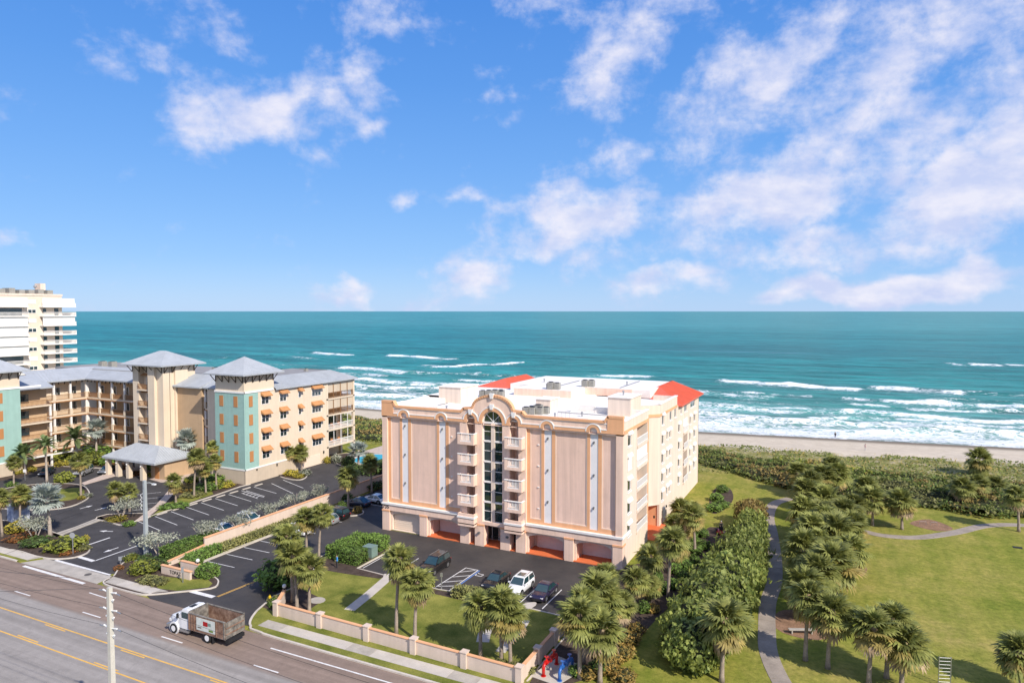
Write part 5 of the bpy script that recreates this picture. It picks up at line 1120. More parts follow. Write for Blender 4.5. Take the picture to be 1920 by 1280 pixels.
BARK = M('bark', (.22, .18, .15), rough=.95, var=.25)
def rot_z(a): return np.array([[math.cos(a), -math.sin(a), 0], [math.sin(a), math.cos(a), 0], [0, 0, 1]])
def rot_y(a): return np.array([[math.cos(a), 0, math.sin(a)], [0, 1, 0], [-math.sin(a), 0, math.cos(a)]])
def rot_x(a): return np.array([[1, 0, 0], [0, math.cos(a), -math.sin(a)], [0, math.sin(a), math.cos(a)]])
def fan_frond(rng, lp=.85, lb=1.0, n=17, spread=118, droop=.35, wd=.075):
    V, F = [], []
    # petiole: a thin flat arching strip
    k = 4
    for i in range(k+1):
        t = i/k; x = lp*t; z = .12*math.sin(t*1.6)-.05*t*t
        V += [(x, -.025, z), (x, .025, z)]
    for i in range(k): F.append((2*i, 2*i+1, 2*i+3, 2*i+2))
    hub = np.array([lp, 0, V[-1][2]])
    for j in range(n):
        a = R(-spread+2*spread*j/(n-1)+rng.uniform(-3, 3)); l = lb*(1-.28*abs(a)/R(spread))*rng.uniform(.9, 1.08)
        d = np.array([math.cos(a), math.sin(a), 0]); s = np.array([-math.sin(a), math.cos(a), 0]); up = .10*math.cos(a)+rng.uniform(-.05, .05)
        def pt(t, off, dz=0): q = hub+d*l*t+s*off; q[2] += up*l*t*2-droop*l*t**2.4+dz; return tuple(q)
        b = len(V); w = wd*l*1.15
        V += [pt(.03, -.015), pt(.03, .015), pt(.5, -w, .015), pt(.5, w, .015), pt(.8, -w*.55), pt(.8, w*.55), pt(1.0, 0)]
        F += [(b, b+1, b+3, b+2), (b+2, b+3, b+5, b+4), (b+4, b+5, b+6, b+6)]
    return np.array(V), np.array(F)
def feather_frond(rng, l=2.7, n=24, arch=1.0, lw=.42):
    V, F = [], []; k = 8; pts = []
    for i in range(k+1):
        t = i/k; pts.append(np.array([l*(t-.16*t*t*arch), 0, l*(.34*t-.62*arch*t*t)]))
    for i, p in enumerate(pts): w = .035*(1-.8*i/k); V += [tuple(p+[0, -w, 0]), tuple(p+[0, w, 0])]
    for i in range(k): F.append((2*i, 2*i+1, 2*i+3, 2*i+2))
    for j in range(n):
        t = .12+.88*j/(n-1); f = t*k; i = min(int(f), k-1); p = pts[i]+(pts[i+1]-pts[i])*(f-i); tg = pts[i+1]-pts[i]; tg = tg/np.linalg.norm(tg)
        ll = lw*l*.42*(math.sin(math.pi*min(1, t*.9+.12))**.6+.15)
        for sd in (-1, 1):
            d = tg*.62+np.array([0, sd*.8, .18]); d = d/np.linalg.norm(d); b = len(V); w = tg*.045
            tip = p+d*ll+np.array([0, 0, -.16*ll]); mid = p+d*ll*.5
            V += [tuple(p-w), tuple(p+w), tuple(mid+w*1.2), tuple(mid-w*1.2), tuple(tip)]; F += [(b, b+1, b+2, b+3), (b+3, b+2, b+4, b+4)]
    return np.array(V), np.array(F)
def quads_to_np(F): return F
FR = {}
_r = np.random.default_rng(3)
FR['sabal'] = [fan_frond(_r, .8, 1.1, 20, 122, d, .085) for d in (.25, .4, .55)]
FR['bis'] = [fan_frond(_r, .95, 1.25, 15, 125, d, .10) for d in (.12, .25, .35)]
FR['date'] = [feather_frond(_r, 2.7, 24, a) for a in (.7, 1.0, 1.25)]
FMESH = {}
for k_, lst in FR.items():
    for i_, (V_, F_) in enumerate(lst):
        for mn, mt in (('g', {'sabal': PGREEN, 'bis': PSILV, 'date': PDATE}[k_]), ('o', POLD), ('d', PDEAD)):
            if mn != 'g' and k_ != 'sabal': continue
            FMESH[k_, i_, mn] = np_mesh('frond', V_, F_, mt, 'mesh')
def frond_layout(kind, rng, n=None):
    n = n or int({'sabal': 44, 'bis': 30, 'date': 36}[kind]*rng.uniform(.82, 1.12)); out = []; low = rng.uniform(128, 162); dead = rng.uniform(.2, .8)
    for i in range(n):
        t = (i+.5)/n; az = i*2.39996+rng.uniform(-.25, .25)
        pitch = {'sabal': 84-low*t**.92, 'bis': 80-120*t, 'date': 82-98*t}[kind]+rng.uniform(-9, 9)
        sc = rng.uniform(.88, 1.1)*(.75+.3*min(1, t*3)); m = 'g'
        if kind == 'sabal' and t > .55: m = 'o' if rng.random() < .15+.6*(t-.55)/.45 else 'g'
        if kind == 'sabal' and t > .87 and rng.random() < dead: m = 'd'
        out.append((rng.integers(0, 3), m, az, R(pitch), rng.uniform(-.25, .25), sc, (.10 if kind != 'date' else .12)*(.5-t)*2))
    return out
def crown_mesh(kind, seed):
    rng = np.random.default_rng(seed); Vs, Fs, Mi, o = [], [], [], 0; mats = {'sabal': [PGREEN, POLD, PDEAD], 'bis': [PSILV], 'date': [PDATE]}[kind]
    for (k, m, az, pit, roll, sc, dz) in frond_layout(kind, rng):
        V, F = FR[kind][k]; V = (V*sc) @ rot_x(roll).T @ rot_y(-pit).T @ rot_z(az).T+np.array([0, 0, dz*2]); Vs.append(V); Fs.append(F+o); o += len(V); Mi.append(np.full(len(F), 'god'.index(m) if kind == 'sabal' else 0))
    F = np.concatenate(Fs); return np_mesh('crown', np.concatenate(Vs), F, mats, 'mesh', np.concatenate(Mi))
CROWN = {k: [crown_mesh(k, 10+i) for i in range(12 if k == 'sabal' else 3)] for k in FR}
HEART = MB().ball((0, 0, 0), .34, 8, 6, 1.5); 
def palm(kind, base, top, label, group=None, sc=1.0, fronds=False, skirt=False, name=None):
    """base (u,v), top z, lean towards the crown position"""
    rng = np.random.default_rng(abs(hash((round(base[0], 2), round(base[1], 2)))) % 99991)
    nm = name or {'sabal': 'sabal_palm', 'bis': 'silver_palm', 'date': 'date_palm'}[kind]
    z0 = float(terrain_h(np.array(base[0]), np.array(base[1])))
    t = thing(nm, label, 'palm tree', (base[0], base[1], z0-.05), rng.uniform(0, 6.28), group)
    sc = sc*rng.uniform(.88, 1.1); r = {'sabal': .17, 'bis': .24, 'date': .21}[kind]*sc**.5; h = top-z0; lean = rng.normal(0, .045, 2)*h
    pts = [(lean[0]*q*q, lean[1]*q*q, h*q) for q in (0, .12, .3, .5, .7, .86, 1.0)]
    tr = MB().tube(pts, [r*1.5, r*1.12, r, r*.92, r*.9, r*1.0, r*.8], 8).build('trunk', TRUNK if kind == 'sabal' else TRUNK2, None, True); tr.parent = t
    cz = (lean[0], lean[1], h)
    if not fronds:
        c = instance(CROWN[kind][rng.integers(0, len(CROWN[kind]))], 'crown', t, cz, (0, 0, rng.uniform(0, 6.28)), (sc, sc, sc*rng.uniform(.92, 1.08)))
    else:
        c = MB().ball((0, 0, -.1), .3*sc, 7, 5, 1.6).build('crown', PDEAD, None); c.parent = t; c.location = cz
        for (k, m, az, pit, roll, s_, dz) in frond_layout(kind, rng):
            f = instance(FMESH[kind, int(k), m], 'frond', c, (0, 0, dz*2*sc)); f.rotation_mode = 'XYZ'
            f.rotation_euler = (Matrix.Rotation(az, 3, 'Z') @ Matrix.Rotation(-pit, 3, 'Y') @ Matrix.Rotation(roll, 3, 'X')).to_euler(); f.scale = (s_*sc,)*3
    return t
def P2(kind, bx, by, cy, label, group, sc=1.0, fr=False, cx=None):
    b = G(bx, by); z = ZAT(b[0], b[1], cy); return palm(kind, b, z, label, group, sc, fr)
g1 = 'palms on the front lawn'; g2 = 'palms along the flank of the pink building'; g3 = 'palms in the park grove'; g4 = 'palms round the resort forecourt'; g5 = 'palms in the corner cluster'
for a in ((557, 1141, 1046, 1.25), (549, 1128, 1008, 1.15), (580, 1147, 1068, 1.05)): P2('sabal', *a[:3], 'sabal palm in the clump beside the pink building entrance drive', g1, a[3], True)
for a in ((575, 1042, 972, 1.05), (598, 1047, 962, 1.05)): P2('sabal', *a[:3], 'tall slim sabal palm behind the clipped hedge island', g1, a[3], True)
P2('sabal', 743, 1190, 1054, 'taller sabal palm on the lawn beside the concrete path', g1, 1.05, True)
P2('sabal', 778, 1197, 1092, 'shorter sabal palm on the lawn in front of the black SUV', g1, 1.05, True)
for a in ((901, 1231, 1137), (940, 1238, 1132), (957, 1245, 1152)): P2('sabal', *a, 'sabal palm of the trio behind the low wall near the corner', g1, 1.05, True)
for a in ((1087, 1271, 1157, 1.2), (1125, 1279, 1182, 1.2), (1108, 1212, 1106, 1.2), (1140, 1218, 1128, 1.15), (1133, 1165, 1082, 1.1), (1094, 1244, 1132, 1.1), (1163, 1200, 1132, 1.1)): P2('sabal', *a[:3], 'sabal palm in the dense clump beside the red and blue pipes', g5, a[3], True)
for a in ((1188, 1140, 1086, 1.05), (1253, 1119, 1016, 1.1), (1221, 1082, 1044, 1.1), (1218, 1132, 1098, .95), (1284, 1024, 985, 1.0), (1303, 1040, 967, 1.05), (1273, 1058, 1040, .7), (1262, 1012, 980, 1.0), (1278, 985, 953, 1.0), (1300, 978, 955, .9)): P2('sabal', *a[:3], 'sabal palm among round shrubs along the pink building side', g2, a[3], True)
P2('sabal', 1353, 1277, 1168, 'lone sabal palm with yellowing skirt by the sea grape row', None, 1.35, True)
for a in ((1508, 975, 920, 1.15), (1540, 940, 893, 1.3), (1510, 1015, 962, 1.2), (1552, 985, 938, 1.35), (1582, 1005, 960, 1.3), (1508, 1090, 1030, 1.25), (1570, 1050, 996, 1.4), (1567, 1115, 1055, 1.45), (1510, 1160, 1100, 1.15), (1570, 930, 890, 1.2), (1604, 985, 945, 1.2), (1530, 1010, 965, 1.2), (1520, 955, 905, 1.2), (1600, 1020, 985, 1.1), (1535, 1075, 1022, 1.2), (1492, 925, 885, 1.0), (1522, 1045, 990, 1.1), (1545, 1030, 975, 1.2), (1590, 1080, 1030, 1.15), (1530, 1130, 1072, 1.2), (1560, 905, 872, 1.1), (1620, 960, 915, 1.1)):
    P2('sabal', *a[:3], 'bushy sabal palm in the grove between path and park lawn', g3, a[3]*1.2, False)
for a in ((1510, 1237, 1118, 1.15), (1552, 1252, 1145, 1.2)): P2('sabal', *a[:3], 'sabal palm beside the red mulch pit', g3, a[3], True)
for a in ((1629, 1282, 1178, 1.3), (1690, 1290, 1208, 1.35), (1662, 1270, 1165, 1.1)): P2('sabal', *a[:3], 'sabal palm in the clump beside the metal ladder frame', g3, a[3], True)
P2('sabal', 1912, 1292, 1225, 'single sabal palm on the open park lawn', None, 1.2, True)
P2('sabal', 1636, 985, 937, 'leaning shaggy sabal palm beside the curving park path', g3, 1.3); P2('sabal', 1691, 992, 942, 'straight shaggy sabal palm by the far mulch pit', g3, 1.3); P2('sabal', 1910, 996, 930, 'sabal palm where the park path meets the thicket', g3, 1.2)
for a in ((1835, 895, 862, 1.5), (1830, 945, 905, 1.3), (1800, 950, 912, 1.2), (1868, 935, 908, 1.1)): P2('sabal', *a[:3], 'shaggy cabbage palm growing out of the dune thicket', 'palms in the dune thicket', a[3])
# resort forecourt
P2('date', 88, 902, 834, 'slender date palm in the forecourt circle', g4, 1.05); P2('date', 146, 872, 822, 'broad date palm against the resort gallery', g4, 1.25); P2('date', 48, 888, 850, 'short date palm by the teal tower', g4, .95)
P2('bis', 181, 862, 802, 'silver fan palm in front of the resort gallery', g4, 1.2); P2('bis', 352, 884, 822, 'silver fan palm beside the central tower', g4, 1.35); P2('bis', 94, 1004, 932, 'large silver fan palm at the resort entrance', g4, 1.3); P2('bis', 672, 880, 843, 'silver fan palm by the swimming pool', None, 1.2)
for a in ((26, 911, 866), (152, 933, 862)): P2('sabal', *a, 'sabal palm in the forecourt circle kerb bed', g4, 1.0)
for a in ((38, 990, 924), (4, 1005, 930), (45, 975, 930)): P2('sabal', *a, 'sabal palm by the blue box at the resort entrance', g4, 1.0)
for a in ((219, 957, 917), (243, 958, 921)): P2('sabal', *a, 'low sabal palm above the silver shrub island', g4, 1.0)
P2('sabal', 330, 943, 902, 'short sabal palm at the tip of the parking strip', g4, .9)
for a in ((364, 932, 857), (386, 925, 878), (406, 917, 862), (375, 910, 866), (398, 900, 838)): P2('sabal', *a, 'sabal palm in the row in front of the teal tower', g4, 1.0)
for a in ((541, 884, 846), (566, 882, 848), (530, 880, 852)): P2('sabal', *a, 'sabal palm beside the resort garage door', g4, 1.0)
P2('sabal', 653, 955, 893, 'sabal palm with an orange drooping frond above the lot wall', None, 1.15, True); P2('sabal', 697, 922, 868, 'shaded sabal palm behind the lot wall', None, 1.1)

# ---- leafy masses
def leaf_quads(P, Nrm, size, rng, fold=.0):
    n = len(P); a = rng.normal(size=(n, 3)); Nn = Nrm+.75*a; Nn /= np.linalg.norm(Nn, axis=1)[:, None]+1e-9
    t = np.cross(Nn, rng.normal(size=(n, 3))); t /= np.linalg.norm(t, axis=1)[:, None]+1e-9; b = np.cross(Nn, t)
    s = (size*rng.uniform(.65, 1.35, n))[:, None]
    V = np.stack([P-t*s*.9, P-b*s*.5, P+t*s*.9, P+b*s*.5], 1).reshape(-1, 3); F = np.arange(4*n).reshape(n, 4); return V, F
def blob_mesh(name, mat, core, n, size, seed, rx=1, ry=1, rz=1, lump=.22, zc=None, flat=.0):
    """leaf shell round a lumpy ellipsoid that sits on z=0, unit size, with a solid dark core against see-through"""
    rng = np.random.default_rng(seed); d = rng.normal(size=(n, 3)); d /= np.linalg.norm(d, axis=1)[:, None]
    ph = rng.uniform(0, 6.28, 6); k = 1+lump*(np.sin(d[:, 0]*5+ph[0])*np.sin(d[:, 1]*5+ph[1])+.7*np.sin(d[:, 2]*7+ph[2])*np.sin(d[:, 0]*8+ph[3]))
    r = k*rng.uniform(.74, 1.04, n); P = d*r[:, None]*np.array([rx, ry, rz]); P[:, 2] += rz*(.92 if zc is None else zc); P[:, 2] = np.maximum(P[:, 2], .03)
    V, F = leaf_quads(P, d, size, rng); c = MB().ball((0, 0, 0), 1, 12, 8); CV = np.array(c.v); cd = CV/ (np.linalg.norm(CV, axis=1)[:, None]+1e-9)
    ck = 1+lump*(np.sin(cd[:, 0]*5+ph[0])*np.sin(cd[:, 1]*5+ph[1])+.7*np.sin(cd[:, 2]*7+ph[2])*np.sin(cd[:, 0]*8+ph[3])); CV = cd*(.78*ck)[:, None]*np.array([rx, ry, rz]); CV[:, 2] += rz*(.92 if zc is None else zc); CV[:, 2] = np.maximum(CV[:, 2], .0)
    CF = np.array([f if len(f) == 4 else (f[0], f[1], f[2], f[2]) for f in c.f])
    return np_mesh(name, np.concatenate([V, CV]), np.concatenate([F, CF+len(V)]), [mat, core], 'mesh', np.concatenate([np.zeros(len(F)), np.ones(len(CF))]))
def box_mesh(name, mat, core, n, size, seed, lx, ly, h):
    rng = np.random.default_rng(seed); A = np.array([lx*ly, lx*h, lx*h, ly*h, ly*h]); f = rng.choice(5, n, p=A/A.sum()); u = rng.uniform(-.5, .5, (n, 2)); P = np.zeros((n, 3)); Nn = np.zeros((n, 3))
    for k, (ax, s) in enumerate(((2, 1), (1, -1), (1, 1), (0, -1), (0, 1))):
        m = f == k
        if ax == 2: P[m] = np.stack([u[m, 0]*lx, u[m, 1]*ly, np.full(m.sum(), h)], 1)
        elif ax == 1: P[m] = np.stack([u[m, 0]*lx, np.full(m.sum(), s*ly/2), (u[m, 1]+.5)*h], 1)
        else: P[m] = np.stack([np.full(m.sum(), s*lx/2), u[m, 0]*ly, (u[m, 1]+.5)*h], 1)
        Nn[m, ax] = s
    P += rng.normal(size=(n, 3))*size*.55; P[:, 2] = np.maximum(P[:, 2], .03); V, F = leaf_quads(P, Nn, size, rng)
    c = MB().box(-lx/2+.08, lx/2-.08, -ly/2+.08, ly/2-.08, 0, h-.08); CV = np.array(c.v); CF = np.array(c.f)
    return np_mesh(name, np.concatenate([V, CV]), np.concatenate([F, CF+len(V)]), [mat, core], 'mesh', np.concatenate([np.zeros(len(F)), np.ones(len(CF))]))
CORE = M('dark_foliage_core', (.03, .035, .014), rough=.95, var=.3)  # solid dark green fill that keeps foliage from being see-through
LF = dict(green=LEAF('hedge_leaf', (0.111, 0.215, 0.036), (0.275, 0.413, 0.088)), lime=LEAF('lime_leaf', (.20, .26, .035), (.42, .43, .075)), gold=LEAF('golden_leaf', (.42, .35, .04), (.66, .55, .09)), dark=LEAF('dark_leaf', (0.058, 0.117, 0.033), (0.163, 0.237, 0.062)),
          silver=LEAF('silver_leaf', (.27, .29, .21), (.52, .53, .42)), croton=LEAF('croton_leaf', (0.221, 0.221, 0.052), (0.625, 0.388, 0.112)), red=LEAF('red_leaf', (.28, .10, .035), (.44, .20, .065)), grape=LEAF('sea_grape_leaf', (0.104, 0.182, 0.036), (0.388, 0.413, 0.106)), rust=LEAF('rust_grape_leaf', (0.234, 0.202, 0.052), (0.575, 0.4, 0.138)), olive=LEAF('olive_leaf', (0.221, 0.24, 0.078), (0.438, 0.413, 0.15)))
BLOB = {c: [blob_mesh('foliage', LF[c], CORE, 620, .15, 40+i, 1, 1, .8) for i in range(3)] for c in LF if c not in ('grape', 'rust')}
def shrub(col, x, y, wpx, hm, label, group=None, name='shrub', cat='shrub', uv=None, wy=None):
    b = uv or G(x, y); d = abs(-b[0]*_s+b[1]*_c); w = wpx*d/FPX/2; z0 = float(terrain_h(np.array(b[0]), np.array(b[1])))
    o = instance(random.choice(BLOB[col]), name, None, (b[0], b[1]+(w*.6 if uv is None else 0), max(z0, -.12)), (0, 0, random.uniform(0, 6.28)), (w, wy or w, hm/1.55)); return tag(o, label, cat, group)
def tree_small(x, y, wpx, ztop_px, label, group, col='silver'):
    b = G(x, y); d = -b[0]*_s+b[1]*_c; w = wpx*d/FPX/2; z = ZAT(b[0], b[1], ztop_px); t = thing('buttonwood_tree', label, 'tree', (b[0], b[1], -.05), random.uniform(0, 6.28), group); h = max(z, 1.6)
    mb = MB()
    for k in range(4): a = k*1.57+random.uniform(-.4, .4); mb.tube([(0.08*math.cos(a), .08*math.sin(a), 0), (.3*w*math.cos(a), .3*w*math.sin(a), h*.4), (.6*w*math.cos(a), .6*w*math.sin(a), h*.72)], [.09, .07, .03], 5)
    tr = mb.build('trunk', TRUNK2, None); tr.parent = t
    rng = np.random.default_rng(int(x)); n = 850; c = rng.normal(size=(9, 3))*np.array([.45, .45, .22]); i = rng.integers(0, 9, n); dd = rng.normal(size=(n, 3)); dd /= np.linalg.norm(dd, axis=1)[:, None]
    P = (c[i]+dd*rng.uniform(.2, .5, n)[:, None]*np.array([1, 1, .8])); P = P*np.array([w, w, h*.36]); P[:, 2] += h*.64; V, F = leaf_quads(P, dd, .16, rng); np_mesh('crown', V, F, LF[col], t)
for a in ((227, 972, 62, 930), (66, 1012, 72, 957), (300, 1044, 84, 985), (385, 1022, 72, 968), (448, 998, 58, 955), (503, 975, 54, 935), (555, 958, 46, 916), (600, 940, 46, 905)):
    tree_small(*a, 'silver buttonwood tree planted along the resort lot' if a[0] > 250 else 'silver buttonwood tree in a resort entrance island', 'silver buttonwood trees')
def hedge(col, uv, lx, ly, h, rz, label, group=None, n=None, name='hedge'):
    me = box_mesh('foliage', LF[col], CORE, n or int(130*(lx*ly+2*h*(lx+ly))*.55)+60, .14, int(abs(uv[0]*13+uv[1]*7)), lx, ly, h)
    o = instance(me, name, None, (uv[0], uv[1], -.02), (0, 0, R(rz))); return tag(o, label, 'hedge', group)
hedge('green', (-60.7, 73.2), 2.2, 6.6, 1.7, 0, 'clipped green hedge on the island, with a box cut into its end'); hedge('green', (-58.0, 70.6), 3.6, 2.4, 1.6, 0, 'clipped green hedge block beside the utility cabinet'); hedge('green', (-58.2, 76.0), 3.0, 2.2, 1.7, 0, 'clipped hedge end piece beside the parking lot')
hedge('lime', (-45.4, 67.6), 3.3, 1.5, 1.2, -4, 'bright clipped hedge in front of the black SUV'); hedge('olive', (-38.7, 67.3), 3.0, 1.5, 1.1, 4, 'brownish clipped hedge in front of the black coupe'); hedge('olive', (-34.4, 67.3), 2.6, 1.3, 1.0, 0, 'olive hedge in front of the white SUV')
shrub('green', 505, 1106, 78, 3.3, 'big round clipped bush at the entrance drive'); shrub('green', 508, 1138, 20, 1.0, 'small round bush behind the wall end'); shrub('olive', 511, 1132, 26, .9, 'olive bush beside the yellow hydrant')
hedge('green', (-79.9, 63.6), 1.8, 8.4, 1.9, 0, 'tall green hedge behind the low end of the lot wall')
for k in range(5): hedge('olive' if k else 'green', (-76.6, 62.8+k*5.0), 1.3, 4.9, .95 if k else 1.2, 0, 'low trimmed hedge running along the lot wall', 'low hedges along the lot wall')
for k in range(5): hedge('green', (-79.9, 75.6+k*6.1), 1.3, 4.2, 1.1, 0, 'green hedge between the silver trees of the resort lot', 'hedges between the silver trees')
hedge('green', (-70.8, 58.6), 2.0, 1.9, 1.3, 0, 'square clipped bush beside the name wall'); hedge('green', (-75.4, 60.0), 2.6, 1.6, 1.1, -6, 'clipped hedge behind the name wall')
for a in (('lime', 255, 1078, 48, 1.7), ('dark', 282, 1070, 40, 1.6), ('lime', 238, 1052, 26, 1.0), ('olive', 288, 1097, 36, .8), ('olive', 268, 1094, 34, .9), ('dark', 264, 1062, 34, 1.5)): shrub(*a, 'leafy shrub in the bed beside the name wall', 'shrubs beside the name wall')
for a in (('red', 217, 1068, 18, .6),): shrub(*a, 'small orange-red groundcover bush at the island tip')
for a in (('lime', 103, 1036, 66, 1.9), ('dark', 52, 1026, 48, 1.4), ('gold', 130, 1028, 24, 1.3), ('red', 118, 1040, 26, .6), ('gold', 20, 1000, 40, 1.7), ('red', 20, 1016, 40, .9), ('gold', 156, 1014, 14, .9), ('olive', 150, 1032, 24, .8), ('red', 40, 1008, 30, .8)): shrub(*a, {'lime': 'big lime green shrub beside the stop sign', 'dark': 'dark green shrub under the silver tree', 'gold': 'golden shrub in the resort entrance bed', 'red': 'rusty red shrub in the resort entrance bed', 'olive': 'olive groundcover at the entrance island tip'}[a[0]], 'shrubs at the resort entrance')
for a in (('gold', 208, 978, 34, .8), ('green', 236, 986, 22, .8), ('red', 204, 877, 34, .9), ('red', 228, 880, 24, .9), ('red', 248, 892, 26, .9), ('gold', 283, 893, 34, .8), ('green', 278, 882, 36, 2.4), ('green', 196, 874, 30, 2.2), ('lime', 115, 868, 46, 2.2), ('lime', 165, 872, 40, 2.6), ('gold', 108, 874, 24, 1.2), ('olive', 140, 873, 30, 1.4), ('lime', 95, 862, 40, 2.0), ('green', 168, 862, 50, 3.2), ('gold', 24, 890, 14, 1.0), ('gold', 35, 888, 12, 1.1), ('gold', 56, 884, 14, 1.2), ('gold', 6, 892, 16, 1.0), ('green', 15, 912, 18, 1.0), ('lime', 110, 905, 34, 2.0), ('gold', 148, 936, 14, .7), ('silver', 160, 932, 16, .8)): shrub(*a, {'gold': 'golden clipped shrub near the resort entrance roof', 'green': 'dark green shrub near the resort entrance roof', 'red': 'rusty red hedge by the resort entrance roof', 'lime': 'lime shrub below the resort gallery', 'olive': 'olive shrub below the resort gallery', 'silver': 'silver groundcover in the forecourt circle'}[a[0]], 'shrubs in the resort forecourt')
for a in (('green', 306, 955, 34, .9), ('green', 330, 952, 30, .9), ('olive', 350, 932, 44, .7), ('croton', 342, 922, 30, .9), ('green', 375, 922, 44, 1.4), ('lime', 398, 915, 44, 1.2), ('gold', 418, 914, 28, .9), ('lime', 352, 905, 26, 1.3), ('croton', 345, 915, 24, .8), ('green', 392, 905, 40, 1.6)): shrub(*a, 'low {} shrub in the parking strip under the palms'.format({'green': 'green', 'olive': 'olive', 'croton': 'copper', 'lime': 'lime', 'gold': 'golden'}[a[0]]), 'shrubs in the parking strip')
for a in (('gold', 540, 892, 26, 1.2), ('silver', 568, 892, 22, 1.4), ('gold', 556, 896, 20, .9), ('gold', 611, 868, 14, 1.5), ('silver', 627, 868, 20, 1.9), ('dark', 648, 875, 26, 2.2), ('dark', 663, 890, 30, 2.2), ('dark', 690, 890, 44, 2.6), ('dark', 712, 880, 34, 2.2), ('croton', 667, 962, 18, 1.2), ('dark', 640, 938, 30, 1.2), ('dark', 690, 918, 40, 1.6), ('green', 640, 955, 18, 1.4)): shrub(*a, {'gold': 'golden shrub near the resort garage', 'silver': 'silver shrub near the resort garage', 'dark': 'dark shrub in the shade near the pool', 'croton': 'copper shrub on the lot island tip', 'green': 'green shrub by the shaded wall'}[a[0]], 'shrubs near the resort garage and pool')
for k, a in enumerate(((1336, 958, 26), (1353, 952, 24), (1353, 922, 20), (1342, 938, 22), (1294, 1010, 20), (1314, 1006, 22), (1318, 1030, 22), (1302, 1038, 24), (1300, 1058, 20), (1286, 1070, 22), (1263, 1075, 22), (1280, 1088, 24), (1259, 1104, 20), (1241, 1112, 22), (1302, 1022, 18), (1232, 1090, 18))):
    shrub('green', a[0], a[1]+2, a[2]*1.15, 1.35, 'round clipped shrub in the mulch beside the pink building', 'round clipped shrubs', 'round_shrub')
for a in (('croton', 1162, 1238, 50, 1.2), ('croton', 1178, 1210, 40, 1.1), ('croton', 1190, 1190, 34, 1.0), ('croton', 1140, 1268, 36, 1.1), ('green', 1116, 1268, 34, 1.3), ('croton', 1100, 1276, 40, 1.0), ('croton', 1150, 1250, 30, 1.0), ('croton', 1165, 1282, 50, 1.0), ('green', 1205, 1150, 30, 1.2), ('croton', 1222, 1150, 26, .9), ('croton', 1120, 1235, 30, 1.0), ('green', 1078, 1270, 30, 1.0)): shrub(*a, '{} shrub under the corner palm cluster'.format('copper croton' if a[0] == 'croton' else 'green leafy'), 'shrubs under the corner palms')
for a in (('olive', 990, 1262, 26, .6), ('olive', 960, 1252, 24, .6), ('olive', 935, 1245, 22, .5)): shrub(*a, 'small olive shrub at the foot of the low wall', 'shrubs at the wall foot')
# sea grape row beside the park path
GR = [blob_mesh('foliage', LF['grape'], CORE, 2600, .085, 80+i, 1, 1, .62, .2) for i in range(3)]; GRR = blob_mesh('foliage', LF['rust'], CORE, 2600, .085, 91, 1, 1, .62, .2)
for k, (u, v, w, h) in enumerate(((-12.2, 63.5, 3.2, 3.7), (-12.0, 67.5, 3.4, 4.1), (-11.8, 72, 3.5, 4.3), (-11.6, 76.5, 3.4, 4.4), (-11.4, 81, 3.3, 4.3), (-11.2, 85.5, 3.1, 4.2), (-11.0, 90, 2.9, 4.1), (-11.2, 94.4, 2.5, 4.0), (-11.4, 98.4, 2.3, 3.8), (-11.6, 102.2, 2.2, 3.7), (-11.9, 106.0, 2.2, 3.5), (-12.5, 109.6, 2.2, 3.3))):
    rust = k >= 10; o = instance(GRR if rust else GR[k % 3], 'sea_grape_bush', None, (u, v, -.05), (0, 0, k*1.3), (w, w*1.05, h/.98)); tag(o, 'rust tinged sea grape bush at the sea end of the row' if rust else 'sea grape bush in the row beside the curving park path', 'bush', 'sea grape row')
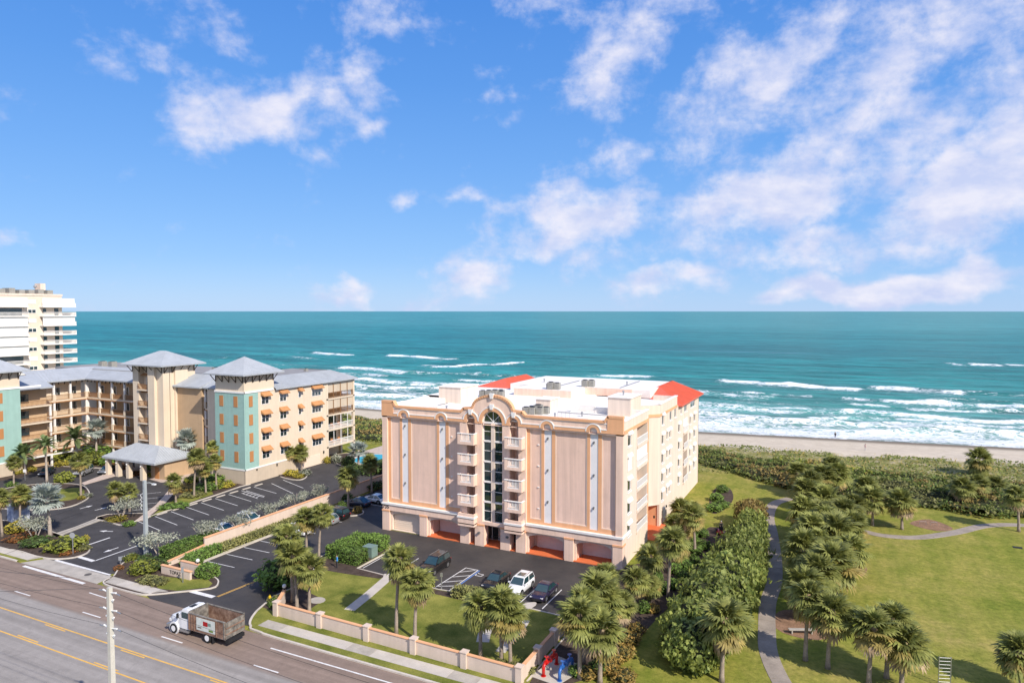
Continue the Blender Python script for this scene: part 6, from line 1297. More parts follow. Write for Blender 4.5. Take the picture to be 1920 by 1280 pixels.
# dune thicket and grasses: nobody could count these
def thicket(name, poly, n, size, hfun, mat, label, seed, core=None):
    rng = np.random.default_rng(seed); P = np.array(poly); lo, hi = P.min(0), P.max(0); pts = []
    def inside(Q):
        x, y = Q[:, 0], Q[:, 1]; c = np.zeros(len(Q), bool); j = len(P)-1
        for i in range(len(P)):
            xi, yi, xj, yj = *P[i], *P[j]; c ^= ((yi > y) != (yj > y)) & (x < (xj-xi)*(y-yi)/(yj-yi+1e-12)+xi); j = i
        return c
    while sum(map(len, pts)) < n:
        Q = rng.uniform(lo, hi, (n, 2)); pts.append(Q[inside(Q)])
    Q = np.concatenate(pts)[:n]; edge = np.min([np.abs((P[(i+1) % len(P), 0]-P[i, 0])*(P[i, 1]-Q[:, 1])-(P[i, 0]-Q[:, 0])*(P[(i+1) % len(P), 1]-P[i, 1]))/(np.linalg.norm(P[(i+1) % len(P)]-P[i])+1e-9) for i in range(len(P))], 0)
    H = hfun(Q[:, 0], Q[:, 1])*np.clip(edge/1.6, .12, 1)**.5; z0 = terrain_h(Q[:, 0], Q[:, 1]); low = rng.random(n) < np.where(edge < 1.5, .6, .12)
    Z = z0+H*np.where(low, rng.uniform(.1, 1, n), rng.uniform(.86, 1.06, n)); N_ = np.stack([rng.normal(size=n)*.3, -.35+rng.normal(size=n)*.3, np.ones(n)], 1); N_ /= np.linalg.norm(N_, axis=1)[:, None]
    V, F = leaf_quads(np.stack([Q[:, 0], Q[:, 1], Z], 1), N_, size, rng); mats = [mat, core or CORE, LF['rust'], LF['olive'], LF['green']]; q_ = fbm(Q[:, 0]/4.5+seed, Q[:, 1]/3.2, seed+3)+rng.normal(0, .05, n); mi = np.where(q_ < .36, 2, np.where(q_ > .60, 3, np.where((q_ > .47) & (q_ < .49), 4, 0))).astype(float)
    g = np.arange(lo[0], hi[0], 1.2), np.arange(lo[1], hi[1], 1.2); A, B = np.meshgrid(*g, indexing='ij'); ok = inside(np.stack([A.ravel(), B.ravel()], 1)).reshape(A.shape)
    ed = np.min([np.abs((P[(i+1) % len(P), 0]-P[i, 0])*(P[i, 1]-B)-(P[i, 0]-A)*(P[(i+1) % len(P), 1]-P[i, 1]))/(np.linalg.norm(P[(i+1) % len(P)]-P[i])+1e-9) for i in range(len(P))], 0)
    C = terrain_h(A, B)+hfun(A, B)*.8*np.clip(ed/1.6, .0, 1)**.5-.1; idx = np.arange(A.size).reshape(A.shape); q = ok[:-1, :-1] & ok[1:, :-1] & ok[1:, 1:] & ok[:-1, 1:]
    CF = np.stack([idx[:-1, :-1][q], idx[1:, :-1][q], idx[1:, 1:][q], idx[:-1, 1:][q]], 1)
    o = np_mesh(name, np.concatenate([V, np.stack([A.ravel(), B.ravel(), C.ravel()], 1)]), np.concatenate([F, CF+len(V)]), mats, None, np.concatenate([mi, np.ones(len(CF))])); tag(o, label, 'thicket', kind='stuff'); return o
THP = [G(1308, 872), G(1380, 890), G(1450, 912), G(1500, 925), G(1600, 943), G(1680, 948), G(1760, 956), G(1850, 974), G(1920, 972), G(2100, 1000), (70, 158), (34, 157), (14, 156), (0, 156), (-12, 158), (-22, 160), (-32, 162), (-40, 158), (-36, 148)]
thicket('sea_grape_thicket', THP, 34000, .30, lambda u, v: (.9+1.5*fbm(u/5.5, v/5.5, 61)+.9*vnoise(u/2.2, v/2.2, 9))*np.clip((165-v)/20, .3, 1), LF['grape'], 'dense sea grape thicket between the lawn and the dunes', 5)
thicket('bright_creeper', [(-14, 151), (-3, 147), (7, 147), (6, 151), (-6, 154), (-14, 155)], 1500, .3, lambda u, v: 2.0+.4*vnoise(u/3, v/3, 5), LF['lime'], 'bright green creeper patch over the thicket', 6)
THL = [(-150, 141), (-104, 138.5), (-70, 138), (-40, 140), (-40, 158), (-90, 164), (-150, 166)]
thicket('dune_thicket', THL, 14000, .34, lambda u, v: .7+1.1*fbm(u/6, v/6, 71), LF['grape'], 'sea grape thicket behind the resort', 8)
def grass_band(name, d0, d1, u0, u1, n, size, mat, label, seed):
    rng = np.random.default_rng(seed); u = rng.uniform(u0, u1, n*2); d = rng.uniform(d0, d1, n*2); v = shore(u)-d; k = (fbm(u/5, v/4, seed)*1.0+.25*(d-d0)/(d1-d0)) > .52; u, v = u[k][:n], v[k][:n]; m = len(u)
    z = terrain_h(u, v)+rng.uniform(.0, .45, m); V, F = leaf_quads(np.stack([u, v, z], 1), np.tile(np.array([[.1, -.6, .7]]), (m, 1)), size, rng); tag(np_mesh(name, V, F, mat), label, 'dune grass', kind='stuff')
grass_band('dune_grass', 32, 64, -160, 90, 20000, .27, LF['grape'], 'tufted grass over the sandy dunes', 15); grass_band('dry_dune_grass', 33, 62, -160, 90, 5000, .25, POLD, 'dry straw coloured grass on the dunes', 17)
# ================================================================ WALLS, SIGNS, POLES
WALLP = M('wall_pink_stucco', (.66, .53, .44), rough=.9, var=.05, scale=.8, fine=.04, streak=.08)
bw = thing('boundary_wall', 'low pink boundary wall with pillars and apricot coping along the footway', 'wall', (-40, 53.9, 0))
def wpart(name, mb, mat, root): return mb.build(name, mat, root)
pu = [-54.9, -48.7, -42.5, -36.8, -31.1, -25.4]
def wv(u): return 54.25-(u+54.9)*.0215
for i, u in enumerate(pu):
    v = wv(u); p = wpart('pillar', MB().box(u-.3, u+.3, v-.3, v+.3, -.1, 1.5), WALLP, bw); wpart('pillar_cap', MB().box(u-.36, u+.36, v-.36, v+.36, 1.5, 1.58), WALLP, p)
    if i < 5:
        u2 = pu[i+1]; v2 = wv(u2); q = [(u+.3, v-.11), (u2-.3, v2-.11), (u2-.3, v2+.11), (u+.3, v+.11)]
        w = wpart('panel', MB().prism(q, -.1, 1.3), WALLP, bw); wpart('coping', MB().prism([(a, b+(-.06 if k < 2 else .06)) for k, (a, b) in enumerate(q)], 1.3, 1.37), ORANGE, w)
pv = [53.62, 57.5, 61.4, 65.3, 69.0]
for i, v in enumerate(pv):
    if i: p = wpart('pillar', MB().box(-25.65, -25.05, v-.3, v+.3, -.1, 1.5), WALLP, bw); wpart('pillar_cap', MB().box(-25.71, -24.99, v-.36, v+.36, 1.5, 1.58), WALLP, p)
    if i < 4: w = wpart('panel', MB().box(-25.46, -25.24, v+.3, pv[i+1]-.3, -.1, 1.3), WALLP, bw); wpart('coping', MB().box(-25.52, -25.18, v+.3, pv[i+1]-.3, 1.3, 1.37), ORANGE, w)
w = wpart('panel', MB().prism([(-55.1, 54.4), (-54.8, 54.4), (-56.5, 57.2), (-56.8, 57.1)], -.1, 1.35), WALLP, bw); wpart('coping', MB().prism([(-55.15, 54.35), (-54.75, 54.4), (-56.45, 57.25), (-56.85, 57.15)], 1.35, 1.45), ORANGE, w)
LAMPW = M('opal_globe', (.75, .75, .74), rough=.3, var=.02)
def globe(u, v, z, label):
    t = thing('globe_lamp', label, 'lamp', (u, v, z)); MB().cyl((0, 0, 0), (0, 0, .25), .09, n=8).build('stem', BLACK, t, local=True); MB().ball((0, 0, .42), .24, 10, 7).build('globe', LAMPW, t, True, local=True)
globe(-56.6, 57.1, 1.45, 'globe lamp on the post at the boundary wall end')
lw = thing('lot_wall', 'long pink wall with apricot coping between the two parking lots', 'wall', (-78.3, 85, 0))
for i in range(8):
    a, b = 64.4+i*5.9, 64.4+(i+1)*5.9-.02; w = wpart('panel', MB().box(-78.42, -78.18, a, b, -.1, 1.95), WALLP, lw); wpart('coping', MB().box(-78.5, -78.1, a, b, 1.95, 2.07), ORANGE, w)
nw = thing('name_wall', 'low cream name wall lettered TOPAZ with stepped ends', 'sign', (-74.3, 56.8, 0))
wpart('panel', MB().box(-76.9, -71.7, 56.75, 57.05, -.1, 1.0), WALLP, nw); wpart('coping', MB().box(-77.0, -71.6, 56.7, 57.1, 1.0, 1.09), ORANGE, nw)
wpart('rear_panel', MB().box(-75.2, -72.0, 58.2, 58.5, -.1, 1.35), WALLP, nw); wpart('rear_coping', MB().box(-75.25, -71.95, 58.15, 58.55, 1.35, 1.43), ORANGE, nw)
q = MB(); q.add([(-78.42, 64.4, -.1), (-78.2, 64.4, -.1), (-78.2, 57.6, -.1), (-78.42, 57.6, -.1), (-78.42, 64.4, 1.0), (-78.2, 64.4, 1.0), (-78.2, 57.6, .5), (-78.42, 57.6, .5)], [(0, 1, 2, 3), (4, 5, 6, 7), (0, 1, 5, 4), (1, 2, 6, 5), (2, 3, 7, 6), (3, 0, 4, 7)]); wpart('wing', q, WALLP, lw)
q = MB(); q.add([(-78.48, 64.4, 1.0), (-78.14, 64.4, 1.0), (-78.14, 57.55, .5), (-78.48, 57.55, .5), (-78.48, 64.4, 1.1), (-78.14, 64.4, 1.1), (-78.14, 57.55, .6), (-78.48, 57.55, .6)], [(4, 5, 6, 7), (0, 1, 5, 4), (1, 2, 6, 5), (2, 3, 7, 6), (3, 0, 4, 7)]); wpart('wing_coping', q, ORANGE, lw)
text('TOPAZ', .62, (-75.3, 56.74, .28), (R(90), 0, 0), BLACK, 'lettering', nw); globe(-72.2, 58.35, 1.43, 'globe lamp on the name wall')
def sign_post(px, py, h, w, hh, label, col, octo=False):
    b = G(px, py); t = thing('road_sign', label, 'sign', (b[0], b[1], -.02), R(20)); MB().box(-.05, .05, -.05, .05, 0, h).build('post', METAL, t, local=True)
    if octo: MB().plate([(w*math.cos(R(22.5+45*k)), h+w*math.sin(R(22.5+45*k))) for k in range(8)], [], -.07, -.05).build('plate', col, t, local=True)
    else: MB().box(-w, w, -.08, -.05, h-hh, h).build('plate', col, t, local=True)
SG = M('sign_back', (.30, .31, .32), rough=.5, var=.08)
sign_post(137, 1038, 2.6, .42, .8, 'grey backed stop sign on a post at the resort exit', SG, True); sign_post(226, 1058, 1.1, .22, .5, 'short grey sign post at the island tip', SG); sign_post(343, 1092, 2.0, .16, .7, 'narrow sign post in front of the name wall', SG); sign_post(47, 900, 2.2, .3, .6, 'small pale sign on a post in the forecourt', WHT)
sign_post(828, 1104, 2.0, .16, .45, 'parking sign post at the blue striped bay', METAL)
PCON = M('pole_concrete', (.52, .49, .43), rough=.85, var=.08, scale=1.5, fine=.05)
def conc_pole(u, v, h, label, arms=True):
    t = thing('utility_pole', label, 'utility pole', (u, v, -.1)); mb = MB(); a, b = .20, .13
    mb.add([(-a, -a, 0), (a, -a, 0), (a, a, 0), (-a, a, 0), (-b, -b, h), (b, -b, h), (b, b, h), (-b, b, h)], [(0, 1, 5, 4), (1, 2, 6, 5), (2, 3, 7, 6), (3, 0, 4, 7), (4, 5, 6, 7)]); mb.build('pole', PCON, t, local=True)
    if arms:
        for k in range(3):
            z = h-.35-1.25*k
            for s in (-1, 1):
                i = MB(); i.cyl((s*.14, 0, z), (s*.7, 0, z+.08), .04, .06, 8); i.cyl((s*.14, 0, z-.5), (s*.36, 0, z-.6), .02, n=5); i.ball((s*.38, 0, z-.45), .07, 8, 5); i.build('insulator', LAMPW, t, local=True)
                c = MB().cyl((s*.7, 0, z+.02), (s*1.15, 0, z-.02), .045, n=6); c.build('clamp', METAL, t, local=True)
    return t
conc_pole(-45.2, 29.4, 14.1, 'square pale concrete utility pole with white insulators beside the road')
def wire(p, q, sag, label, group, r=.013):
    p, q = Vector(p), Vector(q); pts = [p.lerp(q, i/14)-Vector((0, 0, sag*4*(i/14)*(1-i/14))) for i in range(15)]
    o = MB().tube(pts, r, 4).build('power_line', BLACK); tag(o, label, 'cable', group)
for k in range(3):
    z = 13.7-1.25*k
    wire((-46.3, 29.4, z), (-92, 30.5, z), .9, 'dark power line running along the road from the concrete pole', 'power lines along the road'); wire((-44.1, 29.4, z), (0, 29, z), .9, 'dark power line running along the road from the concrete pole', 'power lines along the road')
t = thing('street_lamp', 'tall grey square pole with a small lamp arm beside the resort lot', 'street lamp', (-84.5, 60.2, -.1)); GP = M('grey_pole', (.34, .37, .38), rough=.6, var=.08)
mb = MB(); a, b, h = .24, .17, 10.3; mb.add([(-a, -a, 0), (a, -a, 0), (a, a, 0), (-a, a, 0), (-b, -b, h), (b, -b, h), (b, b, h), (-b, b, h)], [(0, 1, 5, 4), (1, 2, 6, 5), (2, 3, 7, 6), (3, 0, 4, 7), (4, 5, 6, 7)]); mb.build('pole', GP, t, local=True)
MB().tube([(0, 0, 9.9), (.5, .3, 10.0), (1.0, .6, 9.8)], [.05, .05, .04], 6).build('arm', GP, t, local=True); MB().box(.75, 1.35, .45, .75, 9.68, 9.84).build('lamp_head', LAMPW, t, local=True)
for k in range(4): MB().tube([(-.2, -.1, 8.6-k*.55), (-.65, -.2, 8.3-k*.55), (-.55, -.1, 7.9-k*.55)], .035, 4).build('cable_loop', LAMPW, t, local=True)
conc_pole(-72, 27.5, 12, 'plain concrete pole across the road', False)
for k, (z0, z1) in enumerate(((10.0, 11.4), (9.2, 10.6), (7.6, 9.2))): wire((-84.5, 60.1, z0), (-72, 27.6, z1), .35, 'pale cable slung from the grey lamp pole over the road', 'cables over the resort entrance')
BOXM = M('blue_white_wrap', (.10, .16, .32), rough=.5, var=.2, scale=1.1, base2=(.60, .62, .68))
b = G(22, 978); t = thing('utility_enclosure', 'blue and white mottled box with grey top under the palms', 'enclosure', (b[0], b[1]+1, -.05), R(-8)); MB().box(-1.2, 1.2, -1.1, 1.1, 0, 2.5).build('body', BOXM, t, local=True); MB().add([(-1.35, -1.25, 2.5), (1.35, -1.25, 2.5), (1.35, 1.25, 2.5), (-1.35, 1.25, 2.5), (-.5, -.2, 3.0), (.5, -.2, 3.0), (.5, .2, 3.0), (-.5, .2, 3.0)], [(0, 1, 5, 4), (1, 2, 6, 5), (2, 3, 7, 6), (3, 0, 4, 7), (4, 5, 6, 7), (3, 2, 1, 0)]).build('lid', SG, t, local=True)
t = thing('utility_cabinet', 'grey-green utility cabinet set into the clipped hedge', 'cabinet', (-57.0, 73.2, 0)); CB = M('cabinet_green', (.17, .24, .21), rough=.5, var=.08); MB().box(-.75, .75, -.65, .65, 0, 1.35).build('body', CB, t, local=True); MB().box(-.8, .8, -.7, .7, 1.35, 1.43).build('lid', CB, t, local=True)
YEL = M('hydrant_yellow', (.75, .50, .02), rough=.45, var=.05)
b = G(506, 1127); t = thing('fire_hydrant', 'yellow fire hydrant at the entrance drive', 'hydrant', (b[0], b[1], 0)); MB().cyl((0, 0, 0), (0, 0, .55), .13, n=10).ball((0, 0, .58), .14, 10, 6).cyl((0, 0, .7), (0, 0, .8), .05, n=6).build('barrel', YEL, t, local=True)
for s in (-1, 1): MB().cyl((s*.12, 0, .45), (s*.24, 0, .45), .07, n=8).build('nozzle', YEL, t, local=True)
MB().cyl((0, 0, 0), (0, 0, .06), .2, n=10).build('flange', YEL, t, local=True)
# backflow pipes on their pad
struct(MB().prism([(-25.0, 55.0), (-22.2, 54.6), (-20.9, 58.6), (-24.0, 59.4)], -.05, .05).build('concrete_pad', CONC))
def backflow(u, v, col, label, L_=2.5, h=1.05):
    m = PAINT(col[0], col[1], .35, .3); t = thing('backflow_preventer', label, 'pipes', (u, v, .04), R(-6))
    MB().tube([(0, 0, 0), (0, 0, h*.75), (0, .12, h*.95), (0, .35, h)], .15, 10).build('riser', m, t, True, local=True); MB().tube([(0, L_, 0), (0, L_, h*.75), (0, L_-.12, h*.95), (0, L_-.35, h)], .15, 10).build('riser', m, t, True, local=True)
    MB().cyl((0, .3, h), (0, L_-.3, h), .14, n=10).build('body_pipe', m, t, local=True)
    for y in (.55, L_-.55):
        v_ = MB().cyl((0, y-.17, h), (0, y+.17, h), .22, n=10).cyl((0, y, h), (0, y, h+.5), .09, .06, n=8).build('valve', m, t, local=True); MB().cyl((0, y, h+.5), (0, y, h+.54), .2, n=12).build('handwheel', m, v_, local=True)
    MB().ball((0, L_/2, h), .27, 10, 7, 1.2).build('check_valve', m, t, True, local=True)
    for y in (0, L_): MB().cyl((0, y, 0), (0, y, .06), .24, n=10).build('flange', m, t, local=True)
backflow(-23.9, 55.5, ('red_pipe_paint', (.55, .015, .012)), 'red backflow pipe assembly with valves on the concrete pad'); backflow(-22.3, 55.4, ('blue_pipe_paint', (.03, .13, .42)), 'blue backflow pipe assembly with valves on the concrete pad')
# fitness trail pieces in the park
t = thing('ladder_frame', 'tall galvanised ladder frame standing on the park lawn', 'exercise frame', (8.5, 69.6, 0), R(20))
for s in (-1, 1): MB().cyl((s*.5, 0, 0), (s*.5, 0, 2.6), .04, n=8).build('post', METAL, t, local=True)
for k in range(8): MB().cyl((-.5, 0, .35+k*.31), (.5, 0, .35+k*.31), .022, n=6).build('rung', METAL, t, local=True)
t = thing('exercise_bars', 'low pale exercise bars in the far mulch pit', 'exercise frame', (11.6, 121.6, 0), R(10))
for k in range(2): MB().tube([(-.6+k*1.5, 0, 0), (-.6+k*1.5, 0, .5), (.3+k*1.5, .1, .5), (.3+k*1.5, .1, 0)], .03, 6).build('bar', METAL, t, local=True)
t = thing('timber_bench', 'grey low bench in the red mulch pit', 'bench', (-3.4, 74.7, 0), R(24)); MB().box(-1.3, 1.3, -.22, .22, .38, .46).build('seat', CONC2, t, local=True)
for s in (-1, 1): MB().box(s*1.0-.06, s*1.0+.06, -.2, .2, 0, .38).build('leg', CONC2, t, local=True)
o = MB().box(-.55, .55, -.4, .4, 0, .03).build('drain_cover', BLACK); o.location = (*G(1908, 1026), .0); tag(o, 'dark rectangular drain cover in the park lawn', 'cover')
o = MB().cyl((0, 0, 0), (0, 0, .015), .42, n=14).build('manhole_cover', SEAM); o.location = (*G(165, 1075), AZ+.006); tag(o, 'dark round manhole cover in the concrete apron', 'cover')
# ================================================================ VEHICLES
TYRE = M('tyre', (.018, .018, .018), rough=.85, var=.1); RIM = M('rim', (.45, .45, .46), rough=.3, metal=.8, var=.03); CGL = GLASS('car_glass', (.015, .045, .05), .03, 1.0); HL = M('headlight', (.7, .7, .7), rough=.1, var=.02); TL = M('taillight', (.35, .01, .01), rough=.2, var=.02); TRIM = M('black_trim', (.02, .02, .022), rough=.5, var=.05)
def loft(sections, close=True):
    mb = MB(); n = len(sections[0]); vs = [p for s in sections for p in s]; fs = []
    for i in range(len(sections)-1):
        for j in range(n-1): fs.append((i*n+j, i*n+j+1, (i+1)*n+j+1, (i+1)*n+j))
        fs.append((i*n+n-1, i*n, (i+1)*n, (i+1)*n+n-1))
    if close: fs += [tuple(range(n))[::-1], tuple(range((len(sections)-1)*n, len(sections)*n))]
    return mb.add(vs, fs)
def car(kind, paint, pos, head, label, group=None, sunroof=False, name=None):
    """front towards +X of the car; head in degrees"""
    L_, Wd, H = {'sedan': (4.75, 1.84, 1.44), 'suv': (4.85, 1.95, 1.76), 'big': (5.2, 2.02, 1.88), 'hatch': (4.5, 1.82, 1.58)}[kind]
    t = thing({'sedan': 'sedan_car', 'suv': 'suv_car', 'big': 'suv_car', 'hatch': 'hatchback_car'}[kind], label, 'car', (pos[0], pos[1], AZ+.005), R(head), group)
    hl = L_/2; w = Wd/2; gc = .2; belt = H*.62; hood = H*(.60 if kind != 'sedan' else .60); deck = belt*1.02 if kind == 'sedan' else belt
    def sec(x, ws, top, lo=gc): return [(x, -ws*.9, lo), (x, -ws, lo+.18), (x, -ws, top*.72), (x, -ws*.95, top*.93), (x, -ws*.8, top), (x, ws*.8, top), (x, ws*.95, top*.93), (x, ws, top*.72), (x, ws, lo+.18), (x, ws*.9, lo)]
    S = [(-hl, .80, deck*.80), (-hl+.10, .92, deck*.93), (-hl+.45, .985, deck), (-hl*.4, 1, belt), (hl*.15, 1, belt), (hl*.42, .99, hood*1.0), (hl-.55, .955, hood*.93), (hl-.16, .88, hood*.82), (hl, .76, hood*.66)]
    MB_b = loft([sec(x, w*k, z, gc+(.12 if abs(x) > hl-.05 else 0)) for x, k, z in S]); MB_b.build('body', paint, t, True, local=True)
    xr0, xr1 = {'sedan': (-hl+.55, -hl*.42), 'suv': (-hl+.12, -hl+.42), 'big': (-hl+.12, -hl+.35), 'hatch': (-hl+.15, -hl+.65)}[kind]; xf1, xf0 = (.28, hl*.46) if kind != 'sedan' else (.2, hl*.44)
    wb, wr = w*.92, w*.74; zb, zt = belt-.03, H
    cab = loft([[(xr0, -wb, zb), (xr0, wb, zb), (xr0+.02, wb, zb), (xr0+.02, -wb, zb)], [(xr1, -wr, zt-.04), (xr1, wr, zt-.04), (xr0+.06, wb, zb), (xr0+.06, -wb, zb)]]) if False else MB()
    A = [(xr0, -wb, zb), (xf0, -wb, zb), (xf0, wb, zb), (xr0, wb, zb)]; xm = (xr1+xf1)/2
    B = [(xr1, -wr, zt-.05), (xm, -wr, zt-.01), (xf1, -wr, zt-.05), (xf1, wr, zt-.05), (xm, wr, zt-.01), (xr1, wr, zt-.05)]
    C = [(xr1+.12, -wr*.82, zt), (xm, -wr*.82, zt+.03), (xf1-.12, -wr*.82, zt), (xf1-.12, wr*.82, zt), (xm, wr*.82, zt+.03), (xr1+.12, wr*.82, zt)]
    cab.add(A+B+C, [(0, 1, 6, 5, 4), (2, 3, 9, 8, 7), (1, 2, 7, 6), (3, 0, 4, 9), (4, 5, 11, 10), (5, 6, 12, 11), (6, 7, 13, 12), (7, 8, 14, 13), (8, 9, 15, 14), (9, 4, 10, 15), (10, 11, 14, 15), (11, 12, 13, 14)])
    roof = cab.build('cabin', paint, t, local=True)
    def pane(q, ins, name, out=.012):
        q = [Vector(p) for p in q]; c = sum(q, Vector())/4; n = (q[1]-q[0]).cross(q[3]-q[0]).normalized(); n = n if n.dot(c-Vector((xm, 0, zb))) > 0 else -n
        v = [c+(p-c)*(1-ins)+n*out for p in q]; MB().add([tuple(p) for p in v]+[tuple(p-n*.02) for p in v], [(0, 1, 2, 3), (0, 1, 5, 4), (1, 2, 6, 5), (2, 3, 7, 6), (3, 0, 4, 7)]).build(name, CGL, t, local=True)
    pane([A[1], A[2], B[3], B[2]], .09, 'windshield'); pane([A[3], A[0], B[0], B[5]], .13, 'rear_window')
    for s in (0, 1):
        a0, a1, b0, b1 = (A[0], A[1], B[0], B[2]) if s == 0 else (A[3], A[2], B[5], B[3]); f = lambda p, q, k: tuple(p[i]+(q[i]-p[i])*k for i in range(3)); m0, m1 = f(a0, a1, .5), f(b0, b1, .5)
        pane([a0, m0, m1, b0], .12, 'side_window'); pane([m0, a1, b1, m1], .12, 'side_window')
        y = (-1 if s == 0 else 1); MB().box(xf0-.38, xf0-.2, y*w*1.0, y*(w+.18), belt+.02, belt+.16).build('mirror', paint, t, local=True)
        for hx in (.05, -.85): MB().box(hx-.1, hx+.1, y*(w-.01), y*(w+.025), belt*.83, belt*.87).build('door_handle', TRIM, t, local=True)
        MB().box(-hl*.5, hl*.5, y*(w-.03), y*(w+.012), gc, gc+.13).build('sill', TRIM, t, local=True)
        MB().box(hl-.34, hl-.06, y*w*.55, y*w*.86, hood*.66, hood*.78).build('headlight', HL, t, local=True); MB().box(-hl-.0, -hl+.14, y*w*.58, y*w*.88, deck*.66, deck*.84).build('taillight', TL, t, local=True)
    MB().box(hl-.12, hl+.015, -w*.5, w*.5, hood*.42, hood*.62).build('grille', TRIM, t, local=True); MB().box(hl-.1, hl+.03, -w*.78, w*.78, gc+.1, gc+.24).build('bumper', TRIM, t, local=True)
    if sunroof: MB().box(xm-.15, xf1-.3, -wr*.6, wr*.6, zt+.02, zt+.045).build('sunroof', CGL, t, local=True)
    if kind in ('suv', 'big'):
        for y in (-1, 1): MB().box(xr1+.2, xf1-.1, y*wr*.86-.03, y*wr*.86+.03, zt+.01, zt+.07).build('roof_rail', RIM, t, local=True)
    wr_ = .34 if kind == 'sedan' else .38
    for x in (-hl*.6, hl*.62):
        for y in (-1, 1):
            MB().cyl((x, y*(w-.18), wr_), (x, y*(w+.004), wr_), wr_+.09, n=18).build('wheel_arch', TRIM, t, local=True)
            wh = MB().cyl((x, y*(w-.2), wr_), (x, y*(w+.02), wr_), wr_, n=18).build('wheel', TYRE, t, local=True); MB().cyl((x, y*(w-.1), wr_), (x, y*(w+.03), wr_), wr_*.66, n=14).build('rim', RIM, wh, local=True)
    return t
BLK = PAINT('black_car_paint', (.012, .011, .011)); WCP = PAINT('white_car_paint', (.78, .78, .78)); PUR = PAINT('plum_car_paint', (.018, .012, .035)); SIL = PAINT('silver_car_paint', (.45, .45, .46), .25, .6, .5); NAV = PAINT('navy_car_paint', (.02, .035, .07)); GRY = PAINT('grey_car_paint', (.20, .21, .22), .25, .6, .4)
car('big', BLK, (-46.6, 73.0), -90, 'black boxy SUV parked beside the blue striped bay'); car('sedan', BLK, (-37.4, 72.3), -90, 'black coupe reflecting the building beside the white SUV'); car('suv', WCP, (-34.05, 72.0), -90, 'white SUV with sunroof parked in front of the pink building', sunroof=True); car('sedan', PUR, (-30.9, 71.9), -90, 'dark plum sedan parked at the row end')
car('hatch', SIL, (-72.6, 82.1), 180, 'silver hatchback half behind a tall palm'); car('suv', BLK, (-72.9, 84.8), 180, 'black SUV parked beside the silver hatchback'); car('suv', WCP, (-73.0, 76.2), 180, 'white SUV hidden behind the entrance palms'); car('sedan', NAV, (-74.2, 92.0), 180, 'dark blue sedan in the building shade'); car('sedan', WCP, (-72.8, 94.9), 180, 'white sedan in the building shade')
car('suv', WCP, (-82.6, 76.4), 0, 'white SUV behind the silver trees of the resort lot'); car('sedan', WCP, (-82.8, 71.6), 0, 'white sedan behind the silver trees of the resort lot'); car('sedan', NAV, (-145.0, 82.0), -50, 'dark sedan waiting in the resort forecourt'); car('suv', SIL, (-138.3, 85.2), -60, 'silver SUV stopped near the resort entrance roof'); car('sedan', GRY, (-135.6, 88.4), -60, 'grey sedan behind the silver SUV at the resort entrance')
# dump truck
RUST = M('rusty_steel', (.17, .08, .05), rough=.9, var=.3, scale=1.6, base2=(.33, .22, .16), fine=.25, bscale=6); DARKS = M('weathered_steel', (.11, .10, .09), rough=.8, var=.4, scale=2, base2=(.30, .27, .23), fine=.25); FLOORR = M('scuffed_bed', (.42, .35, .31), rough=.9, var=.25, scale=1.2)
def posterm():
    m = M('faded_side_poster', (.55, .58, .54), rough=.6, var=.12, scale=2.5); return m
t = thing('dump_truck', 'white cab dump truck with a rusty open steel box driving along the road', 'truck', (-58.2, 47.85, AZ), R(180))
TW = PAINT('truck_white', (.74, .74, .74), .35, .3)
# x forward from the box: hood front at +4.5
loft([[(x, -w, z0), (x, -w, z1*.8), (x, -w*.8, z1), (x, w*.8, z1), (x, w, z1*.8), (x, w, z0)] for x, w, z0, z1 in ((2.75, 1.0, .75, 1.95), (3.3, .95, .75, 1.85), (4.0, .85, .75, 1.68), (4.35, .72, .8, 1.5))]).build('hood', TW, t, True, local=True)
cb = loft([[(x, -w, .7), (x, -w, 1.75), (x, -w*k, z1), (x, w*k, z1), (x, w, 1.75), (x, w, .7)] for x, w, k, z1 in ((1.1, 1.05, .95, 2.62), (1.5, 1.08, .93, 2.72), (2.2, 1.08, .9, 2.66), (2.75, 1.02, .93, 1.95))]).build('cab', TW, t, local=True)
MB().add([(2.28, -.88, 2.5), (2.28, .88, 2.5), (2.78, .95, 1.98), (2.78, -.95, 1.98), (2.2, -.88, 2.46), (2.2, .88, 2.46), (2.7, .95, 1.94), (2.7, -.95, 1.94)], [(0, 1, 2, 3), (7, 6, 5, 4), (0, 4, 5, 1), (1, 5, 6, 2), (2, 6, 7, 3), (3, 7, 4, 0)]).build('windshield', CGL, t, local=True)
MB().box(1.5, 2.0, -.35, .35, 2.7, 2.74).build('roof_hatch', TRIM, t, local=True)
for y in (-1, 1):
    MB().box(1.35, 2.2, y*1.04, y*1.1, 1.8, 2.4).build('side_window', CGL, t, local=True); MB().box(1.3, 2.3, y*1.03, y*1.085, .75, 1.72).build('door', TW, t, local=True); MB().box(1.2, 2.5, y*.8, y*1.15, .38, .6).build('step', METAL, t, local=True)
    MB().box(2.55, 2.62, y*1.15, y*1.4, 1.75, 2.25).build('mirror', TRIM, t, local=True)
    MB().cyl((3.35, y*.75, .5), (3.35, y*1.14, .5), .66, n=18).build('fender', TW, t, local=True); MB().box(4.2, 4.45, y*.45, y*.8, .95, 1.2).build('headlight', HL, t, local=True)
    for x, ww in ((3.35, .28), (-1.55, .5)):
        wh = MB().cyl((x, y*(1.2-ww), .5), (x, y*1.2, .5), .5, n=20).build('wheel', TYRE, t, local=True); MB().cyl((x, y*1.1, .5), (x, y*1.215, .5), .3, n=14).build('rim', LAMPW, wh, local=True)
    MB().box(-2.35, -2.28, y*.75, y*1.2, .1, .95).build('mud_flap', TRIM, t, local=True)
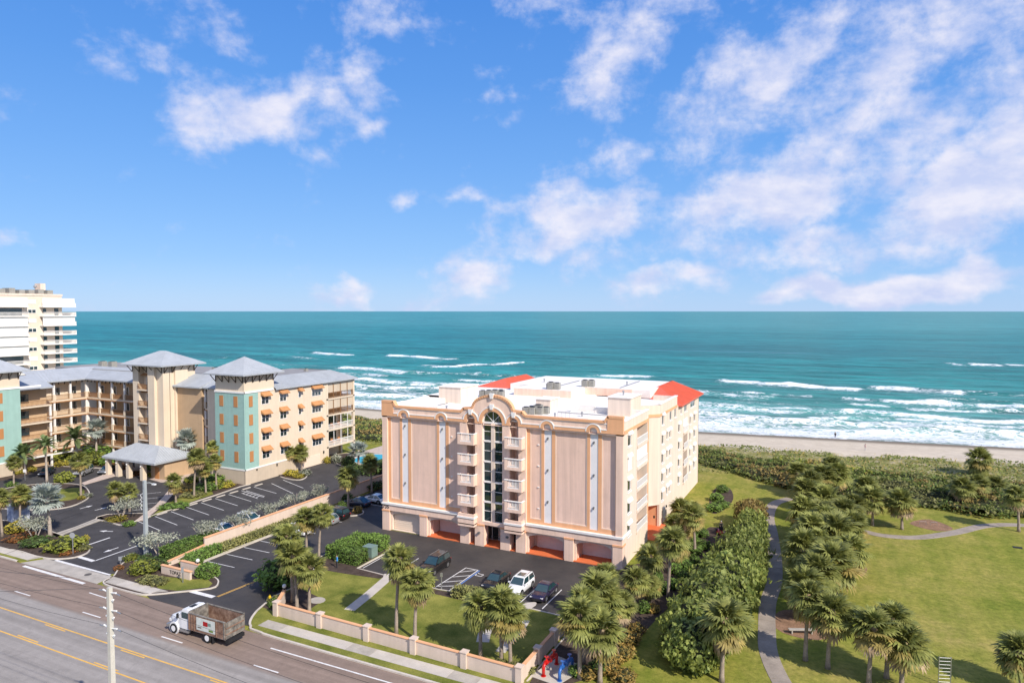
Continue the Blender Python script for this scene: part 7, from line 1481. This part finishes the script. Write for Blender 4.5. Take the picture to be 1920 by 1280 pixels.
MB().box(4.3, 4.55, -1.1, 1.1, .45, .75).build('bumper', METAL, t, local=True); MB().box(-4.0, 3.9, -.45, .45, .55, .8).build('chassis', TRIM, t, local=True)
bxp = MB().box(-4.1, 1.0, -1.2, 1.2, .85, .98).build('bed_floor', FLOORR, t, local=True)
for y in (-1, 1): MB().box(-4.1, 1.0, y*1.13, y*1.22, .9, 2.55).build('bed_side', RUST, t, local=True)
MB().box(.93, 1.05, -1.12, 1.12, .9, 2.75).build('bed_front', DARKS, t, local=True); MB().box(-4.15, -4.05, -1.15, 1.15, .9, 2.5).build('tailgate', DARKS, t, local=True)
for y in (-1, 1):
    MB().box(-4.15, 1.05, y*1.1, y*1.26, 2.55, 2.63).build('top_rail', DARKS, t, local=True)
    for x in (-4.05, -2.95, .2, .55, .95): MB().box(x-.06, x+.06, y*1.21, y*1.28, .9, 2.55).build('side_rib', RUST if x > -3 else DARKS, t, local=True)
for z in (1.3, 1.9): MB().box(-4.22, -4.14, -1.1, 1.1, z, z+.1).build('tailgate_rib', RUST, t, local=True)
for y in (-1, 1):
    p = MB().box(-2.75, -.15, y*1.22, y*1.245, 1.15, 2.4).build('side_poster', posterm(), t, local=True); MB().box(-1.75, -1.1, y*1.245, y*1.255, 1.7, 2.15).build('poster_red', TL, p, local=True); MB().box(-2.2, -1.7, y*1.245, y*1.254, 1.8, 2.1).build('poster_dark', CB, p, local=True); MB().box(-2.5, -1.9, y*1.245, y*1.254, 1.25, 1.45).build('poster_green', LF['green'], p, local=True); MB().box(-.85, -.3, y*1.245, y*1.254, 1.35, 1.5).build('poster_line', DARKS, p, local=True)
MB().box(-4.35, -3.9, -1.0, 1.0, .45, .8).build('rear_bar', TRIM, t, local=True)
# ================================================================ PEOPLE
SKIN = M('skin', (.45, .27, .19), rough=.6, var=.05)
def person(pos, rz, joints, cols, label, h=1.75, cap=None):
    """joints: pose of limbs; one continuous skinned body coloured by height: shoes/legs, shirt, skin"""
    J = {'pelvis': (0, 0, .53), 'spine': (0, .0, .64), 'chest': (0, .01, .76), 'neck': (0, .01, .845), 'head': (0, .025, .90), 'crown': (0, .025, .965), 'hipL': (.055, 0, .51), 'kneeL': (.06, .01, .28), 'ankL': (.06, 0, .045), 'toeL': (.065, .08, .015), 'hipR': (-.055, 0, .51), 'kneeR': (-.06, .01, .28), 'ankR': (-.06, 0, .045), 'toeR': (-.065, .08, .015),
         'shL': (.105, 0, .80), 'elL': (.135, 0, .63), 'wrL': (.14, .04, .49), 'haL': (.14, .06, .44), 'shR': (-.105, 0, .80), 'elR': (-.135, 0, .63), 'wrR': (-.14, .04, .49), 'haR': (-.14, .06, .44)}
    J.update(joints); names = list(J); E = [('pelvis', 'spine'), ('spine', 'chest'), ('chest', 'neck'), ('neck', 'head'), ('head', 'crown'), ('pelvis', 'hipL'), ('hipL', 'kneeL'), ('kneeL', 'ankL'), ('ankL', 'toeL'), ('pelvis', 'hipR'), ('hipR', 'kneeR'), ('kneeR', 'ankR'), ('ankR', 'toeR'), ('chest', 'shL'), ('shL', 'elL'), ('elL', 'wrL'), ('wrL', 'haL'), ('chest', 'shR'), ('shR', 'elR'), ('elR', 'wrR'), ('wrR', 'haR')]
    rad = {'pelvis': .085, 'spine': .075, 'chest': .085, 'neck': .032, 'head': .052, 'crown': .04, 'hip': .055, 'knee': .037, 'ank': .026, 'toe': .02, 'sh': .042, 'el': .028, 'wr': .02, 'ha': .024}
    me = bpy.data.meshes.new('person'); me.from_pydata([tuple(q*h for q in J[n]) for n in names], [(names.index(a), names.index(b)) for a, b in E], []); o = bpy.data.objects.new('person', me); COL.objects.link(o)
    sk = o.modifiers.new('skin', 'SKIN'); sv = me.skin_vertices[0].data if me.skin_vertices else None
    if sv is None:
        bm = bmesh.new(); bm.from_mesh(me); bm.verts.layers.skin.verify(); bm.to_mesh(me); bm.free(); sv = me.skin_vertices[0].data
    for i, n in enumerate(names): r = rad[n if n in rad else n[:-1]]*h; sv[i].radius = (r, r); sv[i].use_root = n == 'pelvis'
    ss = o.modifiers.new('sub', 'SUBSURF'); ss.levels = 1; ss.render_levels = 1
    dg = bpy.context.evaluated_depsgraph_get(); dg.update(); m2 = bpy.data.meshes.new_from_object(o.evaluated_get(dg)); o.modifiers.clear(); o.data = m2; m2.materials.clear()
    for c in cols: m2.materials.append(c)
    hz = J['head'][2]*h-.055*h; pz = J['pelvis'][2]*h
    for p in m2.polygons:
        c = p.center; k = 1 if c.z > pz else 0
        if c.z > hz-.02*h and abs(c.x) < .08*h: k = 2
        for s in 'LR':
            if (c-Vector(J['ha'+s])*h).length < .05*h or (c-Vector(J['wr'+s])*h).length < .05*h: k = 2
        p.material_index = k; p.use_smooth = True
    o.location = pos; o.rotation_euler = (0, 0, rz); tag(o, label, 'person')
    hd = Vector(J['crown'])*h
    mb = MB(); mb.ball((hd.x, hd.y-.008*h, hd.z-.01*h), .052*h, 10, 6, .75)
    if cap: mb.cyl((hd.x, hd.y+.03*h, hd.z-.005*h), (hd.x, hd.y+.085*h, hd.z-.012*h), .035*h, .03*h, 8)
    mb.build('hat' if cap else 'hair', cap or BRACK, o, local=True); return o
CL = lambda n, c: M(n, c, rough=.85, var=.1)
b = G(632, 1064); person((b[0], b[1], 0), R(150), {'elR': (-.15, .05, .64), 'wrR': (-.10, .15, .60), 'haR': (-.07, .19, .60), 'toeL': (.07, .09, .015)}, [CL('dark_trousers', (.05, .05, .055)), CL('blue_shirt', (.05, .24, .55)), SKIN], 'person in a bright blue shirt and dark trousers working by the clipped hedge')
def beach(x, y):
    z = -1.5
    for _ in range(8): b = G(x, y, z); z = float(terrain_h(np.array(b[0]), np.array(b[1])))
    return (b[0], b[1], z)
person(beach(1566, 821), R(20), {'kneeL': (.06, .05, .28), 'ankL': (.06, .02, .045)}, [CL('navy_shorts', (.03, .03, .05)), CL('black_top', (.03, .03, .035)), SKIN], 'person in dark clothes standing at the water edge')
person(beach(1622, 845), R(-60), {'kneeR': (-.06, .06, .28), 'ankR': (-.06, -.06, .05), 'kneeL': (.06, .02, .28), 'ankL': (.06, .09, .045)}, [CL('white_trousers', (.62, .58, .56)), CL('pale_pink_top', (.62, .42, .40)), SKIN], 'person in white trousers walking on the sand')
# rider on a red mower
RDM = PAINT('mower_red', (.5, .05, .02), .35, .4); mx_, my_ = G(1352, 1001); my_ += .3
t = thing('riding_mower', 'small orange-red riding mower on the grass beside the sea grape row', 'mower', (mx_, my_, -.01), R(-70))
loft([[(x, -w, .12), (x, -w, z), (x, w, z), (x, w, .12)] for x, w, z in ((-.75, .42, .55), (-.3, .5, .5), (.3, .5, .42), (.75, .45, .38))]).build('body', RDM, t, local=True); MB().box(-.45, .6, -.65, .65, .1, .26).build('deck', RDM, t, local=True)
MB().box(-.5, -.05, -.25, .25, .5, .62).box(-.6, -.48, -.25, .25, .6, 1.0).build('seat', BLACK, t, local=True)
for x, r in ((-.55, .3), (.65, .18)):
    for y in (-.55, .55): MB().cyl((x, y-.1, r), (x, y+.1, r), r, n=14).build('wheel', TYRE, t, local=True)
for y in (-.2, .2): MB().tube([(.15, y, .4), (.25, y, .85), (.05, y, .95)], .02, 5).build('lever', BLACK, t, local=True)
person((mx_-.25*math.cos(R(-70)), my_-.25*math.sin(R(-70)), .12), R(-160), {'kneeL': (.07, .24, .47), 'ankL': (.07, .27, .24), 'toeL': (.07, .34, .2), 'kneeR': (-.07, .24, .47), 'ankR': (-.07, .27, .24), 'toeR': (-.07, .34, .2), 'elL': (.14, .08, .65), 'wrL': (.11, .2, .6), 'haL': (.1, .23, .59), 'elR': (-.14, .08, .65), 'wrR': (-.11, .2, .6), 'haR': (-.1, .23, .59), 'hipL': (.06, .04, .50), 'hipR': (-.06, .04, .50)}, [CL('dark_work_trousers', (.04, .04, .05)), CL('charcoal_shirt', (.05, .05, .055)), SKIN], 'person in dark clothes and a pale cap riding the mower', cap=CL('pale_cap', (.55, .53, .55)))
